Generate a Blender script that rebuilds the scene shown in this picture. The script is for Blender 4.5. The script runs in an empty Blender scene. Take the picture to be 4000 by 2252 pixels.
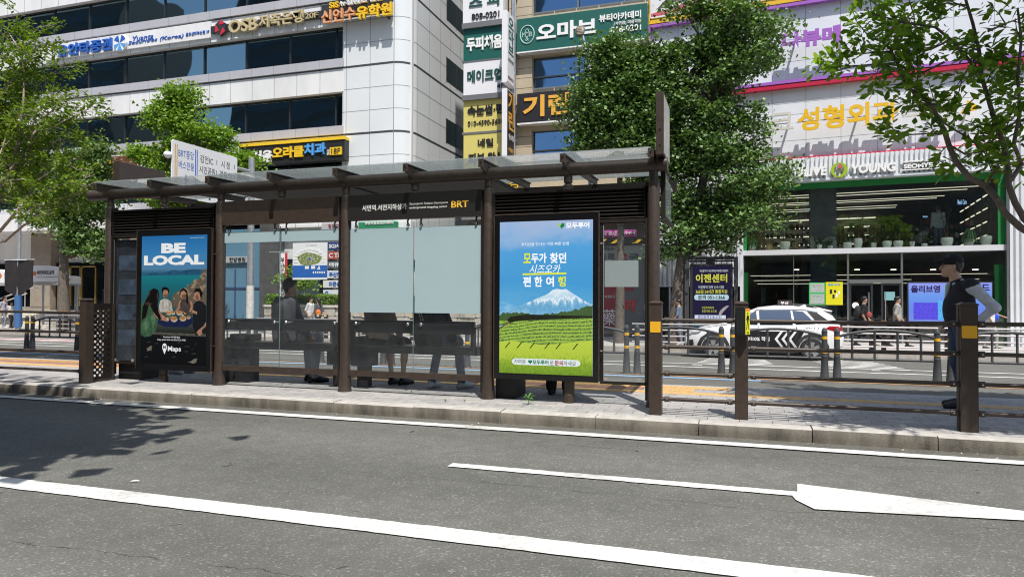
import bpy, bmesh, math, random
import numpy as np
from mathutils import Matrix, Vector
random.seed(7); RNG = np.random.default_rng(11)
rad = math.radians
S = bpy.context.scene
COL = S.collection

# ------------------------------------------------------------------ camera, sky, sun, exposure
FPX, CX, CY = 2717.0, 2000.0, 1124.0
_th, _p, _ro = rad(18.106), rad(0.9265), rad(0.2402)
CAM = np.array([0, 0, 1.29])
FW = np.array([-math.sin(_th)*math.cos(_p), math.cos(_th)*math.cos(_p), math.sin(_p)])
_r = np.array([math.cos(_th), math.sin(_th), 0.0]); _u = np.cross(_r, FW)
RT = _r*math.cos(_ro) + _u*math.sin(_ro); UP = -_r*math.sin(_ro) + _u*math.cos(_ro)
cam = bpy.data.cameras.new('camera'); cam.sensor_width = 36.0
cam.lens = 36.0*FPX/4000.0; cam.clip_start = 0.05; cam.clip_end = 3000
co = bpy.data.objects.new('camera', cam); COL.objects.link(co)
M = Matrix.Identity(4)
for i in range(3):
    M[i][0], M[i][1], M[i][2], M[i][3] = RT[i], UP[i], -FW[i], CAM[i]
co.matrix_world = M
S.camera = co

SUN_EL, SUN_AZ = rad(63.5), rad(29)      # azimuth measured from -Y (behind the camera) towards +X
to_sun = Vector((math.sin(SUN_AZ)*math.cos(SUN_EL), -math.cos(SUN_AZ)*math.cos(SUN_EL), math.sin(SUN_EL)))
W = bpy.data.worlds.new('World'); S.world = W; W.use_nodes = True
nt = W.node_tree
sky = nt.nodes.new('ShaderNodeTexSky'); sky.sky_type = 'NISHITA'; sky.sun_disc = False
sky.sun_elevation = SUN_EL; sky.sun_rotation = math.pi - SUN_AZ
sky.air_density = 1.0; sky.dust_density = 1.6; sky.ozone_density = 1.0
bg = nt.nodes['Background']; bg.inputs['Strength'].default_value = 0.135
nt.links.new(sky.outputs['Color'], bg.inputs['Color'])
sl = bpy.data.lights.new('sun', 'SUN'); sl.energy = 4.9; sl.angle = rad(0.53); sl.color = (1.0, 0.955, 0.89)
so = bpy.data.objects.new('sun', sl); COL.objects.link(so)
so.rotation_euler = to_sun.to_track_quat('Z', 'Y').to_euler()
S.view_settings.view_transform = 'Standard'; S.view_settings.look = 'None'
S.view_settings.exposure = 0.25; S.view_settings.gamma = 1.0
S.cycles.max_bounces = 8; S.cycles.transparent_max_bounces = 24
S.cycles.glossy_bounces = 4; S.cycles.diffuse_bounces = 3; S.cycles.transmission_bounces = 4
S.cycles.caustics_reflective = False; S.cycles.caustics_refractive = False
S.cycles.use_denoising = True; S.cycles.pixel_filter_type = 'BLACKMAN_HARRIS'; S.cycles.filter_width = 1.1

# ------------------------------------------------------------------ pixel -> world on a known plane
def ray(u, v): return FW + RT*(u-CX)/FPX + UP*(CY-v)/FPX
class Frame:
    """A facade-like frame: local x along the wall, local y into it, z up."""
    def __init__(s, ox=0., oy=0., ang=0.):
        s.o = np.array([ox, oy, 0.]); s.a = ang
        s.ex = np.array([math.cos(ang), math.sin(ang), 0.]); s.ey = np.array([-math.sin(ang), math.cos(ang), 0.])
    def world(s, p): return Vector(s.o + s.ex*p[0] + s.ey*p[1] + np.array([0, 0, p[2]]))
    def px(s, u, v, d=0.):
        r = ray(u, v); n = s.ey
        t = (((s.o + n*d) - CAM) @ n)/(r @ n); q = CAM + t*r - s.o
        return q @ s.ex, q[2]
    def x(s, u, d=0.): return s.px(u, 900, d)[0]
    def z(s, u, v, d=0.): return s.px(u, v, d)[1]
ID = Frame()
def gpx(u, v, z):
    r = ray(u, v); t = (z-CAM[2])/r[2]; q = CAM + t*r
    return q[0], q[1]

# ------------------------------------------------------------------ materials
MATS = {}
def mat(name, col, rough=0.6, metal=0.0, var=0.0, vscale=6.0, bump=0.0, bscale=60.0, spec=0.5, emit=None, estr=1.0, streak=0.0):
    if name in MATS: return MATS[name]
    m = bpy.data.materials.new(name); m.use_nodes = True; n = m.node_tree; b = n.nodes['Principled BSDF']
    b.inputs['Roughness'].default_value = rough; b.inputs['Metallic'].default_value = metal
    b.inputs['Specular IOR Level'].default_value = spec
    c = (*col, 1.0); b.inputs['Base Color'].default_value = c
    tc = n.nodes.new('ShaderNodeTexCoord')
    if var > 0:
        mp = n.nodes.new('ShaderNodeMapping'); n.links.new(tc.outputs['Object'], mp.inputs['Vector'])
        mp.inputs['Scale'].default_value = (1, 1, 0.25 if streak else 1)
        no = n.nodes.new('ShaderNodeTexNoise'); no.inputs['Scale'].default_value = vscale; no.inputs['Detail'].default_value = 6; no.inputs['Roughness'].default_value = 0.65
        n.links.new(mp.outputs['Vector'], no.inputs['Vector'])
        mr = n.nodes.new('ShaderNodeMapRange'); mr.inputs['From Min'].default_value = 0.3; mr.inputs['From Max'].default_value = 0.7
        mr.inputs['To Min'].default_value = 1-var; mr.inputs['To Max'].default_value = 1+var
        n.links.new(no.outputs['Fac'], mr.inputs['Value'])
        mx = n.nodes.new('ShaderNodeMix'); mx.data_type = 'RGBA'; mx.blend_type = 'MULTIPLY'; mx.inputs['Factor'].default_value = 1
        mx.inputs[6].default_value = c; n.links.new(mr.outputs['Result'], mx.inputs[7]); n.links.new(mx.outputs[2], b.inputs['Base Color'])
        mr2 = n.nodes.new('ShaderNodeMapRange'); mr2.inputs['To Min'].default_value = max(0.02, rough-0.12); mr2.inputs['To Max'].default_value = min(1, rough+0.12)
        n.links.new(no.outputs['Fac'], mr2.inputs['Value']); n.links.new(mr2.outputs['Result'], b.inputs['Roughness'])
    if bump > 0:
        nb = n.nodes.new('ShaderNodeTexNoise'); nb.inputs['Scale'].default_value = bscale; nb.inputs['Detail'].default_value = 4
        n.links.new(tc.outputs['Object'], nb.inputs['Vector'])
        bp = n.nodes.new('ShaderNodeBump'); bp.inputs['Strength'].default_value = bump; bp.inputs['Distance'].default_value = 0.01
        n.links.new(nb.outputs['Fac'], bp.inputs['Height']); n.links.new(bp.outputs['Normal'], b.inputs['Normal'])
    if emit is not None:
        b.inputs['Emission Color'].default_value = (*emit, 1); b.inputs['Emission Strength'].default_value = estr
    MATS[name] = m
    return m
def glassmat(name, tint=(0.9, 0.95, 0.94), refl=0.08, dirt=0.0, dirtcol=(0.6, 0.62, 0.62), rough=0.0, wave=0.0, grad=None):
    """Thin pane: tinted see-through + clear reflection (+ a film of dust)."""
    if name in MATS: return MATS[name]
    m = bpy.data.materials.new(name); m.use_nodes = True; n = m.node_tree; n.nodes.remove(n.nodes['Principled BSDF'])
    out = n.nodes['Material Output']
    tr = n.nodes.new('ShaderNodeBsdfTransparent'); tr.inputs['Color'].default_value = (*tint, 1)
    gl = n.nodes.new('ShaderNodeBsdfGlossy'); gl.inputs['Roughness'].default_value = rough
    fr = n.nodes.new('ShaderNodeLayerWeight'); fr.inputs['Blend'].default_value = 0.5
    p5 = n.nodes.new('ShaderNodeMath'); p5.operation = 'POWER'; p5.inputs[1].default_value = 5.0; n.links.new(fr.outputs['Facing'], p5.inputs[0])
    ad = n.nodes.new('ShaderNodeMath'); ad.operation = 'MULTIPLY_ADD'; ad.inputs[1].default_value = 0.9; ad.inputs[2].default_value = refl+.02; ad.use_clamp = True
    n.links.new(p5.outputs[0], ad.inputs[0])
    if wave > 0:
        tc = n.nodes.new('ShaderNodeTexCoord'); no = n.nodes.new('ShaderNodeTexNoise'); no.inputs['Scale'].default_value = 0.9; no.inputs['Detail'].default_value = 1
        n.links.new(tc.outputs['Object'], no.inputs['Vector'])
        bp = n.nodes.new('ShaderNodeBump'); bp.inputs['Strength'].default_value = wave; bp.inputs['Distance'].default_value = 0.05
        n.links.new(no.outputs['Fac'], bp.inputs['Height']); n.links.new(bp.outputs['Normal'], gl.inputs['Normal'])
    mx = n.nodes.new('ShaderNodeMixShader'); n.links.new(ad.outputs[0], mx.inputs[0]); n.links.new(tr.outputs[0], mx.inputs[1]); n.links.new(gl.outputs[0], mx.inputs[2])
    last = mx
    if dirt > 0:
        df = n.nodes.new('ShaderNodeBsdfDiffuse'); df.inputs['Color'].default_value = (*dirtcol, 1)
        tl = n.nodes.new('ShaderNodeBsdfTranslucent'); tl.inputs['Color'].default_value = (*dirtcol, 1)
        dm = n.nodes.new('ShaderNodeMixShader'); dm.inputs[0].default_value = 0.4; n.links.new(df.outputs[0], dm.inputs[1]); n.links.new(tl.outputs[0], dm.inputs[2])
        mm = n.nodes.new('ShaderNodeMixShader'); mm.inputs[0].default_value = dirt
        if grad:                                         # splash dust, heavier low down
            tc2 = n.nodes.new('ShaderNodeTexCoord'); sp = n.nodes.new('ShaderNodeSeparateXYZ'); n.links.new(tc2.outputs['Object'], sp.inputs[0])
            mr = n.nodes.new('ShaderNodeMapRange'); mr.inputs['From Min'].default_value = grad[0]; mr.inputs['From Max'].default_value = grad[1]
            mr.inputs['To Min'].default_value = grad[2]; mr.inputs['To Max'].default_value = dirt
            n.links.new(sp.outputs['Z'], mr.inputs['Value'])
            no2 = n.nodes.new('ShaderNodeTexNoise'); no2.inputs['Scale'].default_value = 7; no2.inputs['Detail'].default_value = 5
            n.links.new(tc2.outputs['Object'], no2.inputs['Vector'])
            m2 = n.nodes.new('ShaderNodeMath'); m2.operation = 'MULTIPLY'; n.links.new(mr.outputs['Result'], m2.inputs[0]); n.links.new(no2.outputs['Fac'], m2.inputs[1])
            m3 = n.nodes.new('ShaderNodeMath'); m3.operation = 'MULTIPLY'; m3.inputs[1].default_value = 2.0; n.links.new(m2.outputs[0], m3.inputs[0]); n.links.new(m3.outputs[0], mm.inputs[0])
        n.links.new(last.outputs[0], mm.inputs[1]); n.links.new(dm.outputs[0], mm.inputs[2]); last = mm
    n.links.new(last.outputs[0], out.inputs['Surface'])
    MATS[name] = m
    return m

# ------------------------------------------------------------------ mesh building
class MB:
    def __init__(s): s.v = []; s.f = []; s.m = []; s.mi = 0; s.xf = None
    def add(s, vs, fs):
        o = len(s.v)
        if s.xf is not None: vs = [tuple(s.xf @ Vector(q)) for q in vs]
        s.v += [tuple(q) for q in vs]
        for f in fs: s.f.append(tuple(o+i for i in f)); s.m.append(s.mi)
        return s
    def box(s, x0, x1, y0, y1, z0, z1):
        if x0 > x1: x0, x1 = x1, x0
        if y0 > y1: y0, y1 = y1, y0
        if z0 > z1: z0, z1 = z1, z0
        return s.add([(x0,y0,z0),(x1,y0,z0),(x1,y1,z0),(x0,y1,z0),(x0,y0,z1),(x1,y0,z1),(x1,y1,z1),(x0,y1,z1)],
              [(3,2,1,0),(4,5,6,7),(0,1,5,4),(1,2,6,5),(2,3,7,6),(3,0,4,7)])
    def cbox(s, x0, x1, y0, y1, z0, z1, c=0.01):
        """box with a chamfer on its four edges along x..z (all of the outline in xz) and y-front"""
        if x0 > x1: x0, x1 = x1, x0
        if z0 > z1: z0, z1 = z1, z0
        A = [(x0+c,z0),(x1-c,z0),(x1,z0+c),(x1,z1-c),(x1-c,z1),(x0+c,z1),(x0,z1-c),(x0,z0+c)]
        return s.prism_y(A, y0, y1)
    def prism_y(s, poly, y0, y1):
        """poly in (x,z), counter-clockwise seen from -y"""
        n = len(poly)
        vs = [(x, y0, z) for x, z in poly] + [(x, y1, z) for x, z in poly]
        fs = [tuple(range(n)), tuple(range(2*n-1, n-1, -1))] + [(i, n+i, n+(i+1) % n, (i+1) % n) for i in range(n)]
        return s.add(vs, fs)
    def prism_z(s, poly, z0, z1):
        n = len(poly)
        vs = [(x, y, z0) for x, y in poly] + [(x, y, z1) for x, y in poly]
        fs = [tuple(range(n-1, -1, -1)), tuple(range(n, 2*n))] + [(i, (i+1) % n, n+(i+1) % n, n+i) for i in range(n)]
        return s.add(vs, fs)
    def prism_x(s, poly, x0, x1):
        n = len(poly)
        vs = [(x0, y, z) for y, z in poly] + [(x1, y, z) for y, z in poly]
        fs = [tuple(range(n-1, -1, -1)), tuple(range(n, 2*n))] + [(i, (i+1) % n, n+(i+1) % n, n+i) for i in range(n)]
        return s.add(vs, fs)
    def cyl(s, p, q, r0, r1=None, n=12, caps=True):
        r1 = r0 if r1 is None else r1
        p, q = Vector(p), Vector(q); d = (q-p).normalized()
        a = d.orthogonal().normalized(); b = d.cross(a)
        vs = []
        for c, r in ((p, r0), (q, r1)):
            for i in range(n):
                t = 2*math.pi*i/n; vs.append(c + a*(math.cos(t)*r) + b*(math.sin(t)*r))
        fs = [(i, (i+1) % n, n+(i+1) % n, n+i) for i in range(n)]
        if caps: fs += [tuple(range(n-1, -1, -1)), tuple(range(n, 2*n))]
        return s.add(vs, fs)
    def tube(s, pts, rs, n=8):
        """tapered tube through points"""
        pts = [Vector(p) for p in pts]
        if not hasattr(rs, '__len__'): rs = [rs]*len(pts)
        vs = []; prev = None
        for i, p in enumerate(pts):
            d = (pts[min(i+1, len(pts)-1)] - pts[max(i-1, 0)]).normalized()
            if prev is None: a = d.orthogonal().normalized()
            else:
                a = prev - d*prev.dot(d)
                a = a.normalized() if a.length > 1e-6 else d.orthogonal().normalized()
            prev = a; b = d.cross(a)
            for k in range(n):
                t = 2*math.pi*k/n; vs.append(p + a*(math.cos(t)*rs[i]) + b*(math.sin(t)*rs[i]))
        fs = []
        for i in range(len(pts)-1):
            for k in range(n): fs.append((i*n+k, i*n+(k+1) % n, (i+1)*n+(k+1) % n, (i+1)*n+k))
        fs += [tuple(range(n-1, -1, -1)), tuple(range((len(pts)-1)*n, len(pts)*n))]
        return s.add(vs, fs)
    def lathe(s, c, prof, n=16, axis='z'):
        """prof: list of (r, h) upward from c"""
        vs = []
        for r, h in prof:
            for k in range(n):
                t = 2*math.pi*k/n; x, y = math.cos(t)*r, math.sin(t)*r
                vs.append((c[0]+x, c[1]+y, c[2]+h) if axis == 'z' else ((c[0]+x, c[1]+h, c[2]-y) if axis == 'y' else (c[0]+h, c[1]+x, c[2]+y)))
        fs = []
        for i in range(len(prof)-1):
            for k in range(n): fs.append((i*n+k, i*n+(k+1) % n, (i+1)*n+(k+1) % n, (i+1)*n+k))
        fs += [tuple(range(n-1, -1, -1)), tuple(range((len(prof)-1)*n, len(prof)*n))]
        return s.add(vs, fs)
    def ball(s, c, r, n=10, sq=(1, 1, 1)):
        prof = []
        m = max(4, n//2)
        vs = []; fs = []
        for i in range(1, m):
            ph = math.pi*i/m
            for k in range(n):
                t = 2*math.pi*k/n
                vs.append((c[0]+r*sq[0]*math.sin(ph)*math.cos(t), c[1]+r*sq[1]*math.sin(ph)*math.sin(t), c[2]-r*sq[2]*math.cos(ph)))
        vs += [(c[0], c[1], c[2]-r*sq[2]), (c[0], c[1], c[2]+r*sq[2])]
        a, b = len(vs)-2, len(vs)-1
        for i in range(m-2):
            for k in range(n): fs.append((i*n+k, i*n+(k+1) % n, (i+1)*n+(k+1) % n, (i+1)*n+k))
        for k in range(n): fs.append((a, (k+1) % n, k)); fs.append((b, (m-2)*n+k, (m-2)*n+(k+1) % n))
        return s.add(vs, fs)
    def poly(s, pts): return s.add(pts, [tuple(range(len(pts)))])
    def mesh(s, name, mats, off=(0, 0, 0), smooth=False, bevel=0):
        me = bpy.data.meshes.new(name)
        v = [(a-off[0], b-off[1], c-off[2]) for a, b, c in s.v]
        me.from_pydata(v, [], s.f)
        if not isinstance(mats, (list, tuple)): mats = [mats]
        for m in mats: me.materials.append(m)
        if len(mats) > 1: me.polygons.foreach_set('material_index', s.m)
        if bevel:
            b = bmesh.new(); b.from_mesh(me)
            bmesh.ops.remove_doubles(b, verts=b.verts, dist=1e-5)
            ed = [e for e in b.edges if len(e.link_faces) == 2 and e.calc_face_angle(0) > 0.6]
            bmesh.ops.bevel(b, geom=ed, offset=bevel, segments=2, affect='EDGES', profile=0.6)
            b.to_mesh(me); b.free()
        if smooth or bevel:
            me.polygons.foreach_set('use_smooth', [True]*len(me.polygons))
            me.set_sharp_from_angle(angle=rad(38))
        me.update()
        return me

OFF = {}
def tag(o, label, cat, group=None, kind=None):
    if kind: o['kind'] = kind
    if label: o['label'] = label
    if cat: o['category'] = cat
    if group: o['group'] = group
    return o
def thing(name, label, cat, base, fr=ID, group=None):
    o = bpy.data.objects.new(name, None); COL.objects.link(o)
    o.location = fr.world(base); o.rotation_euler = (0, 0, fr.a); o.empty_display_size = 0.2
    OFF[o] = base
    return tag(o, label, cat, group)
def part(mb, name, mats, parent, smooth=False, bevel=0, label=None):
    off = OFF[parent]
    me = mb.mesh(name, mats, off, smooth, bevel) if isinstance(mb, MB) else mb
    if not isinstance(mb, MB): me.transform(Matrix.Translation(Vector([-q for q in off])))
    o = bpy.data.objects.new(name, me); COL.objects.link(o); o.parent = parent; OFF[o] = off
    if label: o['label'] = label
    return o
def solo(mb, name, mats, label, cat, base, fr=ID, group=None, smooth=False, bevel=0):
    me = mb.mesh(name, mats, base, smooth, bevel)
    o = bpy.data.objects.new(name, me); COL.objects.link(o)
    o.location = fr.world(base); o.rotation_euler = (0, 0, fr.a); OFF[o] = base
    return tag(o, label, cat, group)
def struct(mb, name, mats, fr=ID, smooth=False, bevel=0):
    me = mb.mesh(name, mats, (0, 0, 0), smooth, bevel)
    o = bpy.data.objects.new(name, me); COL.objects.link(o); o.location = fr.world((0, 0, 0)); o.rotation_euler = (0, 0, fr.a)
    OFF[o] = (0, 0, 0); o['kind'] = 'structure'
    return o
def dup(root, loc, rotz=None, label=None, scale=None):
    r = root.copy(); COL.objects.link(r); r.location = loc
    if rotz is not None: r.rotation_euler = (0, 0, rotz)
    if scale: r.scale = (scale,)*3 if not hasattr(scale, '__len__') else scale
    if label: r['label'] = label
    for ch in list(root.children):
        c = ch.copy(); COL.objects.link(c); c.parent = r
        for g in list(ch.children):
            d = g.copy(); COL.objects.link(d); d.parent = c
    return r

# ------------------------------------------------------------------ lettering
_tc = {}
def text_mesh(body, x0, z0, x1, z1, y, depth=0.02, bold=0.0, slant=0.0, spacing=1.0, lines=0.85, keep=False, align='CENTER'):
    """lettering in the local xz-plane facing -y, fitted to the box; its front stands at y-depth"""
    key = (body, bold, slant, spacing, lines, align)
    if key not in _tc:
        cu = bpy.data.curves.new('lettering', 'FONT'); cu.body = body; cu.size = 1.0; cu.offset = bold; cu.shear = slant
        cu.space_character = spacing; cu.space_line = lines; cu.align_x = align; cu.resolution_u = 3
        ob = bpy.data.objects.new('lettering', cu)
        me = ob.to_mesh()
        n = len(me.vertices); vv = np.empty(n*3); me.vertices.foreach_get('co', vv); vv = vv.reshape(-1, 3)
        fs = [tuple(p.vertices) for p in me.polygons]
        ob.to_mesh_clear(); bpy.data.objects.remove(ob); bpy.data.curves.remove(cu)
        _tc[key] = (vv[:, :2].copy(), fs)
    vv, fs = _tc[key]
    mn, mxx = vv.min(0), vv.max(0)
    sc = np.array([(x1-x0)/(mxx[0]-mn[0]), (z1-z0)/(mxx[1]-mn[1])])
    off = np.zeros(2)
    if keep:
        k = sc.min(); off = (np.array([x1-x0, z1-z0]) - (mxx-mn)*k)/2; sc = np.array([k, k])
    q = (vv-mn)*sc + np.array([x0, z0]) + off
    mb = MB(); yf = y-depth
    if depth < 0.004:
        mb.add([(a, yf, b) for a, b in q], fs)
    else:
        n = len(q)
        from collections import Counter
        ec = Counter(); dr = {}
        for f in fs:
            for i in range(len(f)):
                e = (f[i], f[(i+1) % len(f)]); k = (min(e), max(e)); ec[k] += 1; dr[k] = e
        side = [(dr[k][1], dr[k][0], dr[k][0]+n, dr[k][1]+n) for k, c in ec.items() if c == 1]
        mb.add([(a, yf, b) for a, b in q] + [(a, y, b) for a, b in q], list(fs) + side)
    return mb
def letters(parent, body, m, x0, z0, x1, z1, y, depth=0.02, name='lettering', **kw):
    return part(text_mesh(body, x0, z0, x1, z1, y, depth, **kw), name, m, parent)
def flet(parent, fr, body, m, u0, vt, vb, u1, d, depth=0.02, **kw):
    """lettering on a frame by its box in the photograph: left u0 with top/bottom there, right u1"""
    x0, z1 = fr.px(u0, vt, d-depth); z0 = fr.px(u0, vb, d-depth)[1]; x1 = fr.px(u1, vt, d-depth)[0]
    return letters(parent, body, m, x0, z0, x1, z1, d, depth, **kw)
def fbox(mb, fr, u0, vt, vb, u1, d0, d1):
    x0, z1 = fr.px(u0, vt, d0); z0 = fr.px(u0, vb, d0)[1]; x1 = fr.px(u1, vt, d0)[0]
    mb.box(x0, x1, d0, d1, z0, z1); return x0, x1, z0, z1

# ================================================================== GROUND, ROADS, PLATFORM
PL = 0.13                     # platform top
YK = 6.87                     # near kerb face
YE = 9.85                     # far platform edge
YF2 = 23.6                    # far kerb
SW = -0.27                    # far pavement
def GZ(y):                    # far carriageway falls away from the platform
    return 0.0 if y < 10.3 else (-0.037*(y-10.3) if y < 21.8 else -0.4255-0.006*(y-21.8))
def gslope(u, v):             # pixel -> point on the far carriageway
    r = ray(u, v); t = (-0.037*(CAM[1]-10.3)-CAM[2])/(r[2]+0.037*r[1]); q = CAM+t*r
    return q[0], q[1]

def asphalt(name, base, warm=0.0, cracks=True):
    m = bpy.data.materials.new(name); m.use_nodes = True; n = m.node_tree; L = n.links.new; b = n.nodes['Principled BSDF']
    tc = n.nodes.new('ShaderNodeTexCoord')
    def noise(sc, det=2, ro=0.5, dist=0):
        x = n.nodes.new('ShaderNodeTexNoise'); x.inputs['Scale'].default_value = sc; x.inputs['Detail'].default_value = det; x.inputs['Roughness'].default_value = ro; x.inputs['Distortion'].default_value = dist
        L(tc.outputs['Object'], x.inputs['Vector']); return x
    def rng(src, a, c, lo, hi):
        x = n.nodes.new('ShaderNodeMapRange'); x.inputs['From Min'].default_value = a; x.inputs['From Max'].default_value = c
        x.inputs['To Min'].default_value = lo; x.inputs['To Max'].default_value = hi; L(src, x.inputs['Value']); return x.outputs['Result']
    def mul(a, c):
        x = n.nodes.new('ShaderNodeMath'); x.operation = 'MULTIPLY'; L(a, x.inputs[0]); L(c, x.inputs[1]); return x.outputs[0]
    big = noise(0.35, 5, 0.6); mid = noise(5, 4, 0.6); fine = noise(130, 3, 0.7); grit = noise(70, 2, 0.6)
    vo = n.nodes.new('ShaderNodeTexVoronoi'); vo.inputs['Scale'].default_value = 85; L(tc.outputs['Object'], vo.inputs['Vector'])
    sp = n.nodes.new('ShaderNodeSeparateColor'); L(vo.outputs['Color'], sp.inputs[0])
    fleck = rng(sp.outputs[0], 0.84, 1.0, 0.93, 1.65)
    val = mul(mul(mul(rng(big.outputs['Fac'], .3, .7, .80, 1.16), rng(mid.outputs['Fac'], .3, .7, .88, 1.10)), rng(fine.outputs['Fac'], .3, .7, .72, 1.28)), mul(rng(grit.outputs['Fac'], .3, .7, .82, 1.18), fleck))
    stain = noise(.55, 4, .6, .6); val = mul(val, rng(stain.outputs['Fac'], .30, .42, .80, 1.0)); spots = noise(5.5, 2, 0.5, 1.2); val = mul(val, rng(spots.outputs['Fac'], .235, .265, .4, 1.0))
    if cracks:
        sy = n.nodes.new('ShaderNodeSeparateXYZ'); L(tc.outputs['Object'], sy.inputs[0])
        tw = n.nodes.new('ShaderNodeMath'); tw.operation = 'MULTIPLY_ADD'; tw.inputs[1].default_value = 3.6; tw.inputs[2].default_value = .6; L(sy.outputs['Y'], tw.inputs[0])
        ts = n.nodes.new('ShaderNodeMath'); ts.operation = 'SINE'; L(tw.outputs[0], ts.inputs[0]); val = mul(val, rng(ts.outputs[0], -1, 1, .91, 1.07))
        sx = n.nodes.new('ShaderNodeSeparateXYZ'); L(tc.outputs['Object'], sx.inputs[0])
        for y0, amp, sc in ((4.62, 0.5, 0.42), (2.72, 0.6, 0.5), (6.05, .3, .7)):
            w = noise(sc, 8, 0.68); ad = n.nodes.new('ShaderNodeMath'); ad.operation = 'MULTIPLY_ADD'; ad.inputs[1].default_value = amp; ad.inputs[2].default_value = -amp*.5-y0
            L(w.outputs['Fac'], ad.inputs[0]); sm = n.nodes.new('ShaderNodeMath'); sm.operation = 'ADD'; L(sx.outputs['Y'], sm.inputs[0]); L(ad.outputs[0], sm.inputs[1])
            ab = n.nodes.new('ShaderNodeMath'); ab.operation = 'ABSOLUTE'; L(sm.outputs[0], ab.inputs[0])
            k = noise(1.1, 3); th = n.nodes.new('ShaderNodeMath'); th.operation = 'ADD'
            L(rng(ab.outputs[0], .0015, .006, .35, 1.0), th.inputs[0]); L(rng(k.outputs['Fac'], .48, .54, .0, .7), th.inputs[1]); th.use_clamp = True
            val = mul(val, th.outputs[0])
    cm = n.nodes.new('ShaderNodeMix'); cm.data_type = 'RGBA'; cm.blend_type = 'MULTIPLY'; cm.inputs['Factor'].default_value = 1
    cm.inputs[6].default_value = (base*(1.0+warm), base*(1.0+warm*.6), base*0.905, 1); L(val, cm.inputs[7]); L(cm.outputs[2], b.inputs['Base Color'])
    wv = noise(.9, 3, .55); b.inputs['Roughness'].default_value = 0.85; b.inputs['Specular IOR Level'].default_value = 0.35
    bp = n.nodes.new('ShaderNodeBump'); bp.inputs['Strength'].default_value = 0.55; bp.inputs['Distance'].default_value = 0.006; L(grit.outputs['Fac'], bp.inputs['Height']); L(bp.outputs['Normal'], b.inputs['Normal'])
    return m
def pavers(name, c1, c2, mortar, bw, rh, off=0.5):
    m = bpy.data.materials.new(name); m.use_nodes = True; n = m.node_tree; L = n.links.new; b = n.nodes['Principled BSDF']
    tc = n.nodes.new('ShaderNodeTexCoord'); br = n.nodes.new('ShaderNodeTexBrick'); L(tc.outputs['Object'], br.inputs['Vector'])
    br.inputs['Scale'].default_value = 1.0; br.inputs['Brick Width'].default_value = bw; br.inputs['Row Height'].default_value = rh
    br.inputs['Mortar Size'].default_value = 0.0035; br.inputs['Mortar Smooth'].default_value = 0.2; br.offset = off
    br.inputs['Color1'].default_value = (*c1, 1); br.inputs['Color2'].default_value = (*c2, 1); br.inputs['Mortar'].default_value = (*mortar, 1)
    no = n.nodes.new('ShaderNodeTexNoise'); no.inputs['Scale'].default_value = 9; no.inputs['Detail'].default_value = 8; no.inputs['Roughness'].default_value = .7; L(tc.outputs['Object'], no.inputs['Vector'])
    mr = n.nodes.new('ShaderNodeMapRange'); mr.inputs['From Min'].default_value = .3; mr.inputs['From Max'].default_value = .7; mr.inputs['To Min'].default_value = .78; mr.inputs['To Max'].default_value = 1.2; L(no.outputs['Fac'], mr.inputs['Value'])
    mx = n.nodes.new('ShaderNodeMix'); mx.data_type = 'RGBA'; mx.blend_type = 'MULTIPLY'; mx.inputs['Factor'].default_value = 1
    L(br.outputs['Color'], mx.inputs[6]); L(mr.outputs['Result'], mx.inputs[7]); L(mx.outputs[2], b.inputs['Base Color']); b.inputs['Roughness'].default_value = .8
    bp = n.nodes.new('ShaderNodeBump'); bp.inputs['Strength'].default_value = .5; bp.inputs['Distance'].default_value = .004; bp.invert = True; L(br.outputs['Fac'], bp.inputs['Height']); L(bp.outputs['Normal'], b.inputs['Normal'])
    return m
def paint(name, col, wear=0.25, scale=30):
    m = bpy.data.materials.new(name); m.use_nodes = True; n = m.node_tree; L = n.links.new; b = n.nodes['Principled BSDF']
    tc = n.nodes.new('ShaderNodeTexCoord'); no = n.nodes.new('ShaderNodeTexNoise'); no.inputs['Scale'].default_value = scale; no.inputs['Detail'].default_value = 6; no.inputs['Roughness'].default_value = .7; L(tc.outputs['Object'], no.inputs['Vector'])
    no2 = n.nodes.new('ShaderNodeTexNoise'); no2.inputs['Scale'].default_value = 1.4; no2.inputs['Detail'].default_value = 4; L(tc.outputs['Object'], no2.inputs['Vector'])
    mu = n.nodes.new('ShaderNodeMath'); mu.operation = 'MULTIPLY'; L(no.outputs['Fac'], mu.inputs[0]); L(no2.outputs['Fac'], mu.inputs[1])
    mr = n.nodes.new('ShaderNodeMapRange'); mr.inputs['From Min'].default_value = .13; mr.inputs['From Max'].default_value = .27; mr.inputs['To Min'].default_value = 1-wear; mr.inputs['To Max'].default_value = 1; L(mu.outputs[0], mr.inputs['Value'])
    mx = n.nodes.new('ShaderNodeMix'); mx.data_type = 'RGBA'; mx.blend_type = 'MULTIPLY'; mx.inputs['Factor'].default_value = 1; mx.inputs[6].default_value = (*col, 1); L(mr.outputs['Result'], mx.inputs[7]); L(mx.outputs[2], b.inputs['Base Color'])
    b.inputs['Roughness'].default_value = .7
    return m
A1 = asphalt('asphalt_near', 0.128, 0.01)
A2 = asphalt('asphalt_far', 0.125, 0.03, False)
A3 = asphalt('gutter_asphalt', 0.11, 0.06, False)
PV = pavers('grey_pavers', (.37, .36, .345), (.29, .28, .275), (.07, .065, .06), .30, .15)
PVF = pavers('far_pavers', (.42, .40, .37), (.36, .34, .32), (.16, .15, .14), .6, .3)
PVR = pavers('red_pavers', (.34, .17, .12), (.29, .15, .11), (.09, .07, .06), .22, .11)
KERB = mat('kerb_concrete', (.40, .38, .35), .8, var=.22, vscale=9, bump=.5, bscale=90)
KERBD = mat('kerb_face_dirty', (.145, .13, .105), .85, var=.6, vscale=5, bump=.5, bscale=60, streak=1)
WHITE = paint('white_paint', (.66, .655, .62), .45, 22)
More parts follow.
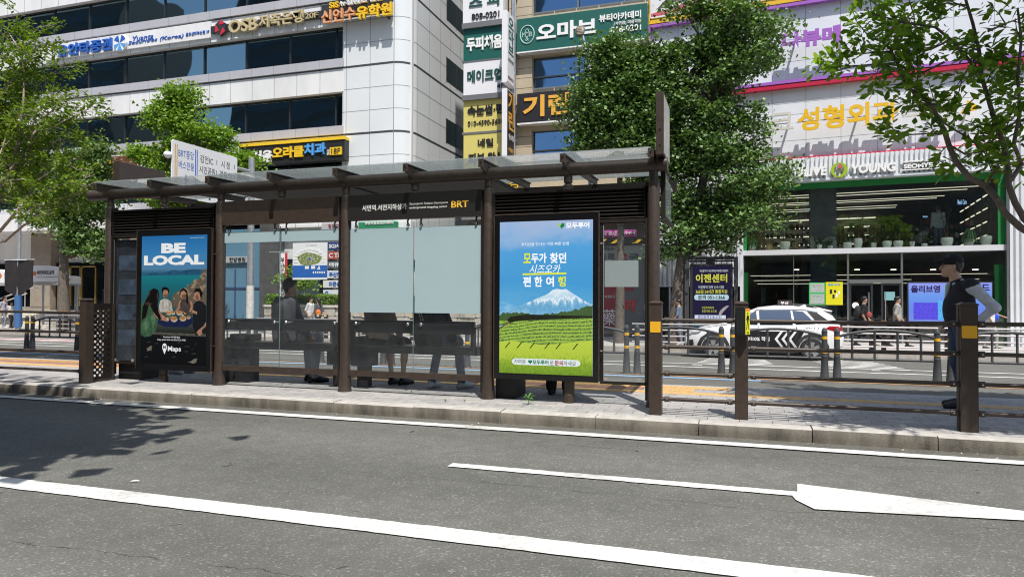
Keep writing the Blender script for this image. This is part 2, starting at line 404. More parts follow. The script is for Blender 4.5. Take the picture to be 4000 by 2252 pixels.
BLUEP = paint('blue_paint', (.27, .46, .66), .35); ORP = paint('orange_paint', (.62, .33, .14), .45); PINKP = paint('pink_paint', (.75, .45, .47), .3)
TACT = mat('tactile_yellow', (.52, .33, .13), .75, var=.2, vscale=14)

mb = MB(); mb.box(-400, 400, -300, 500, -1.4, -0.9); struct(mb, 'ground', mat('earth', (.2, .19, .17), .9))
mb = MB(); mb.poly([(-90, -30, 0), (60, -30, 0), (60, 7.0, 0), (-90, 7.0, 0)]); struct(mb, 'road', A1)
mb = MB()                                                         # gutter strip by the kerb
mb.poly([(-60, 6.62, .004), (40, 6.62, .004), (40, YK+.02, .004), (-60, YK+.02, .004)]); struct(mb, 'road_gutter', A3)
def strips(name, m, quads):
    mb = MB()
    for q in quads: mb.poly(q)
    return struct(mb, name, m)
def hline(x0, x1, y0, y1, z=.008): return [(x0, y0, z), (x1, y0, z), (x1, y1, z), (x0, y1, z)]
def wavy(x0, x1, y0, y1, z=.008, step=.06):
    """a painted line with slightly ragged edges"""
    mb = MB(); n = int((x1-x0)/step); lo = []; hi = []
    for i in range(n+1):
        x = x0+(x1-x0)*i/n; lo.append((x, y0+random.uniform(-.004, .004), z)); hi.append((x, y1+random.uniform(-.004, .004), z))
    vs = lo+hi; return mb.add(vs, [(i, i+1, n+2+i, n+1+i) for i in range(n)])
struct(wavy(-40, 20, 6.475, 6.625, .012), 'road_marking', WHITE)
struct(wavy(-30, 14, 3.43, 3.63, .008), 'road_marking', WHITE)
struct(wavy(-2.14, 0.372, 4.96, 5.075, .008), 'road_marking', WHITE)
mb = MB(); mb.poly([(.385, 5.29, .009), (.37, 5.08, .009), (.33, 4.95, .009), (.345, 4.86, .009), (.44, 4.68, .009), (1.6, 4.845, .009), (2.6, 4.955, .009), (1.66, 5.06, .009)]); struct(mb, 'road_marking', WHITE)
# loose bits of litter along the gutter
mb = MB()
for k in range(46):
    x = random.uniform(-9, 3); y = random.choice([random.uniform(6.62, 6.85), random.uniform(6.62, 6.85), random.uniform(7.0, 7.6)]); z = .006 if y < YK else PL+.003
    s_ = random.uniform(.006, .02); a = random.uniform(0, 3.1); c, d = math.cos(a)*s_, math.sin(a)*s_
    mb.add([(x-c, y-d, z), (x+d*.4, y-c*.4, z+.003), (x+c, y+d, z+.004), (x-d*.4, y+c*.4, z+.008)], [(0, 1, 2, 3)])
o = struct(mb, 'litter', mat('litter', (.55, .5, .42), .8, var=.5, vscale=3)); o['kind'] = 'stuff'
x, y = gpx(525, 1882, 0)
mb = MB(); mb.add([(x-.03, y-.012, .012), (x-.006, y-.02, .016), (x+.035, y+.02, .012), (x+.0, y+.008, .02)], [(0, 1, 2, 3)])
solo(mb, 'paper_scrap', mat('paper', (.75, .75, .72), .8), 'small white scrap of paper lying on the asphalt beside the lane line', 'litter', (x, y, 0))

# kerb stones (one row, 1 m each)
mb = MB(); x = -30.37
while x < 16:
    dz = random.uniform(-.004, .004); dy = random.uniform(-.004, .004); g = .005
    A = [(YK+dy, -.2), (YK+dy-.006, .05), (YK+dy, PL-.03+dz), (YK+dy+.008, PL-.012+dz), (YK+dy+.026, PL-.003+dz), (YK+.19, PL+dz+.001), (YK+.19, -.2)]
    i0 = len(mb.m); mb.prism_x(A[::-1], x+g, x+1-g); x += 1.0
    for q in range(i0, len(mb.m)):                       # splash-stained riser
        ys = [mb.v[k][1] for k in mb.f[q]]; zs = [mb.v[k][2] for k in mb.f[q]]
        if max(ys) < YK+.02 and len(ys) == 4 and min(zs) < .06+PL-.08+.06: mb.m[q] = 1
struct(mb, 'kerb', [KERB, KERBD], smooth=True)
mb = MB(); mb.box(-40, 20, YK+.05, YK+.185, -.2, PL-.03); struct(mb, 'kerb_bed', mat('mortar', (.07, .065, .06), .9))
# platform
mb = MB(); mb.box(-40, 20, YK+.19, YE-.15, -.3, PL); struct(mb, 'platform', PV)
mb = MB(); mb.box(-40, 20, YE-.15, YE, -.3, PL-.003); struct(mb, 'platform_edge', mat('platform_edge', (.36, .355, .35), .8, var=.15, vscale=5))
TACTY = [(9.42, 9.66, 0), (8.86, 9.12, 1)]
mb = MB()
for x0, x1, y0, y1 in ((-40, -.12, 9.42, 9.68), (-40, 20, 8.84, 9.08), (-1.05, -.55, 9.08, 9.42)):
    x = x0
    while x < x1-.05:
        w = min(.298, x1-x); mb.box(x+.002, x+w, y0, y1, PL-.01, PL+.003)
        if y0 > 9:
            for k in range(4):
                xx = x+w*(k+.5)/4; mb.box(xx-.015, xx+.015, y0+.02, y1-.02, PL+.003, PL+.008)
        x += .3
struct(mb, 'tactile_paving', TACT)
mb = MB(); mb.box(-40, -1.2, 9.12, 9.40, PL-.01, PL+.0035); struct(mb, 'red_paving', PVR)
# drainage slots beside the railing feet
# far carriageway
prof = [(YE-.02, -.02), (10.3, 0)] + [(10.3+k, GZ(10.3+k)) for k in range(1, 12)] + [(21.8, GZ(21.8)), (YF2+.05, GZ(YF2+.05))]
mb = MB()
for (ya, za), (yb, zb) in zip(prof[:-1], prof[1:]): mb.poly([(-120, ya, za), (60, ya, za), (60, yb, zb), (-120, yb, zb)])
struct(mb, 'bus_lane', A2)
def fl(x0, x1, y0, y1, h=.006): return [(x0, y0, GZ(y0)+h), (x1, y0, GZ(y0)+h), (x1, y1, GZ(y1)+h), (x0, y1, GZ(y1)+h)]
strips('road_marking', BLUEP, [fl(-60, .35, 12.62, 12.84)])
strips('road_marking', ORP, [fl(-60, 20, 13.12, 13.22)])
strips('road_marking', WHITE, [fl(-60, 20, 16.2, 16.42), fl(-60, 20, 17.75, 17.98), fl(-60, -17, 19.3, 19.6), fl(-60, -17, 21.4, 21.7)])
strips('road_marking', PINKP, [fl(-60, -17, 20.0, 20.75)])
# pointed "crossing ahead" hatches
def sp(u, v, h=.007):
    x, y = gslope(u, v); return (x, y, GZ(y)+h)
for uv in ([(2700, 1423), (2775, 1396), (2990, 1404), (3030, 1427)], [(3172, 1408), (3240, 1404), (3400, 1410), (3560, 1444), (3420, 1446), (3230, 1428)]):
    P_ = [sp(*q) for q in uv]
    mb = MB(); ys = [p[1] for p in P_]; y = min(ys)+.1
    while y < max(ys):                                # stripes along the road
        xs = []
        for i in range(len(P_)):
            a, b = P_[i], P_[(i+1) % len(P_)]
            if (a[1]-y)*(b[1]-y) < 0: t = (y-a[1])/(b[1]-a[1]); xs.append(a[0]+t*(b[0]-a[0]))
        if len(xs) >= 2: mb.poly(fl(min(xs), max(xs), y-.14, y+.14, .008))
        y += .62
    struct(mb, 'road_marking', WHITE)
# far kerb and pavement
mb = MB(); x = -60.
while x < 30: mb.box(x+.004, x+.996, YF2, YF2+.16, -.8, SW); x += 1
struct(mb, 'far_kerb', mat('far_kerb', (.40, .37, .33), .8, var=.2, vscale=4))
mb = MB(); mb.box(-120, 60, YF2+.16, 60, -.85, SW-.004); struct(mb, 'far_pavement', PVF)

# ================================================================== BUS SHELTER
BR = mat('brown_metal', (.047, .033, .025), .45, var=.24, vscale=16, bump=.06, bscale=200)
BRD = mat('dark_brown_metal', (.016, .0125, .0105), .55, var=.1, vscale=20, spec=.3)
BLK = mat('black_gloss', (.008, .008, .009), .18)
BLKM = mat('black_matt', (.016, .016, .017), .6)
STEEL = mat('stainless', (.62, .62, .62), .25, 1.0)
PX = [-8.60, -6.66, -4.73, -2.81, -0.89]; PY = 7.70
PANE = glassmat('shelter_glass', (.955, .97, .97), .004, .02, (.5, .54, .57), grad=(.30, .95, .05))
ROOFG = glassmat('roof_glass', (.86, .90, .89), .10, .20, (.80, .86, .88))
FROST = mat('frosted_film', (.375, .495, .53), .35, var=.03, vscale=1.5, spec=.4)
FROST2 = mat('frosted_film_grey', (.27, .32, .32), .4, var=.03, vscale=1.5)
sh = thing('bus_shelter', 'long brown steel bus shelter with glass roof and round posts on the platform', 'bus shelter', (-4.74, PY, PL))
for x in PX:
    mb = MB()
    mb.lathe((x, PY, PL), [(.088, 0), (.082, .03), (.072, .16), (.066, .32), (.0645, 2.44), (.058, 2.465), (.045, 2.47), (.044, 2.60)], 20)
    part(mb, 'post', BR, sh, smooth=True)
mb = MB(); mb.cyl((-8.98, PY, 2.772), (-.74, PY, 2.772), .075, n=24); part(mb, 'roof_tube', BR, sh, smooth=True)
AX = []
for i in range(4): AX += [PX[i], (PX[i]+PX[i+1])/2]
AX.append(PX[4])
YB = 9.35
for x in AX:
    mb = MB(); mb.cyl((x-.028, PY, 2.772), (x+.028, PY, 2.772), .085, n=24); mb.lathe((x, PY, 2.68), [(.05, -.06), (.05, .03)], 14)
    part(mb, 'collar', BR, sh, smooth=True)
    mb = MB()                                                # tapering I-section roof arm
    A = [(7.44, 2.80), (7.62, 2.76), (7.80, 2.80), (YB, 2.845), (YB, 2.925), (7.44, 2.898)]
    mb.prism_x(A[::-1], x-.012, x+.012); mb.prism_x([(7.44, 2.90), (YB, 2.93), (YB, 2.915), (7.44, 2.886)], x-.032, x+.032)
    mb.box(x-.032, x+.032, 7.428, 7.44, 2.805, 2.9)
    part(mb, 'roof_arm', BR, sh)
    mb = MB(); mb.cyl((x, 7.427, 2.872), (x, 7.415, 2.872), .009, n=8); part(mb, 'bolt', STEEL, sh)
for i in range(4):                                           # stub that holds each fascia from the tube
    x = AX[2*i+1]; mb = MB(); mb.lathe((x, PY, 2.56), [(.062, 0), (.062, .025), (.034, .05), (.034, .18)], 14); part(mb, 'stub', BR, sh, smooth=True)
for a, b in zip(AX[:-1], AX[1:]):
    mb = MB(); mb.add([(a+.004, 7.43, 2.906), (b-.004, 7.43, 2.906), (b-.004, YB, 2.94), (a+.004, YB, 2.94), (a+.004, 7.43, 2.918), (b-.004, 7.43, 2.918), (b-.004, YB, 2.952), (a+.004, YB, 2.952)],
        [(3, 2, 1, 0), (4, 5, 6, 7), (0, 1, 5, 4), (1, 2, 6, 5), (2, 3, 7, 6), (3, 0, 4, 7)])
    part(mb, 'roof_pane', ROOFG, sh)
mb = MB(); mb.box(-8.75, -.78, YB-.05, YB+.07, 2.72, 2.86); part(mb, 'rear_beam', BRD, sh)
mb = MB(); mb.box(-8.7, -.83, YB-.30, YB-.06, 2.70, 2.735); part(mb, 'light_trough', mat('light_trough', (.5, .45, .44), .4), sh)
for a, b in ((PX[1], PX[2]), (PX[2], PX[3])):                 # closed ceiling over the middle bays
    mb = MB(); mb.box(a+.05, b-.05, 7.86, YB-.3, 2.735, 2.79); part(mb, 'ceiling_panel', BLKM, sh)
for i in (0, 3):                                              # louvres over the two displays
    a, b = PX[i]+.062, PX[i+1]-.062; mb = MB()
    mb.box(a, b, 7.715, 7.735, 2.19, 2.53); mb.box(a, a+.03, 7.66, 7.74, 2.19, 2.535); mb.box(b-.03, b, 7.66, 7.74, 2.19, 2.535); mb.box(a+.03, b-.03, 7.655, 7.74, 2.515, 2.54)
    for k in range(8):
        z = 2.20+k*.0395; mb.add([(a+.03, 7.665, z), (b-.03, 7.665, z), (b-.03, 7.70, z+.026), (a+.03, 7.70, z+.026), (a+.03, 7.672, z-.004), (b-.03, 7.672, z-.004), (b-.03, 7.714, z+.024), (a+.03, 7.714, z+.024)],
            [(0, 1, 2, 3), (7, 6, 5, 4), (0, 4, 5, 1), (2, 6, 7, 3)])
    part(mb, 'louvre', BRD, sh)
    mb = MB(); mb.box(a, b, 7.67, 7.74, 2.15, 2.19); part(mb, 'transom', BRD, sh)
a, b = PX[1]+.066, PX[2]-.066; mb = MB(); mb.cbox(a, b, 7.635, 7.72, 2.27, 2.585, .008); part(mb, 'fascia_panel', BR, sh, label='plain brown fascia panel')
a, b = PX[2]+.066, PX[3]-.066; mb = MB(); mb.cbox(a, b, 7.635, 7.72, 2.27, 2.585, .008)
mb.box(b-.05, b+.001, 7.633, 7.64, 2.28, 2.575)
fs = part(mb, 'fascia_sign', mat('fascia_dark', (.022, .02, .019), .4), sh, label='dark fascia panel lettered with the stop name')
LW = mat('letter_white', (.8, .8, .78), .5); LY = mat('letter_amber', (.85, .50, .06), .5)
def nl(body, m, u0, vt, vb, u1, **k):
    d = 7.633; x0, z1 = ID.px(u0, vt, d); z0 = ID.px(u0, vb, d)[1]; x1 = ID.px(u1, vt, d)[0]
    return letters(fs, body, m, x0, z0, x1, z1, d+.002, .004, **k)
nl('서면역.서면지하상가', LW, 1415, 799, 823, 1589, bold=.012)
nl('Seomyeon Station·Seomyeon', LW, 1600, 789, 801, 1749); nl('underground shopping center', LW, 1600, 805, 816, 1747)
nl('BRT', LY, 1763, 783, 809, 1830, bold=.02)
# glazing bays 2 and 3
ZB, ZT = .40, 2.235
def rail_z(u, v, y=7.69): return ID.px(u, v, y)[1]
for i, (a, b) in enumerate(((PX[1]+.07, PX[2]-.07), (PX[2]+.07, PX[3]-.07))):
    c = (a+b)/2
    for s0, s1 in ((a, c-.006), (c+.006, b)):
        mb = MB(); mb.box(s0, s1, 7.685, 7.695, ZB, ZT); p = part(mb, 'glass_pane', PANE, sh)
        mb = MB()
        if i == 0: mb.box(s0+.01, s1-.01, 7.680, 7.684, 2.035, 2.175)
        else: mb.box(s0+.006, s1-.006, 7.680, 7.684, 1.125, 2.17)
        part(mb, 'frosted_film', FROST, p)
        mb = MB(); mb.box(s1-.004, s1+.001, 7.684, 7.696, ZB, ZT); part(mb, 'pane_edge', mat('glass_edge', (.16, .24, .23), .2), p)
        for xb in (s0+.09, s1-.075):
            for z in (2.195, .985):
                mb = MB()
                if z > 2: mb.tube([(xb, 7.70, 2.28), (xb, 7.668, 2.25), (xb, 7.672, 2.2)], .011, 6)
                else: mb.tube([(xb, 7.70, .985), (xb, 7.86, .985)], .012, 6)
                mb.lathe((xb, 7.684, z), [(.021, 0), (.021, -.012), (.014, -.02)], 12, 'y'); part(mb, 'glass_fixing', STEEL if z < 2 else BLKM, sh, smooth=True)
                if z > 2: mb = MB(); mb.lathe((xb, 7.663, z), [(.017, 0), (.013, -.008), (.004, -.011)], 10, 'y'); part(mb, 'bolt_head', STEEL, sh, smooth=True)
    mb = MB(); mb.box(a-.01, b+.01, 7.665, 7.715, .33, .40)
    for k in range(7): x = a+.1+(b-a-.2)*k/6; mb.box(x-.004, x+.004, 7.66, 7.668, .36, .368)
    part(mb, 'bottom_rail', BR, sh)
# narrow framed side lights in bays 1 and 4
def sidelight(x0, x1, film):
    mb = MB(); w = .03
    mb.box(x0, x1, 7.68, 7.72, .36, .39); mb.box(x0, x0+w, 7.68, 7.72, .39, 2.14); mb.box(x1-w*.6, x1, 7.68, 7.72, .39, 2.14); mb.box(x0, x1, 7.68, 7.72, 2.14, 2.16)
    fr_ = part(mb, 'side_frame', BRD, sh)
    mb = MB(); mb.box(x0+w+.006, x1-w*.6-.006, 7.694, 7.704, .41, 2.13); p = part(mb, 'glass_pane', PANE, fr_)
    mb = MB(); mb.box(x0+.045, x0+.085, 7.675, 7.69, .395, .43); mb.box(x1-.10, x1-.06, 7.675, 7.69, .395, .43); part(mb, 'glass_clip', mat('clip_grey', (.3, .29, .27), .5), fr_)
    mb = MB(); mb.cyl((x0+w+.004, 7.677, .42), (x0+w+.004, 7.677, 2.12), .006, n=6); part(mb, 'edge_strip', STEEL, fr_)
    return fr_
f1 = sidelight(-8.53, -8.06, None); f4 = sidelight(-1.475, -.965, None)
x0, z1 = ID.px(2362, 1016, 7.69); x1 = ID.px(2494, 1018, 7.69)[0]; z0 = ID.px(2362, 1118, 7.69)[1]
mb = MB(); mb.box(x0, x1, 7.688, 7.692, z0, z1); part(mb, 'frosted_sheet', FROST2, f4)
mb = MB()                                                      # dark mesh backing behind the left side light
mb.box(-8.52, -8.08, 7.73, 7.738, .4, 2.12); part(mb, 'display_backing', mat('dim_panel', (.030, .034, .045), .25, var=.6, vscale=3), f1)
mb = MB()  # dim blue bands painted in as the bluish reflections stacked in this glass
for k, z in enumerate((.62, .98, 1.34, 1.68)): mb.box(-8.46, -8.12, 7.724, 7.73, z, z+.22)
part(mb, 'painted_reflection', mat('dim_reflection', (.05, .075, .12), .3, var=.9, vscale=5), f1)
# poster fixed on bay-2 glass
pw = mat('poster_white', (.75, .78, .80), .5); pb = mat('poster_blue', (.03, .13, .45), .5)
d = 7.682; X0, Z1 = ID.px(1144, 947, d); X1 = ID.px(1279, 947, d)[0]; Z0 = ID.px(1144, 1090, d)[1]; WX, HZ = X1-X0, Z1-Z0
pos = thing('map_poster', 'white and blue illustrated map poster on the glass above the seated man', 'poster', (X0+WX/2, d, Z0))
mb = MB(); mb.box(X0, X1, d, d+.003, Z0, Z1); part(mb, 'sheet', pw, pos)
mb = MB(); mb.box(X0, X1, d-.0015, d, Z0+HZ*.06, Z0+HZ*.385); part(mb, 'blue_band', pb, pos)
mb = MB(); cx_, cz_ = X0+WX*.49, Z0+HZ*.56
blob = [(cx_+math.cos(t)*WX*.35*(1+.08*math.sin(5*t)), cz_+math.sin(t)*HZ*.17*(1+.1*math.cos(3*t))) for t in np.linspace(0, 6.0, 16)]
mb.prism_y(blob, d-.0016, d); part(mb, 'map_land', mat('map_green', (.20, .26, .09), .6, var=.6, vscale=40), pos)
mb = MB()
for k in range(46):
    t = random.uniform(0, 6.28); q = random.uniform(.2, .95); x = cx_+math.cos(t)*WX*.3*q; z = cz_+math.sin(t)*HZ*.14*q; mb.box(x-.008, x+.008, d-.003, d-.0015, z-.005, z+.005)
part(mb, 'map_drawing', mat('map_beige', (.55, .5, .42), .6), pos)
mb = MB(); mb.prism_y([(cx_-.02, cz_), (cx_+.01, cz_-.018), (cx_+.03, cz_+.005), (cx_, cz_+.025)], d-.0032, d); part(mb, 'map_pond', mat('map_blue', (.05, .18, .5), .5), pos)
mb = MB()
for k in range(13):
    t = math.pi*(-.08+1.16*k/12); x = cx_+math.cos(t)*WX*.41; z = cz_+math.sin(t)*HZ*.27; mb.box(x-.028, x+.028, d-.0025, d, z-.013, z+.013)
for k in range(2): x = X0+WX*(.42+.18*k); mb.box(x-.03, x+.03, d-.0025, d, Z0+HZ*.29, Z0+HZ*.37)
for k in range(6): x = X0+WX*(.61+.062*k); mb.box(x-.009, x+.009, d-.0025, d, Z0+HZ*.17, Z0+HZ*.22)
part(mb, 'caption_print', mat('caption_white', (.8, .82, .84), .5), pos)
mb = MB(); x = X0+WX*.75; z = Z0+HZ*.27; mb.add([(x, d-.003, z), (x+.03, d-.003, z), (x+.012, d-.003, z+.055), (x-.02, d-.003, z), (x-.003, d-.003, z), (x+.008, d-.003, z+.05)], [(0, 1, 2), (3, 4, 5)]); part(mb, 'sail_mark', LW, pos)
letters(pos, '부산시민공원 안내도', pb, X0+WX*.4, Z1-HZ*.09, X0+WX*.7, Z1-HZ*.06, d, .002)
# roof-top boxes and end wing
mb = MB(); a = ID.px(442, 630, 7.9); mb.cbox(-8.78, -8.66, 7.9, 8.75, 2.96, 3.30, .006); part(mb, 'sign_box', BR, sh)
mb = MB(); mb.cbox(-.845, -.765, 7.5, 8.15, 2.845, 3.515, .006); mb.box(-.846, -.764, 7.499, 8.151, 3.20, 3.204); fin = part(mb, 'sign_fin', BR, sh)
mb = MB(); mb.box(-.764, -.76, 7.53, 8.12, 2.86, 3.48); part(mb, 'fin_face', mat('fin_face', (.42, .42, .40), .35, var=.2, vscale=5), fin)
mb = MB()
for z in (2.95, 3.12): mb.cyl((-.80, 7.5, z), (-.80, 7.49, z), .008, n=8)
part(mb, 'fin_bolt', STEEL, fin)
mb = MB(); mb.box(-.80, -.79, 7.78, 8.65, 2.22, 2.68); wg = part(mb, 'wing_pane', ROOFG, sh)
mb = MB(); mb.box(-.82, -.77, 7.78, 8.66, 2.19, 2.22); mb.box(-.82, -.77, 7.76, 7.78, 2.19, 2.72); part(mb, 'wing_frame', BRD, wg)
# back-of-post channel with screws at the end post
for x in (PX[4]-.075, PX[0]+.07, PX[1]-.07, PX[2]-.07, PX[3]-.07):
    mb = MB(); mb.box(x-.012, x+.012, 7.66, 7.76, .2, 2.58); part(mb, 'channel', BRD, sh)
for x0, x1, y0, y1 in ((-8.52, -8.10, 7.80, 8.15), (-2.74, -2.50, 7.78, 8.2)):          # plinth cabinets under the displays
    mb = MB(); mb.cbox(x0, x1, y0, y1, PL, PL+.27, .01); part(mb, 'plinth', BLKM, sh)

# ------------------------------------------------------------------ the two advertising displays
def grad(name, stops, axis='Z', lo=0, hi=1, estr=1.0, noise=0.0, nscale=4, nvec=(1, 1, 1)):
    """a printed/backlit picture area: colours by height in the picture"""
    m = bpy.data.materials.new(name); m.use_nodes = True; n = m.node_tree; L = n.links.new; b = n.nodes['Principled BSDF']
    tc = n.nodes.new('ShaderNodeTexCoord'); sp_ = n.nodes.new('ShaderNodeSeparateXYZ'); L(tc.outputs['Object'], sp_.inputs[0])
    mr = n.nodes.new('ShaderNodeMapRange'); mr.inputs['From Min'].default_value = lo; mr.inputs['From Max'].default_value = hi; L(sp_.outputs[axis], mr.inputs['Value'])
    src = mr.outputs['Result']
    if noise:
        mp = n.nodes.new('ShaderNodeMapping'); mp.inputs['Scale'].default_value = nvec; L(tc.outputs['Object'], mp.inputs['Vector'])
        no = n.nodes.new('ShaderNodeTexNoise'); no.inputs['Scale'].default_value = nscale; no.inputs['Detail'].default_value = 6; no.inputs['Roughness'].default_value = .65; L(mp.outputs['Vector'], no.inputs['Vector'])
        ma = n.nodes.new('ShaderNodeMath'); ma.operation = 'MULTIPLY_ADD'; ma.inputs[1].default_value = noise; ma.inputs[2].default_value = -noise/2; L(no.outputs['Fac'], ma.inputs[0])
        ad = n.nodes.new('ShaderNodeMath'); ad.operation = 'ADD'; L(src, ad.inputs[0]); L(ma.outputs[0], ad.inputs[1]); src = ad.outputs[0]
    cr = n.nodes.new('ShaderNodeValToRGB'); L(src, cr.inputs[0]); e = cr.color_ramp.elements
    e[0].position, e[0].color = stops[0][0], (*stops[0][1], 1); e[1].position, e[1].color = stops[1][0], (*stops[1][1], 1)
    for p_, c_ in stops[2:]: q = e.new(p_); q.color = (*c_, 1)
    b.inputs['Base Color'].default_value = (.003, .003, .003, 1); L(cr.outputs[0], b.inputs['Emission Color']); b.inputs['Emission Strength'].default_value = estr; b.inputs['Roughness'].default_value = .25; b.inputs['Specular IOR Level'].default_value = .12
    return m
def lit(name, c, s=1.0, grain=.45):
    """a flat printed/backlit colour with the mottling of a photograph"""
    if 'lit_'+name in MATS: return MATS['lit_'+name]
    m = mat('lit_'+name, (c[0]*.1, c[1]*.1, c[2]*.1), .35, emit=c, estr=s); n = m.node_tree; b = n.nodes['Principled BSDF']; b.inputs['Specular IOR Level'].default_value = .2
    tc = n.nodes.new('ShaderNodeTexCoord'); no = n.nodes.new('ShaderNodeTexNoise'); no.inputs['Scale'].default_value = 24; no.inputs['Detail'].default_value = 5; no.inputs['Roughness'].default_value = .7; n.links.new(tc.outputs['Object'], no.inputs['Vector'])
    mr = n.nodes.new('ShaderNodeMapRange'); mr.inputs['From Min'].default_value = .3; mr.inputs['From Max'].default_value = .7; mr.inputs['To Min'].default_value = s*(1-grain); mr.inputs['To Max'].default_value = s*(1+grain); n.links.new(no.outputs['Fac'], mr.inputs['Value'])
    n.links.new(mr.outputs['Result'], b.inputs['Emission Strength']); return m
def display(label, uL, vt, vb, uR, case_uL, cvt, cvb, case_uR, foot_u, foot_r):
    d = 7.60
    x0, z1 = ID.px(case_uL, cvt, d); z0 = ID.px(case_uL, cvb, d)[1]; x1 = ID.px(case_uR, cvt, d)[0]
    fx = ID.px(foot_u, 1500, 7.7)[0]
    t = thing('advertising_display', label, 'display', ((x0+x1)/2, 7.7, PL))
    mb = MB(); mb.cbox(x0, x1, d, 7.80, z0, z1, .012); part(mb, 'case', BLK, t)
    mb = MB(); mb.box(x0-.006, x0+.006, d-.004, d+.02, z0+.01, z1-.01); mb.box(x1-.006, x1+.006, d-.004, d+.02, z0+.01, z1-.01); mb.box(x0, x1, d-.004, d+.02, z1-.006, z1+.006); part(mb, 'trim', BR, t)
    mb = MB(); mb.lathe((fx, 7.72, PL), [(foot_r*1.15, 0), (foot_r*1.12, .09), (foot_r, .095), (foot_r, z0-PL+.02)], 18); part(mb, 'support_leg', BR, t, smooth=True)
    sx0, sz1 = ID.px(uL, vt, d-.004); sz0 = ID.px(uL, vb, d-.004)[1]; sx1 = ID.px(uR, vt, d-.004)[0]
    for zz in (z0+.35, z1-.35):
        mb = MB(); mb.cyl((x1+.01, d+.03, zz), (x1+.035, d+.03, zz), .007, n=8); part(mb, 'latch', STEEL, t)
    return t, d-.004, sx0, sx1, sz0, sz1
# --- left: seaside picnic picture
t1, d, a, b, c, e = display('tall black display showing four people picnicking by a turquoise sea', 555, 921, 1412, 809, 536, 897, 1438, 829, 634, .055)
w, h = b-a, e-c
def Q(x, y): return (a+w*x, c+h*y)
off1 = OFF[t1]
L0, L1 = c-off1[2], e-off1[2]
sea_m = grad('picture_sea', [(0, (.003, .004, .005)), (.22, (.004, .006, .008)), (.30, (.05, .06, .05)), (.5, (.02, .12, .13)), (.60, (.01, .16, .20)), (.68, (.01, .22, .26)), (.71, (.03, .14, .24)), (.74, (.10, .26, .46)), (.86, (.045, .25, .55)), (1.0, (.02, .17, .46))], lo=L0, hi=L1, estr=.62, noise=.03, nscale=9, nvec=(1, 1, 4))
mb = MB(); mb.box(a, b, d, d+.006, c, e); sc1 = part(mb, 'screen', sea_m, t1)
def shape(parent, pts, m, dd, name='picture_shape', Qf=None):
    Qf = Qf or Q
    mb = MB(); P_ = [Qf(*p) for p in pts]
    ar = sum(P_[i][0]*P_[(i+1) % len(P_)][1]-P_[(i+1) % len(P_)][0]*P_[i][1] for i in range(len(P_)))
    if ar < 0: P_ = P_[::-1]
    mb.poly([(x, dd, z) for x, z in P_]); return part(mb, name, m, parent)
def ell(cx, cy, rx, ry, n=14, t0=0, t1=6.2832): return [(cx+rx*math.cos(t0+(t1-t0)*k/n), cy+ry*math.sin(t0+(t1-t0)*k/n)) for k in range(n)]
hill = lit('hill', (.02, .09, .17), .6)
shape(sc1, [(0, .695), (.1, .702), (.2, .712), (.3, .705), (.42, .718), (.5, .73), (.6, .72), (.7, .728), (.8, .735), (.9, .73), (1, .728), (1, .69), (0, .69)], hill, d-.001)
rock = mat('picture_rock', (.03, .025, .02), .5, var=.8, vscale=30, emit=(.10, .075, .05), estr=.6)
def jag(pts, n=6, amp=.012):
    out = []
    for i in range(len(pts)):
        p, q = pts[i], pts[(i+1) % len(pts)]
        for k in range(n): t = k/n; out.append((p[0]+(q[0]-p[0])*t+random.uniform(-amp, amp)*(k > 0), p[1]+(q[1]-p[1])*t+random.uniform(-amp, amp)*(k > 0)))
    return [(min(1, max(0, x)), min(1, max(0, y))) for x, y in out]
shape(sc1, jag([(1, .73), (.93, .725), (.92, .67), (.84, .645), (.72, .60), (.62, .575), (.5, .53), (.47, .45), (1, .35)]), rock, d-.0015)
rockl = mat('picture_rock_light', (.05, .04, .03), .5, var=.8, vscale=40, emit=(.30, .22, .14), estr=.55)
for pts in ([(.97, .71), (.9, .68), (.93, .66), (1, .69)], [(.84, .64), (.74, .605), (.78, .585), (.9, .62)], [(.7, .59), (.58, .56), (.62, .54), (.72, .57)], [(.98, .62), (.9, .6), (.93, .57), (1, .6)]): shape(sc1, jag(pts, 4, .008), rockl, d-.002)
skin = lit('skin', (.42, .22, .14), .6); hairm = lit('hair', (.008, .006, .006), .5); whitec = lit('shirt', (.55, .52, .46), .55); greenc = lit('green', (.05, .12, .06), .55); blackc = lit('black', (.012, .013, .016), .6); bluec = lit('navy', (.012, .02, .07), .55); browntop = lit('brown', (.07, .05, .045), .6)
# man in white tee
shape(sc1, [(.28, .44), (.30, .49), (.36, .505), (.42, .50), (.47, .48), (.5, .40), (.3, .40)], whitec, d-.002); shape(sc1, ell(.38, .545, .042, .035), skin, d-.0025); shape(sc1, ell(.38, .565, .058, .032, 14), hairm, d-.0022); shape(sc1, [(.32, .565), (.335, .53), (.345, .575), (.40, .572), (.42, .585), (.36, .60), (.33, .59)], hairm, d-.003)
# woman in brown top
shape(sc1, [(.6, .47), (.63, .50), (.70, .50), (.77, .47), (.78, .38), (.62, .38)], browntop, d-.002); shape(sc1, [(.6, .49), (.63, .5), (.58, .44), (.53, .41), (.55, .40), (.61, .435)], skin, d-.0026); shape(sc1, [(.75, .49), (.79, .48), (.80, .44), (.77, .40), (.75, .41), (.77, .45)], skin, d-.0026); shape(sc1, ell(.655, .54, .04, .034), skin, d-.0025); shape(sc1, [(.60, .54), (.61, .57), (.66, .59), (.71, .57), (.725, .53), (.735, .46), (.70, .48), (.70, .55), (.66, .57), (.62, .56)], hairm, d-.003)
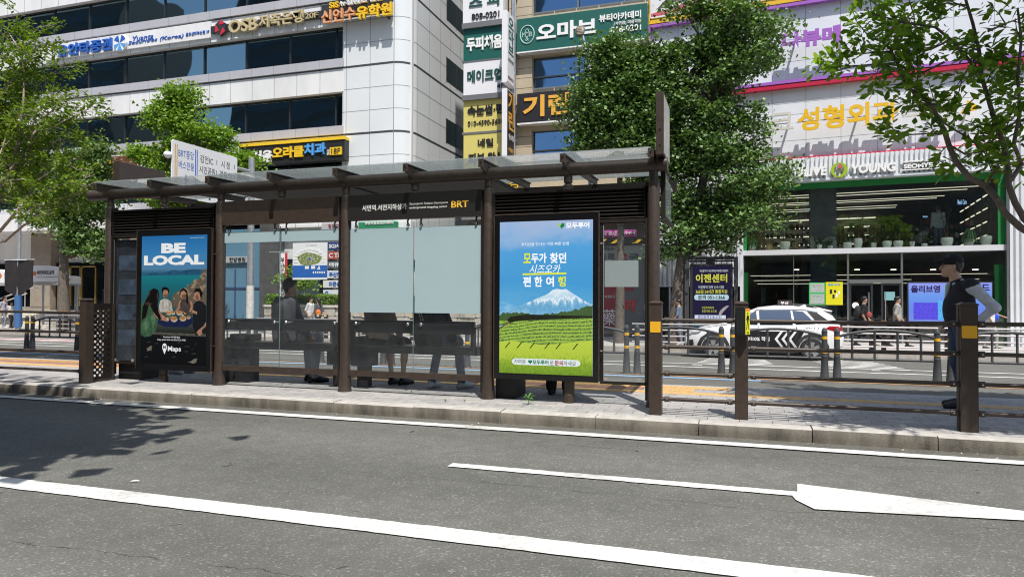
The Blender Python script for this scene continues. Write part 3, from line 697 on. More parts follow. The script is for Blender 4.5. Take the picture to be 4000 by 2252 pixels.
# man at right in dark shirt
shape(sc1, [(.80, .30), (.81, .46), (.86, .495), (.95, .48), (1, .45), (1, .25), (.85, .22)], blackc, d-.0028); shape(sc1, ell(.865, .525, .046, .038), skin, d-.003); shape(sc1, [(.81, .555), (.84, .585), (.91, .585), (.95, .55), (.93, .51), (.905, .53), (.9, .555), (.85, .56)], hairm, d-.0035); shape(sc1, [(.8, .42), (.87, .405), (.86, .385), (.79, .40)], skin, d-.0035)
shape(sc1, [(.86, .245), (.89, .265), (.97, .30), (1, .33), (1, .295), (.94, .265), (.95, .235), (.90, .222)], skin, d-.0036)
# woman with long hair at left
shape(sc1, [(0, .22), (.0, .46), (.08, .49), (.2, .47), (.3, .40), (.24, .26), (.16, .21), (.06, .2)], greenc, d-.003); shape(sc1, [(.22, .41), (.33, .38), (.44, .345), (.43, .325), (.30, .34), (.19, .37)], skin, d-.0034); shape(sc1, [(.01, .33), (.03, .44), (.10, .52), (.13, .565), (.2, .588), (.27, .572), (.285, .53), (.26, .46), (.28, .40), (.33, .345), (.29, .34), (.2, .40), (.13, .47), (.08, .36)], hairm, d-.0042)
shape(sc1, [(.26, .31), (.28, .365), (.8, .36), (.80, .32), (.72, .285), (.38, .285)], bluec, d-.0024)
bowl = lit('bowl', (.5, .42, .33), .6); food = lit('food', (.45, .17, .05), .6)
for x_, y_, r_ in ((.52, .345, .052), (.655, .352, .052), (.44, .39, .035), (.6, .395, .045), (.5, .395, .035), (.74, .36, .03)):
    shape(sc1, ell(x_, y_, r_, r_*.42), bowl, d-.0038); shape(sc1, ell(x_, y_+.006, r_*.8, r_*.26), food, d-.0044)
shape(sc1, [(.0, .245), (1, .235), (1, .215), (.0, .225)], lit('edge', (.10, .095, .08), .5), d-.0015)
for pts in ([(.09, .115), (.17, .135), (.175, .1), (.1, .085)], [(.72, .02), (.8, .03), (.88, .05), (.86, .015)]): shape(sc1, jag(pts, 3, .01), lit('pale', (.22, .2, .15), .5), d-.002)
LWE = lit('lettering_white', (.78, .80, .80), .75, .04)
def L1t(body, x0, y0, x1, y1, m=LWE, **k): letters(sc1, body, m, a+w*x0, c+h*y0, a+w*x1, c+h*y1, d-.003, .002, **k)
L1t('BE', .31, .862, .685, .94, bold=.055); L1t('LOCAL', .04, .768, .965, .846, bold=.055)
L1t('Download NAVER Maps', .36, .197, .615, .212, bold=.01); L1t('Enjoy special deals with BE LOCAL PASS', .27, .175, .70, .191, bold=.01); L1t('Maps', .43, .085, .63, .135, bold=.025)
L1t('*이미지는 실제와 다를 수 있습니다', .745, .973, .965, .981)
rim = lit('rim_light', (.30, .20, .13), .6); fold = lit('fold_green', (.10, .20, .11), .55); shade = lit('face_shade', (.20, .09, .055), .55); sleeve = lit('sleeve', (.30, .17, .12), .55)
for pts in ([(.105, .51), (.115, .545), (.15, .575), (.14, .54)], [(.25, .56), (.275, .53), (.26, .49), (.25, .52)], [(.06, .46), (.10, .48), (.18, .465), (.14, .45)]): shape(sc1, pts, lit('hair_gloss', (.05, .035, .03), .6), d-.0046)
for pts in ([(.03, .30), (.1, .36), (.14, .3), (.08, .24)], [(.16, .36), (.22, .40), (.24, .33), (.19, .27)]): shape(sc1, pts, fold, d-.0034)
shape(sc1, [(.19, .43), (.28, .42), (.34, .385), (.28, .36), (.2, .38)], sleeve, d-.0036)
for cx_, cy_ in ((.385, .535), (.66, .53)): shape(sc1, [(cx_-.03, cy_+.005), (cx_+.035, cy_+.008), (cx_+.03, cy_-.012), (cx_, cy_-.027), (cx_-.025, cy_-.012)], shade, d-.0031)
shape(sc1, [(.84, .53), (.875, .54), (.89, .515), (.87, .49), (.85, .50)], shade, d-.0034)
for pts in ([(.33, .48), (.36, .49), (.35, .42), (.32, .42)], [(.43, .485), (.46, .475), (.46, .41), (.43, .42)]): shape(sc1, pts, lit('shirt_fold', (.36, .34, .30), .55), d-.0024)
for k in range(26):
    x_, y_ = random.uniform(.36, .78), random.uniform(.335, .405); r_ = random.uniform(.006, .017); shape(sc1, ell(x_, y_, r_, r_*.5, 7), lit('dish%d' % (k % 5), [(.6, .55, .45), (.5, .2, .05), (.2, .25, .06), (.55, .4, .1), (.3, .08, .05)][k % 5], .6), d-.0049)
for k in range(40):
    x_, y_ = random.uniform(.5, .98), 0; y_ = random.uniform(.5, .44+.26*x_); r_ = random.uniform(.012, .03); shape(sc1, jag([(x_-r_, y_), (x_, y_-r_*.5), (x_+r_, y_+.004), (x_, y_+r_*.5)], 2, .006), rockl if k % 2 else rock, d-.00205)
for k in range(16):
    x_, y_ = random.uniform(.05, .95), random.uniform(.02, .21); w_ = random.uniform(.02, .09); shape(sc1, [(x_, y_), (x_+w_, y_+.004), (x_+w_*.8, y_+.014), (x_+.01, y_+.01)], lit('dim_clutter', (.035, .035, .032), .5), d-.0012)
pin = ell(.378, .126, .036, .03, 16, -.7, 3.85) + [(.378, .07)]
shape(sc1, pin, LWE, d-.004, 'map_pin'); L1t('N', .358, .114, .398, .138, m=hairm, bold=.05)
part(text_mesh('N', a+w*.361, c+h*.115, a+w*.395, c+h*.137, d-.0045, .0015, bold=.05), 'lettering', hairm, sc1)

# --- right: mountain and tea field picture
t2, d, a, b, c, e = display('tall black display showing a snowy mountain above green tea rows', 1953, 866, 1452, 2316, 1931, 839, 1475, 2340, 2222, .062)
w, h = b-a, e-c; OZ = OFF[t2]; L0, L1 = c-OZ[2], e-OZ[2]
skym = grad('picture_sky', [(0, (.25, .45, .62)), (.38, (.42, .66, .80)), (.46, (.10, .36, .62)), (.62, (.055, .30, .60)), (.8, (.08, .33, .64)), (.92, (.26, .42, .66)), (1.0, (.34, .44, .64))], lo=L0, hi=L1, estr=.9, noise=.30, nscale=2.6, nvec=(1, 1, 1.6))
mb = MB(); mb.box(a, b, d, d+.006, c, e); sc2 = part(mb, 'screen', skym, t2)
def Q2(x, y): return (a+w*x, c+h*y)
snow = grad('picture_mountain', [(0, (.30, .55, .72)), (.35, (.12, .36, .60)), (.5, (.22, .46, .66)), (.62, (.80, .88, .92)), (.72, (.45, .65, .80)), (1, (.82, .88, .92))], lo=L0+h*.36, hi=L0+h*.56, estr=.85, noise=1.1, nscale=11, nvec=(1.3, 1, .5))
shape(sc2, [(0, .385), (.1, .41), (.2, .432), (.3, .462), (.42, .495), (.52, .52), (.58, .548), (.62, .556), (.68, .551), (.72, .555), (.78, .532), (.86, .50), (.94, .47), (1, .455), (1, .36), (0, .36)], snow, d-.001, 'mountain', Q2)
def rowmat():
    m = bpy.data.materials.new('picture_tea'); m.use_nodes = True; n = m.node_tree; L = n.links.new; b_ = n.nodes['Principled BSDF']
    tc = n.nodes.new('ShaderNodeTexCoord'); sx = n.nodes.new('ShaderNodeSeparateXYZ'); L(tc.outputs['Object'], sx.inputs[0])
    no = n.nodes.new('ShaderNodeTexNoise'); no.inputs['Scale'].default_value = 55; no.inputs['Detail'].default_value = 5; L(tc.outputs['Object'], no.inputs['Vector'])
    lo_ = n.nodes.new('ShaderNodeTexNoise'); lo_.inputs['Scale'].default_value = 1.6; L(tc.outputs['Object'], lo_.inputs['Vector'])
    z = n.nodes.new('ShaderNodeMath'); z.operation = 'MULTIPLY_ADD'; z.inputs[1].default_value = .10; L(lo_.outputs['Fac'], z.inputs[0]); L(sx.outputs['Z'], z.inputs[2])
    x2 = n.nodes.new('ShaderNodeMath'); x2.operation = 'MULTIPLY_ADD'; x2.inputs[1].default_value = -.07; L(sx.outputs['X'], x2.inputs[0]); L(z.outputs[0], x2.inputs[2])
    fr = n.nodes.new('ShaderNodeMath'); fr.operation = 'MULTIPLY'; fr.inputs[1].default_value = 27; L(x2.outputs[0], fr.inputs[0])
    f2 = n.nodes.new('ShaderNodeMath'); f2.operation = 'FRACT'; L(fr.outputs[0], f2.inputs[0])
    ad = n.nodes.new('ShaderNodeMath'); ad.operation = 'MULTIPLY_ADD'; ad.inputs[1].default_value = 2.4; ad.inputs[2].default_value = -1.2; L(no.outputs['Fac'], ad.inputs[0])
    sm = n.nodes.new('ShaderNodeMath'); sm.operation = 'ADD'; L(f2.outputs[0], sm.inputs[0]); L(ad.outputs[0], sm.inputs[1])
    cr = n.nodes.new('ShaderNodeValToRGB'); L(sm.outputs[0], cr.inputs[0]); el = cr.color_ramp.elements
    el[0].position = 0; el[0].color = (.015, .05, .012, 1); el[1].position = .28; el[1].color = (.16, .30, .03, 1); q = el.new(.8); q.color = (.34, .50, .06, 1)
    L(cr.outputs[0], b_.inputs['Emission Color']); b_.inputs['Emission Strength'].default_value = .85; b_.inputs['Base Color'].default_value = (.01, .01, .01, 1)
    return m
shape(sc2, [(0, .20), (0, .305), (.12, .335), (.25, .345), (.45, .352), (.7, .362), (1, .37), (1, .17), (.5, .165)], rowmat(), d-.002, 'tea_rows', Q2)
wood = mat('picture_wood', (.01, .02, .008), .5, var=.9, vscale=45, emit=(.035, .075, .02), estr=.9)
top = [(x, y+random.uniform(-.008, .012)) for x, y in zip(np.linspace(0, 1, 60), np.interp(np.linspace(0, 1, 60), [0, .06, .12, .25, .4, .55, .66, .78, .9, 1], [.385, .392, .388, .40, .385, .39, .40, .415, .43, .455]))]
shape(sc2, top+[(1, .362), (.45, .345), (.2, .338), (.1, .322), (.0, .312)], wood, d-.0016, 'tree_belt', Q2)
dark = lit('hedge_dark', (.018, .02, .012), .8)
shape(sc2, [(.12, .372), (.3, .388), (1, .382), (1, .372), (.45, .356), (.2, .346), (.1, .325), (.08, .345)], dark, d-.0022, 'hedge_shade', Q2)
shape(sc2, [(0, .32), (.1, .335), (.09, .345), (0, .345)], lit('tea_light', (.22, .38, .05), .85), d-.0024, 'tea_patch', Q2)
shape(sc2, [(0, .30), (.1, .338), (.12, .335), (0, .285)], lit('earth_path', (.16, .12, .07), .8), d-.0026, 'path', Q2)
bush = grad('picture_bushes', [(0, (.10, .22, .02)), (.42, (.24, .38, .03)), (.55, (.42, .55, .05)), (1, (.50, .62, .07))], lo=L0-.1, hi=L0+h*.25, estr=.85, noise=.9, nscale=60, nvec=(1, 1, .6))
shape(sc2, [(0, 0), (0, .205), (.12, .215), (.3, .2), (.5, .19), (.7, .205), (.85, .215), (1, .225), (1, 0)], bush, d-.0024, 'bushes', Q2)
for x_ in (.06, .19, .33, .49, .61, .79): shape(sc2, [(x_, .165), (x_+.05, .205), (x_+.065, .205), (x_+.012, .165)], dark, d-.0028, 'bush_gap', Q2)
YG = lit('lettering_lime', (.62, .68, .03), .9, .03); WL = lit('lettering_bright', (.86, .88, .90), .85, .03); DG = lit('lettering_green', (.01, .20, .10), .7); RD = lit('lettering_red', (.40, .02, .03), .7); KB = lit('lettering_black', (.01, .01, .012), .7)
def L2(body, m, x0, y0, x1, y1, dd=.004, **k): letters(sc2, body, m, a+w*x0, c+h*y0, a+w*x1, c+h*y1, d-dd, .002, **k)
L2('모두투어', WL, .72, .945, .965, .985, bold=.04)
def heart(cx_, cy_, s_): return [(cx_+s_*16*math.sin(t)**3/16, cy_+(s_*w/h)*(13*math.cos(t)-5*math.cos(2*t)-2*math.cos(3*t)-math.cos(4*t))/16) for t in np.linspace(0, 6.1, 22)]
shape(sc2, heart(.672, .966, .034), lit('heart_lime', (.35, .55, .05), .8), d-.004, 'heart_mark', Q2); shape(sc2, [(.672, .945), (.705, .963), (.70, .98), (.68, .982), (.655, .962)], DG, d-.005, 'heart_mark', Q2)
L2('후지산을 만나는 가장 빠른 방법', WL, .24, .838, .75, .86)
L2('모', YG, .265, .725, .345, .79, bold=.03); L2('두가', WL, .35, .725, .515, .79, bold=.03); L2('찾던', WL, .55, .722, .725, .79, bold=.03)
L2('시즈오카', WL, .33, .656, .665, .715, slant=.28, bold=.005)
shape(sc2, [(.255, .646), (.725, .650), (.725, .662), (.255, .658)], YG, d-.004, 'underline', Q2)
for ch, x_, m_ in (('편', .262, WL), ('한', .385, WL), ('여', .51, WL), ('행', .637, YG)): L2(ch, m_, x_, .57, x_+.085, .637, bold=.03)
pill = [(.185+.045*math.cos(t), .078+.021*math.sin(t)) for t in np.linspace(1.57, 4.71, 8)]+[(.83+.045*math.cos(t), .078+.021*math.sin(t)) for t in np.linspace(-1.57, 1.57, 8)]
shape(sc2, pill, lit('pill', (.66, .74, .74), .85, .03), d-.004, 'caption_pill', Q2)
L2('가까운', KB, .165, .064, .295, .094, .006, bold=.01); shape(sc2, heart(.342, .079, .024), DG, d-.006, 'heart_mark', Q2); L2('모두투어', DG, .37, .062, .54, .093, .006, bold=.04); L2('로', KB, .553, .062, .595, .092, .006); L2('문의', RD, .605, .06, .695, .092, .006, bold=.03); L2('하세요', KB, .70, .06, .83, .092, .006)

# ================================================================== BENCHES, RAILINGS, BOLLARDS
BENCH = mat('bench_dark', (.020, .021, .024), .45, var=.15, vscale=8)
BENCHT = mat('bench_top', (.075, .062, .055), .4, var=.15, vscale=8)
def bench(a, b, label, legs, arms, endbox=None):
    t = thing('bench', label, 'bench', ((a+b)/2, 8.12, PL))
    mb = MB(); mb.cbox(a, b, 7.96, 8.30, .60, .695, .008); part(mb, 'seat', BENCH, t)
    mb = MB(); mb.box(a+.01, b-.01, 7.965, 8.295, .695, .70); part(mb, 'seat_board', BENCHT, t)
    mb = MB(); mb.cbox(a, b, 7.86, 7.90, .865, .985, .008); mb.cyl((a, 7.875, 1.0), (b, 7.875, 1.0), .022, n=10); part(mb, 'backrest', BENCH, t)
    for x in legs:
        mb = MB(); mb.cbox(x-.075, x+.075, 8.07, 8.19, PL, .60, .006); mb.box(x-.11, x+.11, 8.03, 8.23, PL, PL+.012); part(mb, 'leg', BENCH, t)
        mb = MB(); mb.box(x-.14, x+.14, 8.02, 8.24, .42, .60); part(mb, 'bracket', BENCH, t)
    for x in arms:
        mb = MB(); mb.cbox(x-.04, x+.04, 8.0, 8.25, .70, .80, .01); part(mb, 'armrest', BENCH, t)
    for x in (a+.04, b-.04):
        mb = MB(); mb.box(x-.02, x+.02, 7.88, 7.98, .62, .98); part(mb, 'back_strut', BENCH, t)
    if endbox:
        x0, x1 = endbox; A = [(x0, PL), (x1, PL), (x1, .70), (x1-.05, .75), (x0+.09, .75), (x0+.02, .71), (x0, .62)]
        mb = MB(); mb.prism_y(A, 8.02, 8.25); part(mb, 'end_panel', BENCH, t)
    return t
x2 = lambda u, y=8.1: ID.px(u, 1400, y)[0]
bench(x2(885), x2(1345), 'dark steel leaning bench behind the clear glass, with a man sitting on it', [x2(1325)], [x2(925), x2(984)], (x2(885), x2(985)))
bench(x2(1392), x2(1880), 'dark steel leaning bench behind the frosted glass, under two seated people', [x2(1420)], [x2(1400), x2(1440)])

YFN = 7.22
RZ = [1.09, .82, .55, .29]
YELR = mat('reflector_yellow', (.80, .42, .02), .45)
def rail_span(t, xa, xb, y=YFN, ends=(1, 1)):
    for z in RZ:
        mb = MB(); mb.cyl((xa+.06, y, z), (xb-.06, y, z), .0195, n=12)
        for k in range(3):                                   # fluted tube
            pass
        p = part(mb, 'rail', BR, t, smooth=True)
        for e, xx, sg in ((ends[0], xa, 1), (ends[1], xb, -1)):
            if not e: continue
            mb = MB(); mb.cyl((xx+sg*.085, y, z), (xx+sg*.135, y, z), .029, n=14); mb.box(xx+sg*.05, xx+sg*.09, y-.012, y+.012, z-.017, z+.017); part(mb, 'rail_clamp', BR, p, smooth=True)
            mb = MB(); mb.cyl((xx+sg*.112, y-.026, z), (xx+sg*.112, y-.034, z), .008, n=8); mb.cyl((xx+sg*.07, y-.012, z), (xx+sg*.07, y-.02, z), .006, n=8); part(mb, 'clamp_hardware', STEEL, p)
def fpost(t, x, w=.06, y=YFN, refl=False, top=1.255):
    mb = MB(); mb.cbox(x-w, x+w, y-w, y+w, PL, top, .006); mb.box(x-w-.004, x-w+.012, y-.02, y+.02, PL, top); p = part(mb, 'post', BR, t)
    mb = MB(); w2 = w+.006; mb.add([(x-w2, y-w2, top), (x+w2, y-w2, top), (x+w2, y+w2, top), (x-w2, y+w2, top), (x-w2, y-w2, top+.012), (x+w2, y-w2, top+.012), (x+w2, y+w2, top+.012), (x-w2, y+w2, top+.012), (x-w*.6, y-w*.6, top+.03), (x+w*.6, y-w*.6, top+.03), (x+w*.6, y+w*.6, top+.03), (x-w*.6, y+w*.6, top+.03)],
        [(3, 2, 1, 0), (0, 1, 5, 4), (1, 2, 6, 5), (2, 3, 7, 6), (3, 0, 4, 7), (4, 5, 9, 8), (5, 6, 10, 9), (6, 7, 11, 10), (7, 4, 8, 11), (8, 9, 10, 11)]); part(mb, 'post_cap', BR, p)
    mb = MB(); mb.cbox(x-w+.008, x+w-.008, y-w-.003, y-w+.01, .965, 1.075, .003)
    if refl: part(mb, 'reflector', YELR, p)
    return p
t = thing('guard_railing', 'brown four bar guard railing in front of the standing man', 'railing', (.5, YFN, PL))
fpost(t, -.81, refl=True); fpost(t, .02); fpost(t, 1.945, .068, refl=True); fpost(t, 3.9)
rail_span(t, -.81, .02); rail_span(t, .02, 1.945); rail_span(t, 1.945, 3.9); rail_span(t, 3.9, 5.8)
t = thing('guard_railing', 'brown four bar guard railing running off the left edge from the shelter', 'railing', (-10.4, YFN, PL))
fpost(t, -8.46); fpost(t, -10.4); fpost(t, -12.35)
rail_span(t, -10.4, -8.46); rail_span(t, -12.35, -10.4); rail_span(t, -14.3, -12.35)
# perforated plate between the end post and the shelter
mb = MB(); y0, y1, z0, z1, X = 7.30, 7.635, PL+.03, 1.215, -8.47
nx, nz = 8, 27; cw, chh = (y1-y0)/nx, (z1-z0)/nz
for i in range(nx):
    for k in range(nz):
        ya, za = y0+i*cw, z0+k*chh; yc, zc = ya+cw/2, za+chh/2
        if (i+k) % 2 or i in (0, nx-1) or k in (0, nz-1) or (k == nz-2):
            mb.add([(X, ya, za), (X, ya+cw, za), (X, ya+cw, za+chh), (X, ya, za+chh)], [(0, 1, 2, 3)]); continue
        r_ = min(cw, chh)*.47; sq = [(X, ya, za), (X, yc, za), (X, ya+cw, za), (X, ya+cw, zc), (X, ya+cw, za+chh), (X, yc, za+chh), (X, ya, za+chh), (X, ya, zc)]
        rg = [(X, yc+r_*math.cos(q), zc+r_*math.sin(q)) for q in [math.radians(225+45*j) for j in range(8)]]
        mb.add(sq+rg, [(j, (j+1) % 8, 8+(j+1) % 8, 8+j) for j in range(8)])
pp = part(mb, 'perforated_panel', BRD, t)
mb = MB(); mb.box(X-.015, X+.015, y0-.03, y0, PL, 1.22); mb.box(X-.015, X+.015, y1, y1+.03, PL, 1.22); mb.box(X-.015, X+.015, y0, y1, PL, PL+.03); part(mb, 'panel_frame', BR, pp)

# crossing call unit on the middle post
ca = thing('crossing_unit', 'small yellow pedestrian sign unit with walking figure on a railing post', 'call unit', (.055, 7.13, .96))
R = Matrix.Translation((.03, 7.115, 0)) @ Matrix.Rotation(rad(-38), 4, 'Z')
mb = MB(); mb.xf = R; mb.cbox(-.055, .055, -.035, .035, .955, 1.225, .012); part(mb, 'housing', BLKM, ca)
R2 = Matrix.Translation((.03, 7.115, 0)) @ Matrix.Rotation(rad(-38), 4, 'Z')
YS = mat('sign_yellow', (.72, .70, .02), .5); ORS = mat('sign_orange', (.75, .25, .03), .5)
mb = MB(); mb.xf = R; mb.box(.0555, .0585, -.033, .033, .965, 1.215); sg = part(mb, 'sign_face', YS, ca)
mb = MB(); mb.xf = R; mb.box(.0586, .0592, -.033, .033, 1.19, 1.215); part(mb, 'sign_band', ORS, sg)
mb = MB(); mb.xf = R
def xq(pts): mb.poly([(.0595, y, z) for y, z in pts])
xq([(.0+.008*math.cos(q), 1.168+.010*math.sin(q)) for q in np.linspace(0, 5.8, 10)]); xq([(-.012, 1.15), (-.010, 1.085), (.010, 1.085), (.014, 1.15)]); xq([(-.010, 1.088), (-.024, 1.01), (-.014, 1.01), (.0, 1.085)]); xq([(.0, 1.088), (.012, 1.01), (.022, 1.01), (.010, 1.085)]); xq([(.012, 1.15), (.026, 1.10), (.018, 1.095), (.008, 1.14)]); xq([(-.012, 1.15), (-.024, 1.105), (-.016, 1.10), (-.006, 1.14)])
for z in (.99, .98, .972): xq([(-.015, z), (.018, z), (.018, z+.004), (-.015, z+.004)])
part(mb, 'walking_figure', KB, sg)
mb = MB(); mb.xf = R
for i in range(5):
    for k in range(12): mb.box(-.04+i*.017, -.032+i*.017, -.0375, -.0345, .98+k*.018, .988+k*.018)
part(mb, 'grille', mat('grille_grey', (.06, .06, .06), .5), ca)

# ------------------------------------------------------------------ delineators between the bus lane and the traffic lanes
BOL = mat('bollard_grey', (.055, .06, .064), .5, var=.1, vscale=10)
YB2 = 13.33; ZB2 = GZ(YB2)
P0 = -.215; STEP = 1.735
def make_bollard():
    t = thing('bollard', '-', 'bollard', (0, YB2, ZB2))
    mb = MB(); mb.lathe((0, YB2, ZB2), [(.10, 0), (.10, .018), (.078, .02), (.074, .03), (.062, .25), (.052, .42), (.054, .425), (.054, .44), (.048, .445), (.048, .86), (.054, .862), (.054, .875), (.043, .88), (.040, .905), (.026, .93), (.0, .937)], 18); part(mb, 'body', BOL, t, smooth=True)
    for z in (.49, .735): mb = MB(); mb.lathe((0, YB2, ZB2+z), [(.0492, 0), (.0492, .05)], 18); part(mb, 'reflective_band', YELR, t, smooth=True)
    mb = MB()
    for k in range(4): q = k*1.571+.78; mb.cyl((.086*math.cos(q), YB2+.086*math.sin(q), ZB2+.018), (.086*math.cos(q), YB2+.086*math.sin(q), ZB2+.03), .011, n=6)
    part(mb, 'anchor_bolt', STEEL, t)
    return t
def make_arch(x0):
    w = STEP-.27; t = thing('arched_barrier', '-', 'barrier', (x0+w/2, YB2, ZB2))
    n = 12; top = [(x0+w*k/n, YB2, ZB2+.79+.11*math.sin(math.pi*k/n)**.8) for k in range(n+1)]
    mb = MB(); mb.tube(top, .024, 10); part(mb, 'top_bar', BOL, t, smooth=True)
    mb = MB(); mb.tube([(x0, YB2, ZB2+.40), (x0+w, YB2, ZB2+.40)], .022, 10); part(mb, 'bottom_bar', BOL, t, smooth=True)
    for q in (.14, .38, .62, .86):
        x = x0+w*q; zt = ZB2+.79+.11*math.sin(math.pi*q)**.8; mb = MB(); mb.lathe((x, YB2, ZB2+.40), [(.028, 0), (.02, .05), (.02, zt-ZB2-.45), (.028, zt-ZB2-.40)], 10); part(mb, 'baluster', BOL, t, smooth=True)
    for x in (x0-.01, x0+w+.01):
        for z in (.79, .40): mb = MB(); mb.ball((x, YB2, ZB2+z), .032, 8); part(mb, 'hinge', BOL, t, smooth=True)
    return t
where = {-10: 'at the far left edge, under the banner pole', -9: 'hidden partly by the left railing post', -8: 'behind the seaside display', -7: 'just right of the seaside display', -6: 'at the left of the clear glass bay', -5: "behind the seated man's right knee", -4: "behind the seated woman's calves", -3: 'beside the white trainers of the seated person', -2: 'behind the mountain display', -1: 'under the pink phone number sign', 0: 'in front of the front wheel of the white taxi', 1: 'at the rear wheel of the white taxi', 2: 'half hidden by the standing man', 3: 'at the right edge beyond the railing', 4: 'outside the right edge'}
b0 = make_bollard(); a0 = None; first = True
hidden = {-8, -2, 4}
for k in range(-10, 4):
    xm = P0+STEP*k
    if k not in hidden:
        for sgn in (-1, 1):
            lab = ('left' if sgn < 0 else 'right')+' bollard of the pair '+where[k]
            if first: o = b0; o.location = (xm+sgn*.1, YB2, ZB2); o['label'] = lab; first = False
            else: o = dup(b0, (xm+sgn*.1, YB2, ZB2), label=lab)
            o['group'] = 'paired bollards along the bus lane'
    x0 = xm+.135
    lab = 'arched barrier right of the bollards '+where[k]
    if a0 is None: a0 = make_arch(x0); a0['label'] = lab; ax0 = a0.location.x-x0; a0['group'] = 'arched barriers along the bus lane'
    elif k != -8: o = dup(a0, (x0+ax0, YB2, ZB2), label=lab)

# ------------------------------------------------------------------ far pavement railing
BRF = mat('far_brown', (.035, .028, .024), .5); SHINE = mat('far_rail_steel', (.62, .58, .58), .3, .6)
def far_rail(x0, x1, label):
    y = 23.95; t = thing('pavement_railing', label, 'railing', ((x0+x1)/2, y, SW)); x = x0
    while x <= x1+.01:
        for dx in (-.17, .17):
            mb = MB(); mb.cbox(x+dx-.06, x+dx+.06, y-.06, y+.06, SW, SW+.93, .008); p = part(mb, 'post', BRF, t)
            mb = MB(); mb.box(x+dx-.07, x+dx+.07, y-.07, y+.07, SW+.93, SW+.965); part(mb, 'post_cap', YELR, p)
            mb = MB(); mb.box(x+dx-.05, x+dx+.05, y-.068, y-.06, SW+.86, SW+.92); part(mb, 'reflector', mat('reflector_white', (.75, .75, .72), .4), p)
        x += 2.05
    for z in (.76, .56, .36, .16):
        mb = MB(); mb.cyl((x0-1, y-.08, SW+z), (x1+1, y-.08, SW+z), .026, n=8); part(mb, 'rail', SHINE, t, smooth=True)
    return t
xr = ID.px(3428, 1380, 23.95)[0]
far_rail(xr-2.05*0, xr+2.05*3, 'far pavement railing with twin brown posts in front of the cosmetics shop door')
xl = ID.px(2622, 1330, 23.95)[0]
far_rail(xl-.3, xl+1.4, 'short far railing with brown posts behind the taxi bonnet, by the notice board')
far_rail(-29.5, -29.5+2.05*3, 'far pavement railing with steel bars below the subway canopies at the left')
far_rail(-17.8, -17.8+2.05*3, 'far pavement railing seen faintly through the clear shelter glass')

# ------------------------------------------------------------------ notice board across the road
fy = 24.9
def U(u, v, y=fy): return ID.px(u, v, y)
nb = thing('notice_board', 'dark framed purple notice board with yellow headline beside the ginkgo trunk', 'notice board', (U(2780, 1300)[0], fy, SW))
for u in (2683, 2875):
    x = U(u, 1200)[0]; mb = MB(); mb.cbox(x-.07, x+.07, fy, fy+.14, SW, U(2680, 1003)[1], .008); part(mb, 'post', mat('board_grey', (.06, .062, .066), .45), nb)
xa, z1 = U(2696, 1030); xb = U(2862, 1030)[0]; z0 = U(2696, 1285)[1]
mb = MB(); mb.cbox(xa, xb, fy-.08, fy+.2, z0, z1, .01); bx = part(mb, 'case', BLKM, nb)
za = U(2696, 1001)[1]; mb = MB(); mb.box(xa-.05, xb+.05, fy-.03, fy+.12, za-.1, za); mb.box(xa+.9*(xb-xa)/2-.12, xa+(xb-xa)/2+.12, fy, fy+.06, z1, za-.1); part(mb, 'head_bar', BLKM, nb)
for z in (za-.15, z1-.15):
    mb = MB(); mb.cyl((U(2683, 1200)[0], fy+.05, z), (U(2875, 1200)[0], fy+.05, z), .03, n=8); part(mb, 'cross_bar', BLKM, nb)
dd = fy-.085; xa, z1 = U(2706, 1037, dd); xb = U(2856, 1037, dd)[0]; z0 = U(2706, 1275, dd)[1]
mb = MB(); mb.box(xa, xb, dd, dd+.01, z0, z1); scr = part(mb, 'poster', lit('navy_poster', (.015, .012, .045), .7), nb)
W3, H3 = xb-xa, z1-z0
def NB(body, m, x0, y0, x1, y1, **k): letters(scr, body, m, xa+W3*x0, z1-H3*y1, xa+W3*x1, z1-H3*y0, dd-.004, .003, **k)
def nbr(x0, y0, x1, y1, m, n='panel_band'): mb = MB(); mb.box(xa+W3*x0, xa+W3*x1, dd-.004, dd, z1-H3*y1, z1-H3*y0); part(mb, n, m, scr)
NY = lit('notice_yellow', (.55, .55, .06), .8); NW = lit('notice_white', (.7, .75, .8), .75)
NB('부산광역시 여성폭력방지종합지원센터', NW, .18, .06, .92, .10); NB('이젠센터', NY, .08, .13, .9, .27, bold=.03)
NB('여성폭력 피해 신속 대응', NW, .15, .32, .82, .37); NB('365일 24시간 통합지원', NY, .08, .385, .9, .45, bold=.02)
mb = MB(); pl_ = [(xa+W3*(.09+.05*math.cos(q)), z1-H3*(.51)+H3*.045*math.sin(q)) for q in np.linspace(1.57, 4.71, 7)]+[(xa+W3*(.89+.05*math.cos(q)), z1-H3*.51+H3*.045*math.sin(q)) for q in np.linspace(-1.57, 1.57, 7)]
mb.prism_y(pl_, dd-.004, dd); part(mb, 'phone_pill', lit('pill_pale', (.45, .62, .68), .8), scr)
NB('문의 051-1366', KB, .14, .475, .84, .545, bold=.03)
nbr(.05, .80, .86, .86, lit('label_white', (.62, .66, .78), .8)); NB('광고문의 518-5193', lit('notice_blue', (.03, .06, .3), .7), .14, .805, .75, .855, bold=.02)
nbr(.0, .865, 1, .925, lit('band_orange', (.42, .16, .03), .7)); nbr(.0, .93, 1, .985, lit('band_teal', (.02, .13, .13), .7))
NB('젠더범죄예방사업실', NW, .1, .875, .68, .915); NB('디지털성범죄피해자지원센터', NW, .1, .938, .84, .975)
NB('여성폭력피해', NY, .24, .66, .55, .70); NB('통합지원 로드맵', NY, .24, .715, .62, .755)
mb = MB(); hx, hz = xa+W3*.8, z1-H3*.72
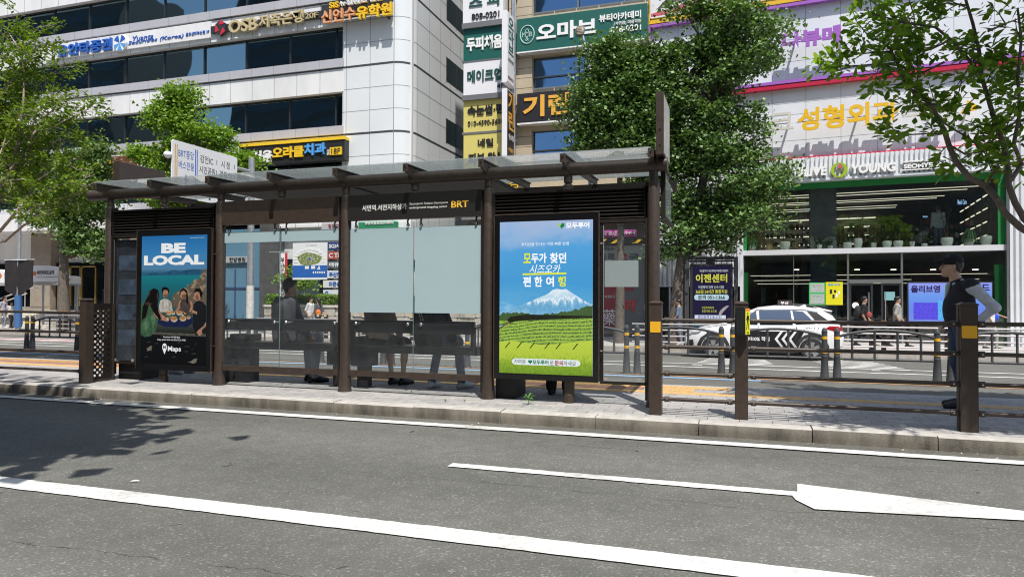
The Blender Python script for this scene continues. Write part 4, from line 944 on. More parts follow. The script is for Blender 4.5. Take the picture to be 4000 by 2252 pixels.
mb.poly([(hx+.17*p, dd-.005, hz+.17*q) for p, q in [(-.9, -.9), (-.5, -1.0), (-.1, -.4), (.5, .3), (1.1, .9), (.7, 1.0), (0, .55), (-.45, .1), (-.75, -.3)]]); part(mb, 'hand_mark', lit('hand', (.45, .40, .42), .6), scr)

# ------------------------------------------------------------------ gantry road sign, lamps and poles
xs = -19.55; WHS = mat('sign_white', (.80, .81, .82), .4); GALV = mat('galvanised', (.44, .46, .48), .4, .6, var=.15, vscale=6)
px_, py_ = ID.px(980, 900, 24.4)[0], 24.4
rs = thing('road_sign', 'large white overhead lane sign with blue and black Korean place names', 'road sign', (px_, py_, SW))
zt = ID.px(998, 616, 24.4)[1]
mb = MB(); mb.lathe((px_, py_, SW), [(.2, 0), (.2, .03), (.15, .05), (.135, 3), (.125, zt-SW), (.0, zt-SW+.05)], 20); part(mb, 'pole', GALV, rs, smooth=True)
mb = MB(); mb.lathe((px_, py_, SW+.05), [(.157, 0), (.155, 2.05)], 20); part(mb, 'pole_wrap', mat('pole_wrap', (.62, .60, .56), .7, var=.25, vscale=9), rs, smooth=True)
SFR = Frame(xs, 0, math.pi/2)                                   # faces +x; local x runs away from us
def sx_(u): # y where the pixel column meets the plane x = xs
    r = ray(u, 900); return xs*r[1]/r[0]
ya, yb = sx_(669), sx_(924)
def zx(u, v): r = ray(u, v); return CAM[2]+xs/r[0]*r[2]
zt1, zb1 = zx(669, 540), zx(671, 762)
mb = MB(); mb.xf = Matrix.Translation((xs, 0, 0)) @ Matrix.Rotation(math.pi/2, 4, 'Z')
A = [(ya, zb1), (yb, zb1), (yb, zt1), (ya, zt1)]
mb.cbox(ya, yb, 0, .05, zb1, zt1, .06); bd = part(mb, 'board', WHS, rs)
def sgb(x0, x1, z0, z1, m, n): mb = MB(); mb.xf = Matrix.Translation((xs, 0, 0)) @ Matrix.Rotation(math.pi/2, 4, 'Z'); mb.box(x0, x1, -.004, 0, z0, z1); return part(mb, n, m, bd)
SB = mat('sign_blue', (.03, .14, .52), .5); SK = mat('sign_black', (.015, .015, .018), .5); SO = mat('sign_ochre', (.65, .38, .10), .5)
wS, hS = yb-ya, zt1-zb1
def Sx(f): return ya+wS*f
def Sz(f): return zb1+hS*f
for f in (.035, .06): sgb(Sx(f), Sx(f+.012), Sz(.04), Sz(.93), SO, 'lane_stripe')
for f in (.325, .35): sgb(Sx(f), Sx(f+.012), Sz(.04), Sz(.93), SB, 'lane_stripe')
def sgt(body, m, x0, z0, x1, z1, **k):
    q = text_mesh(body, Sx(x0), Sz(z0), Sx(x1), Sz(z1), -.001, .003, **k)
    v = [Matrix.Translation((xs, 0, 0)) @ Matrix.Rotation(math.pi/2, 4, 'Z') @ Vector(p) for p in q.v]; q.v = [tuple(p) for p in v]; part(q, 'lettering', m, bd)
sgt('BRT중앙', SB, .085, .72, .305, .87); sgt('버스전용', SB, .09, .52, .31, .66)
mb = MB(); mb.xf = Matrix.Translation((xs, 0, 0)) @ Matrix.Rotation(math.pi/2, 4, 'Z')
for pts in ([(.185, .05), (.205, .05), (.205, .33), (.185, .33)], [(.165, .32), (.225, .32), (.195, .44)]): mb.poly([(Sx(p), -.004, Sz(q)) for p, q in pts])
part(mb, 'arrow', SB, bd)
sgt('감전IC', SK, .40, .72, .60, .86); sgt('시청', SK, .73, .72, .87, .86, spacing=1.5); sgt('시민공원', SK, .39, .52, .63, .66); sgt('경찰청', SK, .70, .52, .90, .66)
for f, z in ((.655, .75), (.655, .55), (.655, .3), (.945, .75), (.945, .55)): sgb(Sx(f), Sx(f+.008), Sz(z), Sz(z+.09), SK, 'divider')
mb = MB(); mb.xf = Matrix.Translation((xs, 0, 0)) @ Matrix.Rotation(math.pi/2, 4, 'Z')
for pts in ([(.54, .05), (.565, .05), (.56, .28), (.53, .33), (.50, .335), (.50, .29), (.53, .27)], [(.455, .31), (.505, .39), (.505, .24)]): mb.poly([(Sx(p), -.004, Sz(q)) for p, q in pts])
part(mb, 'arrow', SK, bd)
for f in (.55, .8):
    z = Sz(f); mb = MB(); mb.cyl((xs-.09, ya+.1, z), (xs-.09, py_+.1, z), .07, n=12); mb.cyl((xs-.09, py_, z), (px_, py_, z), .09, n=12); part(mb, 'arm', GALV, rs, smooth=True)
mb = MB(); mb.ball((xs-.1, ya-.1, Sz(.72)), .13, 12, (1, 1.3, 1)); part(mb, 'end_cap', WHS, rs, smooth=True)

# lamp seen above the ginkgo
ly = 26.6; lx, lz = ID.px(2265, 120, ly); lx2, lz2 = ID.px(2296, 230, ly)
lp = thing('street_lamp', 'street lamp head on a pale pole rising out of the big ginkgo crown', 'street lamp', (lx2+.1, ly, SW))
mb = MB(); mb.tube([(lx2+.1, ly, SW), (lx2+.1, ly, lz2-1.5), (lx2+.0, ly, lz2), (lx+.12, ly, lz-.2)], [.09, .07, .06, .045], 10); part(mb, 'pole', GALV, lp, smooth=True)
mb = MB(); mb.cyl((lx2+.12, ly-.1, lz2-.6), (lx2+.12, ly-.1, lz2+.35), .05, n=10); part(mb, 'antenna', WHS, lp, smooth=True)
mb = MB(); mb.xf = Matrix.Translation((lx, ly, lz)) @ Matrix.Rotation(rad(72), 4, 'X'); mb.ball((0, 0, 0), .23, 16, (.92, 1.15, .3)); hd = part(mb, 'lamp_head', mat('lamp_body', (.10, .095, .085), .5), lp, smooth=True)
mb = MB()
for k in range(6): z = lz-.16+k*.06; mb.box(lx-.09, lx+.09, ly-.11, ly-.085, z, z+.03)
part(mb, 'led_strip', mat('lamp_led', (.45, .40, .28), .5), hd)
# pole with a dark banner at the left
by = 24.3; bxp = ID.px(73, 1100, by)[0]
pl = thing('lamp_pole', 'slim grey pole with a blue sleeve carrying the black banner', 'pole', (bxp, by, SW))
zt = ID.px(73, 460, by)[1]
mb = MB(); mb.lathe((bxp, by, SW), [(.13, 0), (.09, .3), (.07, zt-SW)], 12); part(mb, 'pole', GALV, pl, smooth=True)
mb = MB(); za, zb = ID.px(73, 1150, by)[1], ID.px(73, 1275, by)[1]; mb.lathe((bxp, by, zb), [(.16, 0), (.16, za-zb)], 12); part(mb, 'blue_sleeve', mat('blue_sleeve', (.05, .14, .33), .6), pl, smooth=True)
mb = MB(); mb.tube([(bxp, by, zt-.2), (bxp-1.2, by, zt+.35), (bxp-3, by, zt+.6)], .06, 8); part(mb, 'arm', WHS, pl, smooth=True)
mb = MB(); xx, zz = ID.px(12, 440, by); mb.cyl((xx, by-.1, zz+.12), (xx, by-.35, zz+.12), .17, n=14); part(mb, 'signal_lens', mat('lens_red', (.55, .03, .03), .3), pl, smooth=True)
bn = thing('banner', 'black street banner sagging from the slim pole at the far left', 'banner', (bxp, by-.1, 3))
xa, z1 = ID.px(20, 1014, by-.1); xb = ID.px(132, 1020, by-.1)[0]; z0 = ID.px(20, 1150, by-.1)[1]
mb = MB(); n = 8; rows = []
for i in range(n+1):
    f = i/n; x = xa+(xb-xa)*f; zb = z0+(.35*(abs(f-.42)*2)**1.6); rows.append((x, by-.1-.05*math.sin(f*9), z1-.0*f, zb))
vs = []
for x, y, a_, b_ in rows: vs += [(x, y, a_), (x, y-.02, (a_+b_)/2), (x, y, b_), (x, y+.012, a_), (x, y-.008, (a_+b_)/2), (x, y+.012, b_)]
fs_ = []
for i in range(n):
    o_ = i*6; p_ = o_+6
    fs_ += [(o_, o_+1, p_+1, p_), (o_+1, o_+2, p_+2, p_+1), (o_+3, p_+3, p_+4, o_+4), (o_+4, p_+4, p_+5, o_+5), (o_, p_, p_+3, o_+3), (o_+2, o_+5, p_+5, p_+2)]
mb.add(vs, fs_); cl = part(mb, 'cloth', mat('banner_black', (.018, .016, .017), .7, var=.5, vscale=2), bn, smooth=True)
mb = MB(); mb.box(xa-.02, xb+.02, by-.12, by-.08, z1-.01, z1+.03); part(mb, 'top_rod', WHS, bn)
# weeds at the shelter feet
WEED = mat('weed_leaf', (.10, .26, .04), .6, var=.3, vscale=30)
for (u, v, hgt, n, lab) in ((1895, 1543, .11, 9, 'leafy green weed growing at the foot of the fourth shelter post'), (2065, 1577, .13, 12, 'thin upright green weed in the paving below the mountain display'), (1740, 1566, .03, 8, 'low dry weed between the pavers below the frosted glass'), (1815, 1566, .03, 6, 'tiny dry weed in the paving left of the leafy weed')):
    x, y = gpx(u, v, PL); mb = MB()
    for k in range(n):
        a_ = k*2.4; l_ = hgt*random.uniform(.5, .8); zz = hgt*(.25+.7*k/n); c_, s_ = math.cos(a_), math.sin(a_); wd = l_*(.28 if n < 10 else .12)
        mb.add([(x, y, PL+zz*.7), (x+c_*l_*.5-s_*wd, y+s_*l_*.5+c_*wd, PL+zz+.01), (x+c_*l_, y+s_*l_, PL+zz*.95), (x+c_*l_*.5+s_*wd, y+s_*l_*.5-c_*wd, PL+zz+.008)], [(0, 1, 2, 3)])
    mb.tube([(x, y, PL), (x+.004, y, PL+hgt*.9)], .003, 5)
    solo(mb, 'weed', WEED, lab, 'weed', (x, y, PL))

# ================================================================== BUILDINGS
def winmat(name, base, rough=.02, wave=.05, wsc=.5, spec=.5, coat=0, metal=0):
    m = bpy.data.materials.new(name); m.use_nodes = True; n = m.node_tree; L = n.links.new; b = n.nodes['Principled BSDF']
    tc = n.nodes.new('ShaderNodeTexCoord'); no = n.nodes.new('ShaderNodeTexNoise'); no.inputs['Scale'].default_value = wsc; no.inputs['Detail'].default_value = 1; L(tc.outputs['Object'], no.inputs['Vector'])
    bp = n.nodes.new('ShaderNodeBump'); bp.inputs['Strength'].default_value = wave; bp.inputs['Distance'].default_value = .2; L(no.outputs['Fac'], bp.inputs['Height']); L(bp.outputs['Normal'], b.inputs['Normal'])
    b.inputs['Base Color'].default_value = (*base, 1); b.inputs['Roughness'].default_value = rough; b.inputs['IOR'].default_value = 1.6; b.inputs['Metallic'].default_value = metal; b.inputs['Specular IOR Level'].default_value = spec
    b.inputs['Coat Weight'].default_value = coat; b.inputs['Coat Roughness'].default_value = .02
    return m
PANEL = mat('alu_panel', (.78, .785, .785), .45, var=.11, vscale=.8, streak=1)
PANELL = mat('alu_panel_lilac', (.46, .46, .50), .45, var=.06, vscale=.8, streak=1)
PANELG = mat('alu_panel_grey', (.74, .775, .79), .20, var=.03, vscale=.5)
GROOVE = mat('groove', (.05, .055, .06), .6); JOINT = mat('thin_joint', (.26, .27, .28), .6)
WINA = winmat('office_window', (.24, .36, .40), .02, .14, .35, .5, metal=1)
WINB = winmat('blue_window', (.13, .23, .36), .03, .12, .7, .5, metal=1)
MUL = mat('mullion', (.03, .032, .035), .4)
WB = Frame(0, 29.7, 0)
wz = lambda v, u=1000: WB.z(u, v)
pitch = wz(265)-wz(515); zb0 = wz(515); wh = wz(392)-wz(515); lil = wz(515)-wz(549)
xl, xp, xc = -62.0, WB.x(1326), WB.x(1592)
ob = thing('office_building', 'white panelled office tower with dark ribbon windows and a rounded corner', 'building', ((xl+xc)/2, 38, SW))
mb = MB(); mb.box(xl, xc-.05, 30.15, 44, 3.2, zb0+5*pitch); part(mb, 'core', PANEL, ob)
rowsz = [zb0+k*pitch for k in range(-1, 5)]
for zb in rowsz:
    mb = MB(); mb.box(xl, -45.5 if zb < rowsz[-1] else xp+.25, 30.03, 30.10, zb-.02, zb+wh+.02); mb.box(xl, xp+.25, 30.11, 30.14, zb-.02, zb+wh+.02); p = part(mb, 'window_strip', WINA, ob)
    if zb < rowsz[-1]:                                   # one pane per bay, none of them set quite flat
        xb2 = xp+.25; xa2 = xp-.45
        while xa2 > -45.5:
            j = [random.uniform(-.022, .022) for _ in range(4)]; y0_ = 30.055
            mb = MB(); mb.add([(xa2, y0_+j[0], zb-.02), (xb2, y0_+j[1], zb-.02), (xb2, y0_+j[1]+j[2]*.5, zb+wh+.02), (xa2, y0_+j[0]+j[2]*.5, zb+wh+.02), (xa2, 30.105, zb-.02), (xb2, 30.105, zb-.02), (xb2, 30.105, zb+wh+.02), (xa2, 30.105, zb+wh+.02)],
                [(0, 1, 2, 3), (7, 6, 5, 4), (0, 4, 5, 1), (1, 5, 6, 2), (2, 6, 7, 3), (3, 7, 4, 0)]); part(mb, 'window', WINA, ob)
            xb2 = xa2; xa2 -= 2.7
    mb = MB(); x = xp-.45
    while x > xl: mb.box(x-.03, x+.03, 29.98, 30.06, zb, zb+wh); x -= 2.7
    mb.box(xl, xp+.2, 29.97, 30.035, zb-.03, zb+.04); mb.box(xl, xp+.2, 29.97, 30.035, zb+wh-.04, zb+wh+.02); part(mb, 'window_grid', MUL, p)
    mb = MB(); mb.box(xl, xp+.18, 29.62, 30.15, zb-lil, zb-.03); part(mb, 'sill_band', PANELL, ob)
    zt_ = zb-lil-.07; zl_ = zb-pitch+wh+.03
    mb = MB(); mb.box(xl, xp+.18, 29.7, 30.15, zl_, zt_); sb = part(mb, 'spandrel', PANEL, ob)
    mb = MB(); mb.box(xl, xp+.18, 29.85, 30.1, zt_-.005, zb-lil+.005)
    x = xp+.17-1.345; mb.mi = 1
    while x > xl: mb.box(x-.012, x+.012, 29.696, 29.75, zl_, zt_); mb.box(x-.010, x+.010, 29.616, 29.7, zb-lil, zb-.03); x -= 1.345
    part(mb, 'panel_joint', [GROOVE, JOINT], sb)
def arc(cx, cy, r, a0, a1, n=10): return [(cx+r*math.cos(rad(a0+(a1-a0)*k/n)), cy+r*math.sin(rad(a0+(a1-a0)*k/n))) for k in range(n+1)]
RC = .95
def corner(off, yback=45.):
    return arc(xp+.22, 29.7+.22, .22+off, 180, 270, 6) + arc(xc-RC, 29.7+RC, RC+off, 270, 360, 12) + [(xc+off, yback), (xp-off, yback)]
ztop = rowsz[-1]+pitch; yw = 29.7
rr = ray(1744, 200); ys = xc*rr[1]/rr[0]
mb = MB(); mb.prism_z(corner(0), 3.2, ztop); pr = part(mb, 'corner_pier', PANELG, ob, smooth=True)
mb = MB()
for zb in rowsz:
    g = zb-lil-.035
    mb.prism_z(corner(.006), g-.05, g+.05)
    mb.mi = 1
    for f in (1/3, 2/3): mb.prism_z(corner(.004), g+pitch*f-.012, g+pitch*f+.012)
    mb.mi = 0
mb.mi = 1
for u in (1348.5, 1441, 1534): x = WB.x(u); mb.box(x-.012, x+.012, 29.695, 29.75, 3.3, ztop)
for y in np.arange(29.7+RC, 45, 1.36): mb.box(xc-.05, xc+.004, y-.012, y+.012, 3.3, ztop)
part(mb, 'panel_joint', [GROOVE, JOINT], pr, smooth=False)
for zb in rowsz:
    mb = MB(); mb.box(xc-.1, xc+.012, ys, 44.5, zb-.1, zb+wh*.72); p = part(mb, 'side_window', WINA, ob)
    mb = MB()
    for y in np.arange(ys, 44.5, 1.36): mb.box(xc+.005, xc+.03, y-.03, y+.03, zb-.1, zb+wh*.72)
    part(mb, 'window_grid', MUL, p)
# podium
STONE = mat('tan_stone', (.30, .255, .205), .6, var=.14, vscale=3); DKST = mat('dark_stone', (.085, .085, .085), .45, var=.2, vscale=3)
DKG = winmat('dark_entrance_glass', (.004, .005, .006), .03, .03, .5, .5); BRASS = mat('brass', (.55, .38, .12), .35, .8)
zs1, zs0 = WB.z(0, 852), WB.z(0, 915)
mb = MB(); mb.box(xl, WB.x(520), 28.3, 30.2, zs0, zs1); part(mb, 'podium_slab', PANEL, ob)
zp1, zp0 = WB.z(520, 800), WB.z(520, 900)
mb = MB(); mb.box(xl, WB.x(1560), 29.95, 31, SW, 3.3); part(mb, 'ground_glass', DKG, ob)
mb = MB(); mb.box(WB.x(520), xc-.1, 29.8, 30.3, wz(800, 1000), rowsz[0]-lil-.05); part(mb, 'lower_fascia', mat('lower_fascia', (.06, .062, .065), .5), ob)
for ua, ub in ((128, 206), (430, 560), (1020, 1092)):
    mb = MB(); mb.box(WB.x(ua), WB.x(ub), 29.6, 30.1, SW, zs0+.2); part(mb, 'stone_pier', STONE if ua < 600 else DKST, ob)
mb = MB(); mb.box(WB.x(-40), WB.x(128), 29.75, 30, SW, WB.z(60, 1195)); mb.box(WB.x(130), WB.x(204), 29.58, 29.62, WB.z(130, 1195), WB.z(130, 1060)); part(mb, 'stone_plinth', STONE, ob)
for u0_, u1_ in ((215, 262), (264, 305), (307, 365)):
    mb = MB(); z0, z1 = WB.z(u0_, 1192), WB.z(u0_, 1038); x0, x1 = WB.x(u0_), WB.x(u1_)
    mb.box(x0, x0+.06, 29.88, 29.95, z0, z1); mb.box(x1-.06, x1, 29.88, 29.95, z0, z1); mb.box(x0, x1, 29.88, 29.95, z1-.05, z1+.02); part(mb, 'door_frame', BRASS, ob)
mb = MB(); x0, x1 = WB.x(875), WB.x(1018); mb.box(x0, x1, 29.7, 29.94, SW, WB.z(875, 880)); bgw = part(mb, 'blue_glass_wall', winmat('pale_glass_wall', (.12, .25, .36), .12, .02, .5, .6), ob)
mb = MB(); z = WB.z(880, 1122); mb.box(x0, x1, 29.66, 29.7, z-.04, z+.04)
for f in (.33, .66): mb.box(x0+(x1-x0)*f-.03, x0+(x1-x0)*f+.03, 29.66, 29.7, SW, WB.z(875, 1050))
part(mb, 'window_grid', mat('blue_frame', (.04, .08, .2), .4), bgw)
mb = MB(); mb.box(WB.x(1140), WB.x(1240), 29.8, 29.94, SW, WB.z(1140, 960)); part(mb, 'shopfront', winmat('pale_shopfront', (.05, .075, .09), .08, .02, .5, .6), ob)
# entrance steps and rail
STEP_M = mat('pale_step', (.62, .58, .50), .7, var=.1, vscale=4)
x0, x1 = WB.x(188), WB.x(420)
st = thing('entrance_steps', 'pale stone entrance steps behind the far pavement railing at the left', 'steps', ((x0+x1)/2, 27.2, SW))
mb = MB()
for k in range(5): mb.box(x0, x1, 26.2+.32*k, 29.6, SW+.0+.17*k, SW+.17*(k+1)-.001)
part(mb, 'treads', STEP_M, st)
mb = MB(); xx = WB.x(255); mb.tube([(xx-1.0, 26.0, SW+1.2), (xx-.1, 27.6, SW+2.05), (xx+.7, 27.8, SW+2.08)], .035, 8); mb.tube([(xx-1.0, 26.0, SW+.95), (xx-.1, 27.6, SW+1.8)], .03, 8)
for f in (.1, .5, .95): mb.cyl((xx-1+.9*f, 26+1.6*f, SW), (xx-1+.9*f, 26+1.6*f, SW+1.15+.85*f), .03, n=8)
part(mb, 'handrail', SHINE, st, smooth=True)

# canopies of the underground mall entrances
def canopy(u0, vt, vb, u1, y, text, label, redside=False):
    f = Frame(0, y, 0); x0, z1 = f.px(u0, vt); z0 = f.px(u0, vb)[1]; x1 = f.px(u1, vt)[0]
    t = thing('canopy', label, 'awning', ((x0+x1)/2, y, z0)); h_ = z1-z0
    mb = MB(); n = 10
    A = [(x0, z0)]+[(x1, z0), (x1, z0+h_*.72)]+[(x1-(x1-x0)*k/n, z0+h_*(.72+.28*math.sin(math.pi/2*min(1, (k/n)*1.2)))) for k in range(1, n)]+[(x0, z0+h_*.95)]
    mb.prism_y(A, y, y+.6); sh_ = part(mb, 'shell', WHS, t)
    mb = MB(); mb.box(x0-.02, x1+.02, y-.02, y+.62, z0-h_*.2, z0-.004); part(mb, 'valance', mat('valance_grey', (.34, .34, .33), .6), t)
    mb = MB(); mb.cyl((x1-.1, y+.5, SW), (x1-.1, y+.5, z0-h_*.2), .05, n=8); mb.cyl((x0+.1, y+.5, SW), (x0+.1, y+.5, z0-h_*.2), .05, n=8); part(mb, 'column', GALV, t)
    if text:
        letters(t, text, SK, x0+(x1-x0)*.16, z0+h_*.42, x0+(x1-x0)*.84, z0+h_*.68, y, .01, bold=.03)
        letters(t, 'Seomyeon Underground Shopping Center', SK, x0+(x1-x0)*.16, z0+h_*.24, x0+(x1-x0)*.97, z0+h_*.31, y, .005)
    mb = MB(); cx_, cz_, r_ = (x0+(x1-x0)*.08, z0+h_*.5, h_*.14) if text else ((x1-(x1-x0)*.3, z0+h_*.5, h_*.2))
    mb.prism_y([(cx_+r_*math.cos(q), cz_+r_*math.sin(q)) for q in np.linspace(0, 5.9, 12)], y-.01, y); part(mb, 'round_mark', mat('mark_orange', (.6, .17, .05), .5), t)
    return t
canopy(128, 1034, 1098, 229, 26.0, '서면지하도상가', 'white curved canopy with black Korean lettering over the subway mall stairs')
canopy(-70, 1048, 1102, 30, 25.4, '', 'white canopy cut by the left picture edge beside the black banner')
canopy(256, 1074, 1106, 275, 26.3, '', 'tiny white canopy end with orange dot right of a dark trunk')

# ---- signs on the office tower
def sign(name, label, fr, u0, vt, vb, u1, d0, d1, m, group=None, bev=.01, cat='sign'):
    x0, z1 = fr.px(u0, vt, d0); z0 = fr.px(u0, vb, d0)[1]; x1 = fr.px(u1, vt, d0)[0]
    t = thing(name, label, cat, ((x0+x1)/2, d0, z0), fr, group)
    mb = MB(); mb.cbox(x0, x1, d0, d1, z0, z1, bev); part(mb, 'board', m, t)
    return t
class Off(Frame):
    pass
FB = Frame(0, 0, 0)
DARKB = mat('sign_charcoal', (.035, .035, .042), .5); BLUE_L = mat('letter_blue', (.03, .13, .50), .35); GOLD = mat('letter_gold', (.55, .46, .27), .4); PEACH = mat('letter_peach', (.75, .38, .20), .4); YEL = mat('letter_yellow', (.85, .55, .03), .4); WHL = mat('letter_clean_white', (.85, .85, .84), .4); REDL = mat('letter_red', (.60, .03, .05), .4); BLK_L = mat('letter_black', (.02, .02, .022), .45); SKYB = mat('letter_sky', (.10, .36, .75), .4)
Y1 = 29.7
s = sign('wall_sign', 'long white sign strip with raised blue letters and round blue logo', FB, 178, 176, 234, 822, Y1-.10, Y1, PANEL)
flet(s, FB, '유안타증권', BLUE_L, 222, 175, 221, 434, Y1-.10, .12, bold=.025)
x0, zc = FB.px(468, 166, Y1-.22); r_ = abs(FB.px(443, 166, Y1-.22)[0]-x0); rz = abs(FB.px(468, 134, Y1-.22)[1]-zc)
def disc(cx, cz, rx, rz_, y0, y1, a0=0, a1=2*math.pi, n=28, inner=0):
    mb = MB(); mb.prism_y([(cx+rx*math.cos(a0+(a1-a0)*k/n), cz+rz_*math.sin(a0+(a1-a0)*k/n)) for k in range(n+(0 if a1-a0 > 6.2 else 1))], y0, y1); return mb
part(disc(x0, zc, r_, rz, Y1-.22, Y1-.1), 'round_logo', WHL, s)
for (a0, a1, m_) in ((.45, 1.3, BLUE_L), (1.85, 2.7, BLUE_L), (3.35, 3.95, SKYB), (4.3, 5.1, SKYB), (5.5, 6.1, SKYB)):
    mb = MB(); mb.prism_y([(x0+.06*r_*math.cos((a0+a1)/2), zc+.06*rz*math.sin((a0+a1)/2))]+[(x0+r_*.95*math.cos(q), zc+rz*.95*math.sin(q)) for q in np.linspace(a0, a1, 8)], Y1-.235, Y1-.22); part(mb, 'logo_segment', m_, s)
flet(s, FB, 'Yuanta', BLUE_L, 517, 140, 160, 598, Y1-.1, .03, slant=.2); flet(s, FB, 'Securities (Korea)', BLUE_L, 500, 160, 177, 716, Y1-.1, .03, slant=.2); flet(s, FB, '골드센터부산점 3F', BLUE_L, 725, 127, 140, 816, Y1-.1, .03)
s = sign('wall_sign', 'dark strip with gold bank lettering and a red hexagon logo', FB, 823, 102, 128, 1262, Y1-.14, Y1, DARKB)
flet(s, FB, 'OSB', GOLD, 892, 79, 129, 1003, Y1-.14, .14, bold=.025); flet(s, FB, '저축은행', GOLD, 1010, 58, 108, 1182, Y1-.14, .14, bold=.02); flet(s, FB, '20F', GOLD, 1191, 51, 72, 1240, Y1-.14, .1)
cx_, cz_ = FB.px(860, 107, Y1-.3); R_ = abs(FB.px(860, 76, Y1-.3)[1]-cz_)
hexp = lambda r, o=0: [(cx_+r*.86*math.cos(math.pi/6+math.pi/3*k+o), cz_+r*math.sin(math.pi/6+math.pi/3*k+o)) for k in range(6)]
mb = MB(); mb.prism_y(hexp(R_), Y1-.3, Y1-.14); part(mb, 'hexagon_logo', DARKB, s)
for k in range(0, 6, 2):
    A, B = hexp(R_), hexp(R_*.45, .5); mb = MB(); q = [A[k], A[(k+1) % 6], B[(k+1) % 6], B[k]]; mb.prism_y(q, Y1-.315, Y1-.3); part(mb, 'logo_segment', REDL, s)
s = sign('wall_sign', 'dark sign with peach and yellow study abroad academy lettering near the rounded corner', FB, 1255, 20, 42, 1532, Y1-.42, Y1-.3, DARKB)
mb = MB(); fbox(mb, FB, 1262, 44, 82, 1528, Y1-.42, Y1-.36); part(mb, 'backing', DARKB, s)
flet(s, FB, 'SiS', YEL, 1285, 8, 31, 1322, Y1-.42, .12, bold=.03); flet(s, FB, '뉴질랜드 전문', WHL, 1326, 3, 22, 1494, Y1-.42, .12, bold=.02); flet(s, FB, '신인수', PEACH, 1254, 40, 91, 1386, Y1-.42, .16, bold=.02); flet(s, FB, '유학원', YEL, 1390, 24, 74, 1530, Y1-.42, .16, bold=.03)
mb = MB()
for u in (1280, 1400, 1510): x, z = FB.px(u, 60, Y1-.3); mb.box(x-.05, x+.05, Y1-.36, Y1, z-.05, z+.05)
part(mb, 'bracket', DARKB, s)
s = sign('wall_sign', 'black dental clinic sign with yellow top bar and yellow floor badge', FB, 935, 571, 648, 1346, Y1-.4, Y1, BLK_L)
mb = MB(); fbox(mb, FB, 932, 562, 573, 1346, Y1-.44, Y1); part(mb, 'top_bar', YEL, s)
flet(s, FB, '서울', WHL, 985, 588, 634, 1061, Y1-.4, .08, bold=.035); flet(s, FB, '오라클', YEL, 1063, 574, 618, 1185, Y1-.4, .08, bold=.035); flet(s, FB, '치과', SKYB, 1187, 560, 606, 1271, Y1-.4, .08, bold=.035); flet(s, FB, '의\n원', WHL, 1276, 582, 604, 1285, Y1-.4, .04)
mb = MB(); fbox(mb, FB, 1288, 574, 604, 1334, Y1-.46, Y1-.4); bdg = part(mb, 'floor_badge', YEL, s); flet(s, FB, '18F', BLK_L, 1294, 578, 599, 1328, Y1-.46, .02)
s = sign('wall_sign', 'white office sign with grey letters behind the leaves at the far left', FB, -40, 424, 500, 148, Y1-.2, Y1, PANEL)
flet(s, FB, 'DBi', mat('letter_grey', (.35, .36, .40), .5), 40, 425, 462, 138, Y1-.2, .08, bold=.03)
x, z = FB.px(12, 436, Y1-.25); part(disc(x, z, .22, .22, Y1-.25, Y1-.2), 'round_mark', REDL, s)
s = sign('wall_sign', 'maroon and yellow shop sign between the two left ginkgo crowns', FB, 405, 612, 690, 512, Y1-.4, Y1, mat('maroon', (.20, .02, .04), .5))
x, z = FB.px(430, 640, Y1-.42)
for dx, dz in ((0, 0), (.35, -.1), (.1, -.35)): part(disc(x+dx, z+dz, .26, .22, Y1-.43, Y1-.4), 'yellow_mark', YEL, s)
s = sign('wall_sign', 'green Korean clinic sign showing above the frosted glass', FB, 1400, 866, 905, 1545, Y1-.3, Y1, mat('sign_green', (.03, .26, .12), .5))
flet(s, FB, '양창국정신건강의학과', WHL, 1425, 866, 876, 1537, Y1-.3, .03, bold=.02)
s = sign('wall_sign', 'pale shop sign showing at the top right of the clear glass', FB, 1256, 868, 896, 1345, Y1-.3, Y1, mat('sign_pale', (.52, .50, .52), .5)); flet(s, FB, '청담으로', mat('letter_rose', (.35, .12, .16), .5), 1282, 872, 889, 1338, Y1-.3, .02)
s = sign('wall_sign', 'grey oriental hospital sign seen through the left of the clear glass', FB, 872, 1000, 1024, 965, Y1-.12, Y1-.03, mat('sign_greyish', (.42, .45, .48), .5)); flet(s, FB, '한방병원', BLK_L, 895, 1003, 1020, 958, Y1-.12, .02)
rows_ = [('SGI서울', 944, 974, (.02, .05, .2), WHL, 'navy'), ('C THE', 981, 1011, (.42, .07, .05), WHL, 'red'), ('에큐온', 1018, 1046, (.10, .12, .15), WHL, 'charcoal'), ('부산IT교', 1054, 1084, (.72, .74, .76), BLUE_L, 'plain white'), ('더큰성장', 1092, 1121, (.78, .76, .74), BLUE_L, 'white orange edged'), ('G', 1129, 1156, (.76, .78, .82), BLUE_L, 'white lowest')]
for tx, vt, vb, c_, lm, nm in rows_:
    s = sign('tenant_sign', nm+' tenant sign in the stack beside the map poster', FB, 1262, vt, vb, 1352, 28.6, 28.75, mat('tenant_'+nm.replace(' ', '_'), c_, .5), 'stacked tenant signs')
    flet(s, FB, tx, lm, 1285 if len(tx) > 1 else 1270, vt+5, vb-6, 1345 if len(tx) > 1 else 1282, 28.6, .02, bold=.02)
mb = MB(); x = FB.px(1310, 1000, 28.75)[0]; mb.box(x-.1, x+.1, 28.76, 28.9, SW, FB.px(1310, 940, 28.75)[1]); solo(mb, 'sign_post', GALV, 'grey post that carries the stacked tenant signs', 'post', (x, 28.8, SW))
bn = thing('banner', 'tall red and white vertical banner on a pole behind the glass', 'banner', (FB.px(1106, 1200, 26)[0], 26, SW))
x0, z1 = FB.px(1093, 986, 26); x1 = FB.px(1122, 986, 26)[0]; z0 = FB.px(1093, 1164, 26)[1]
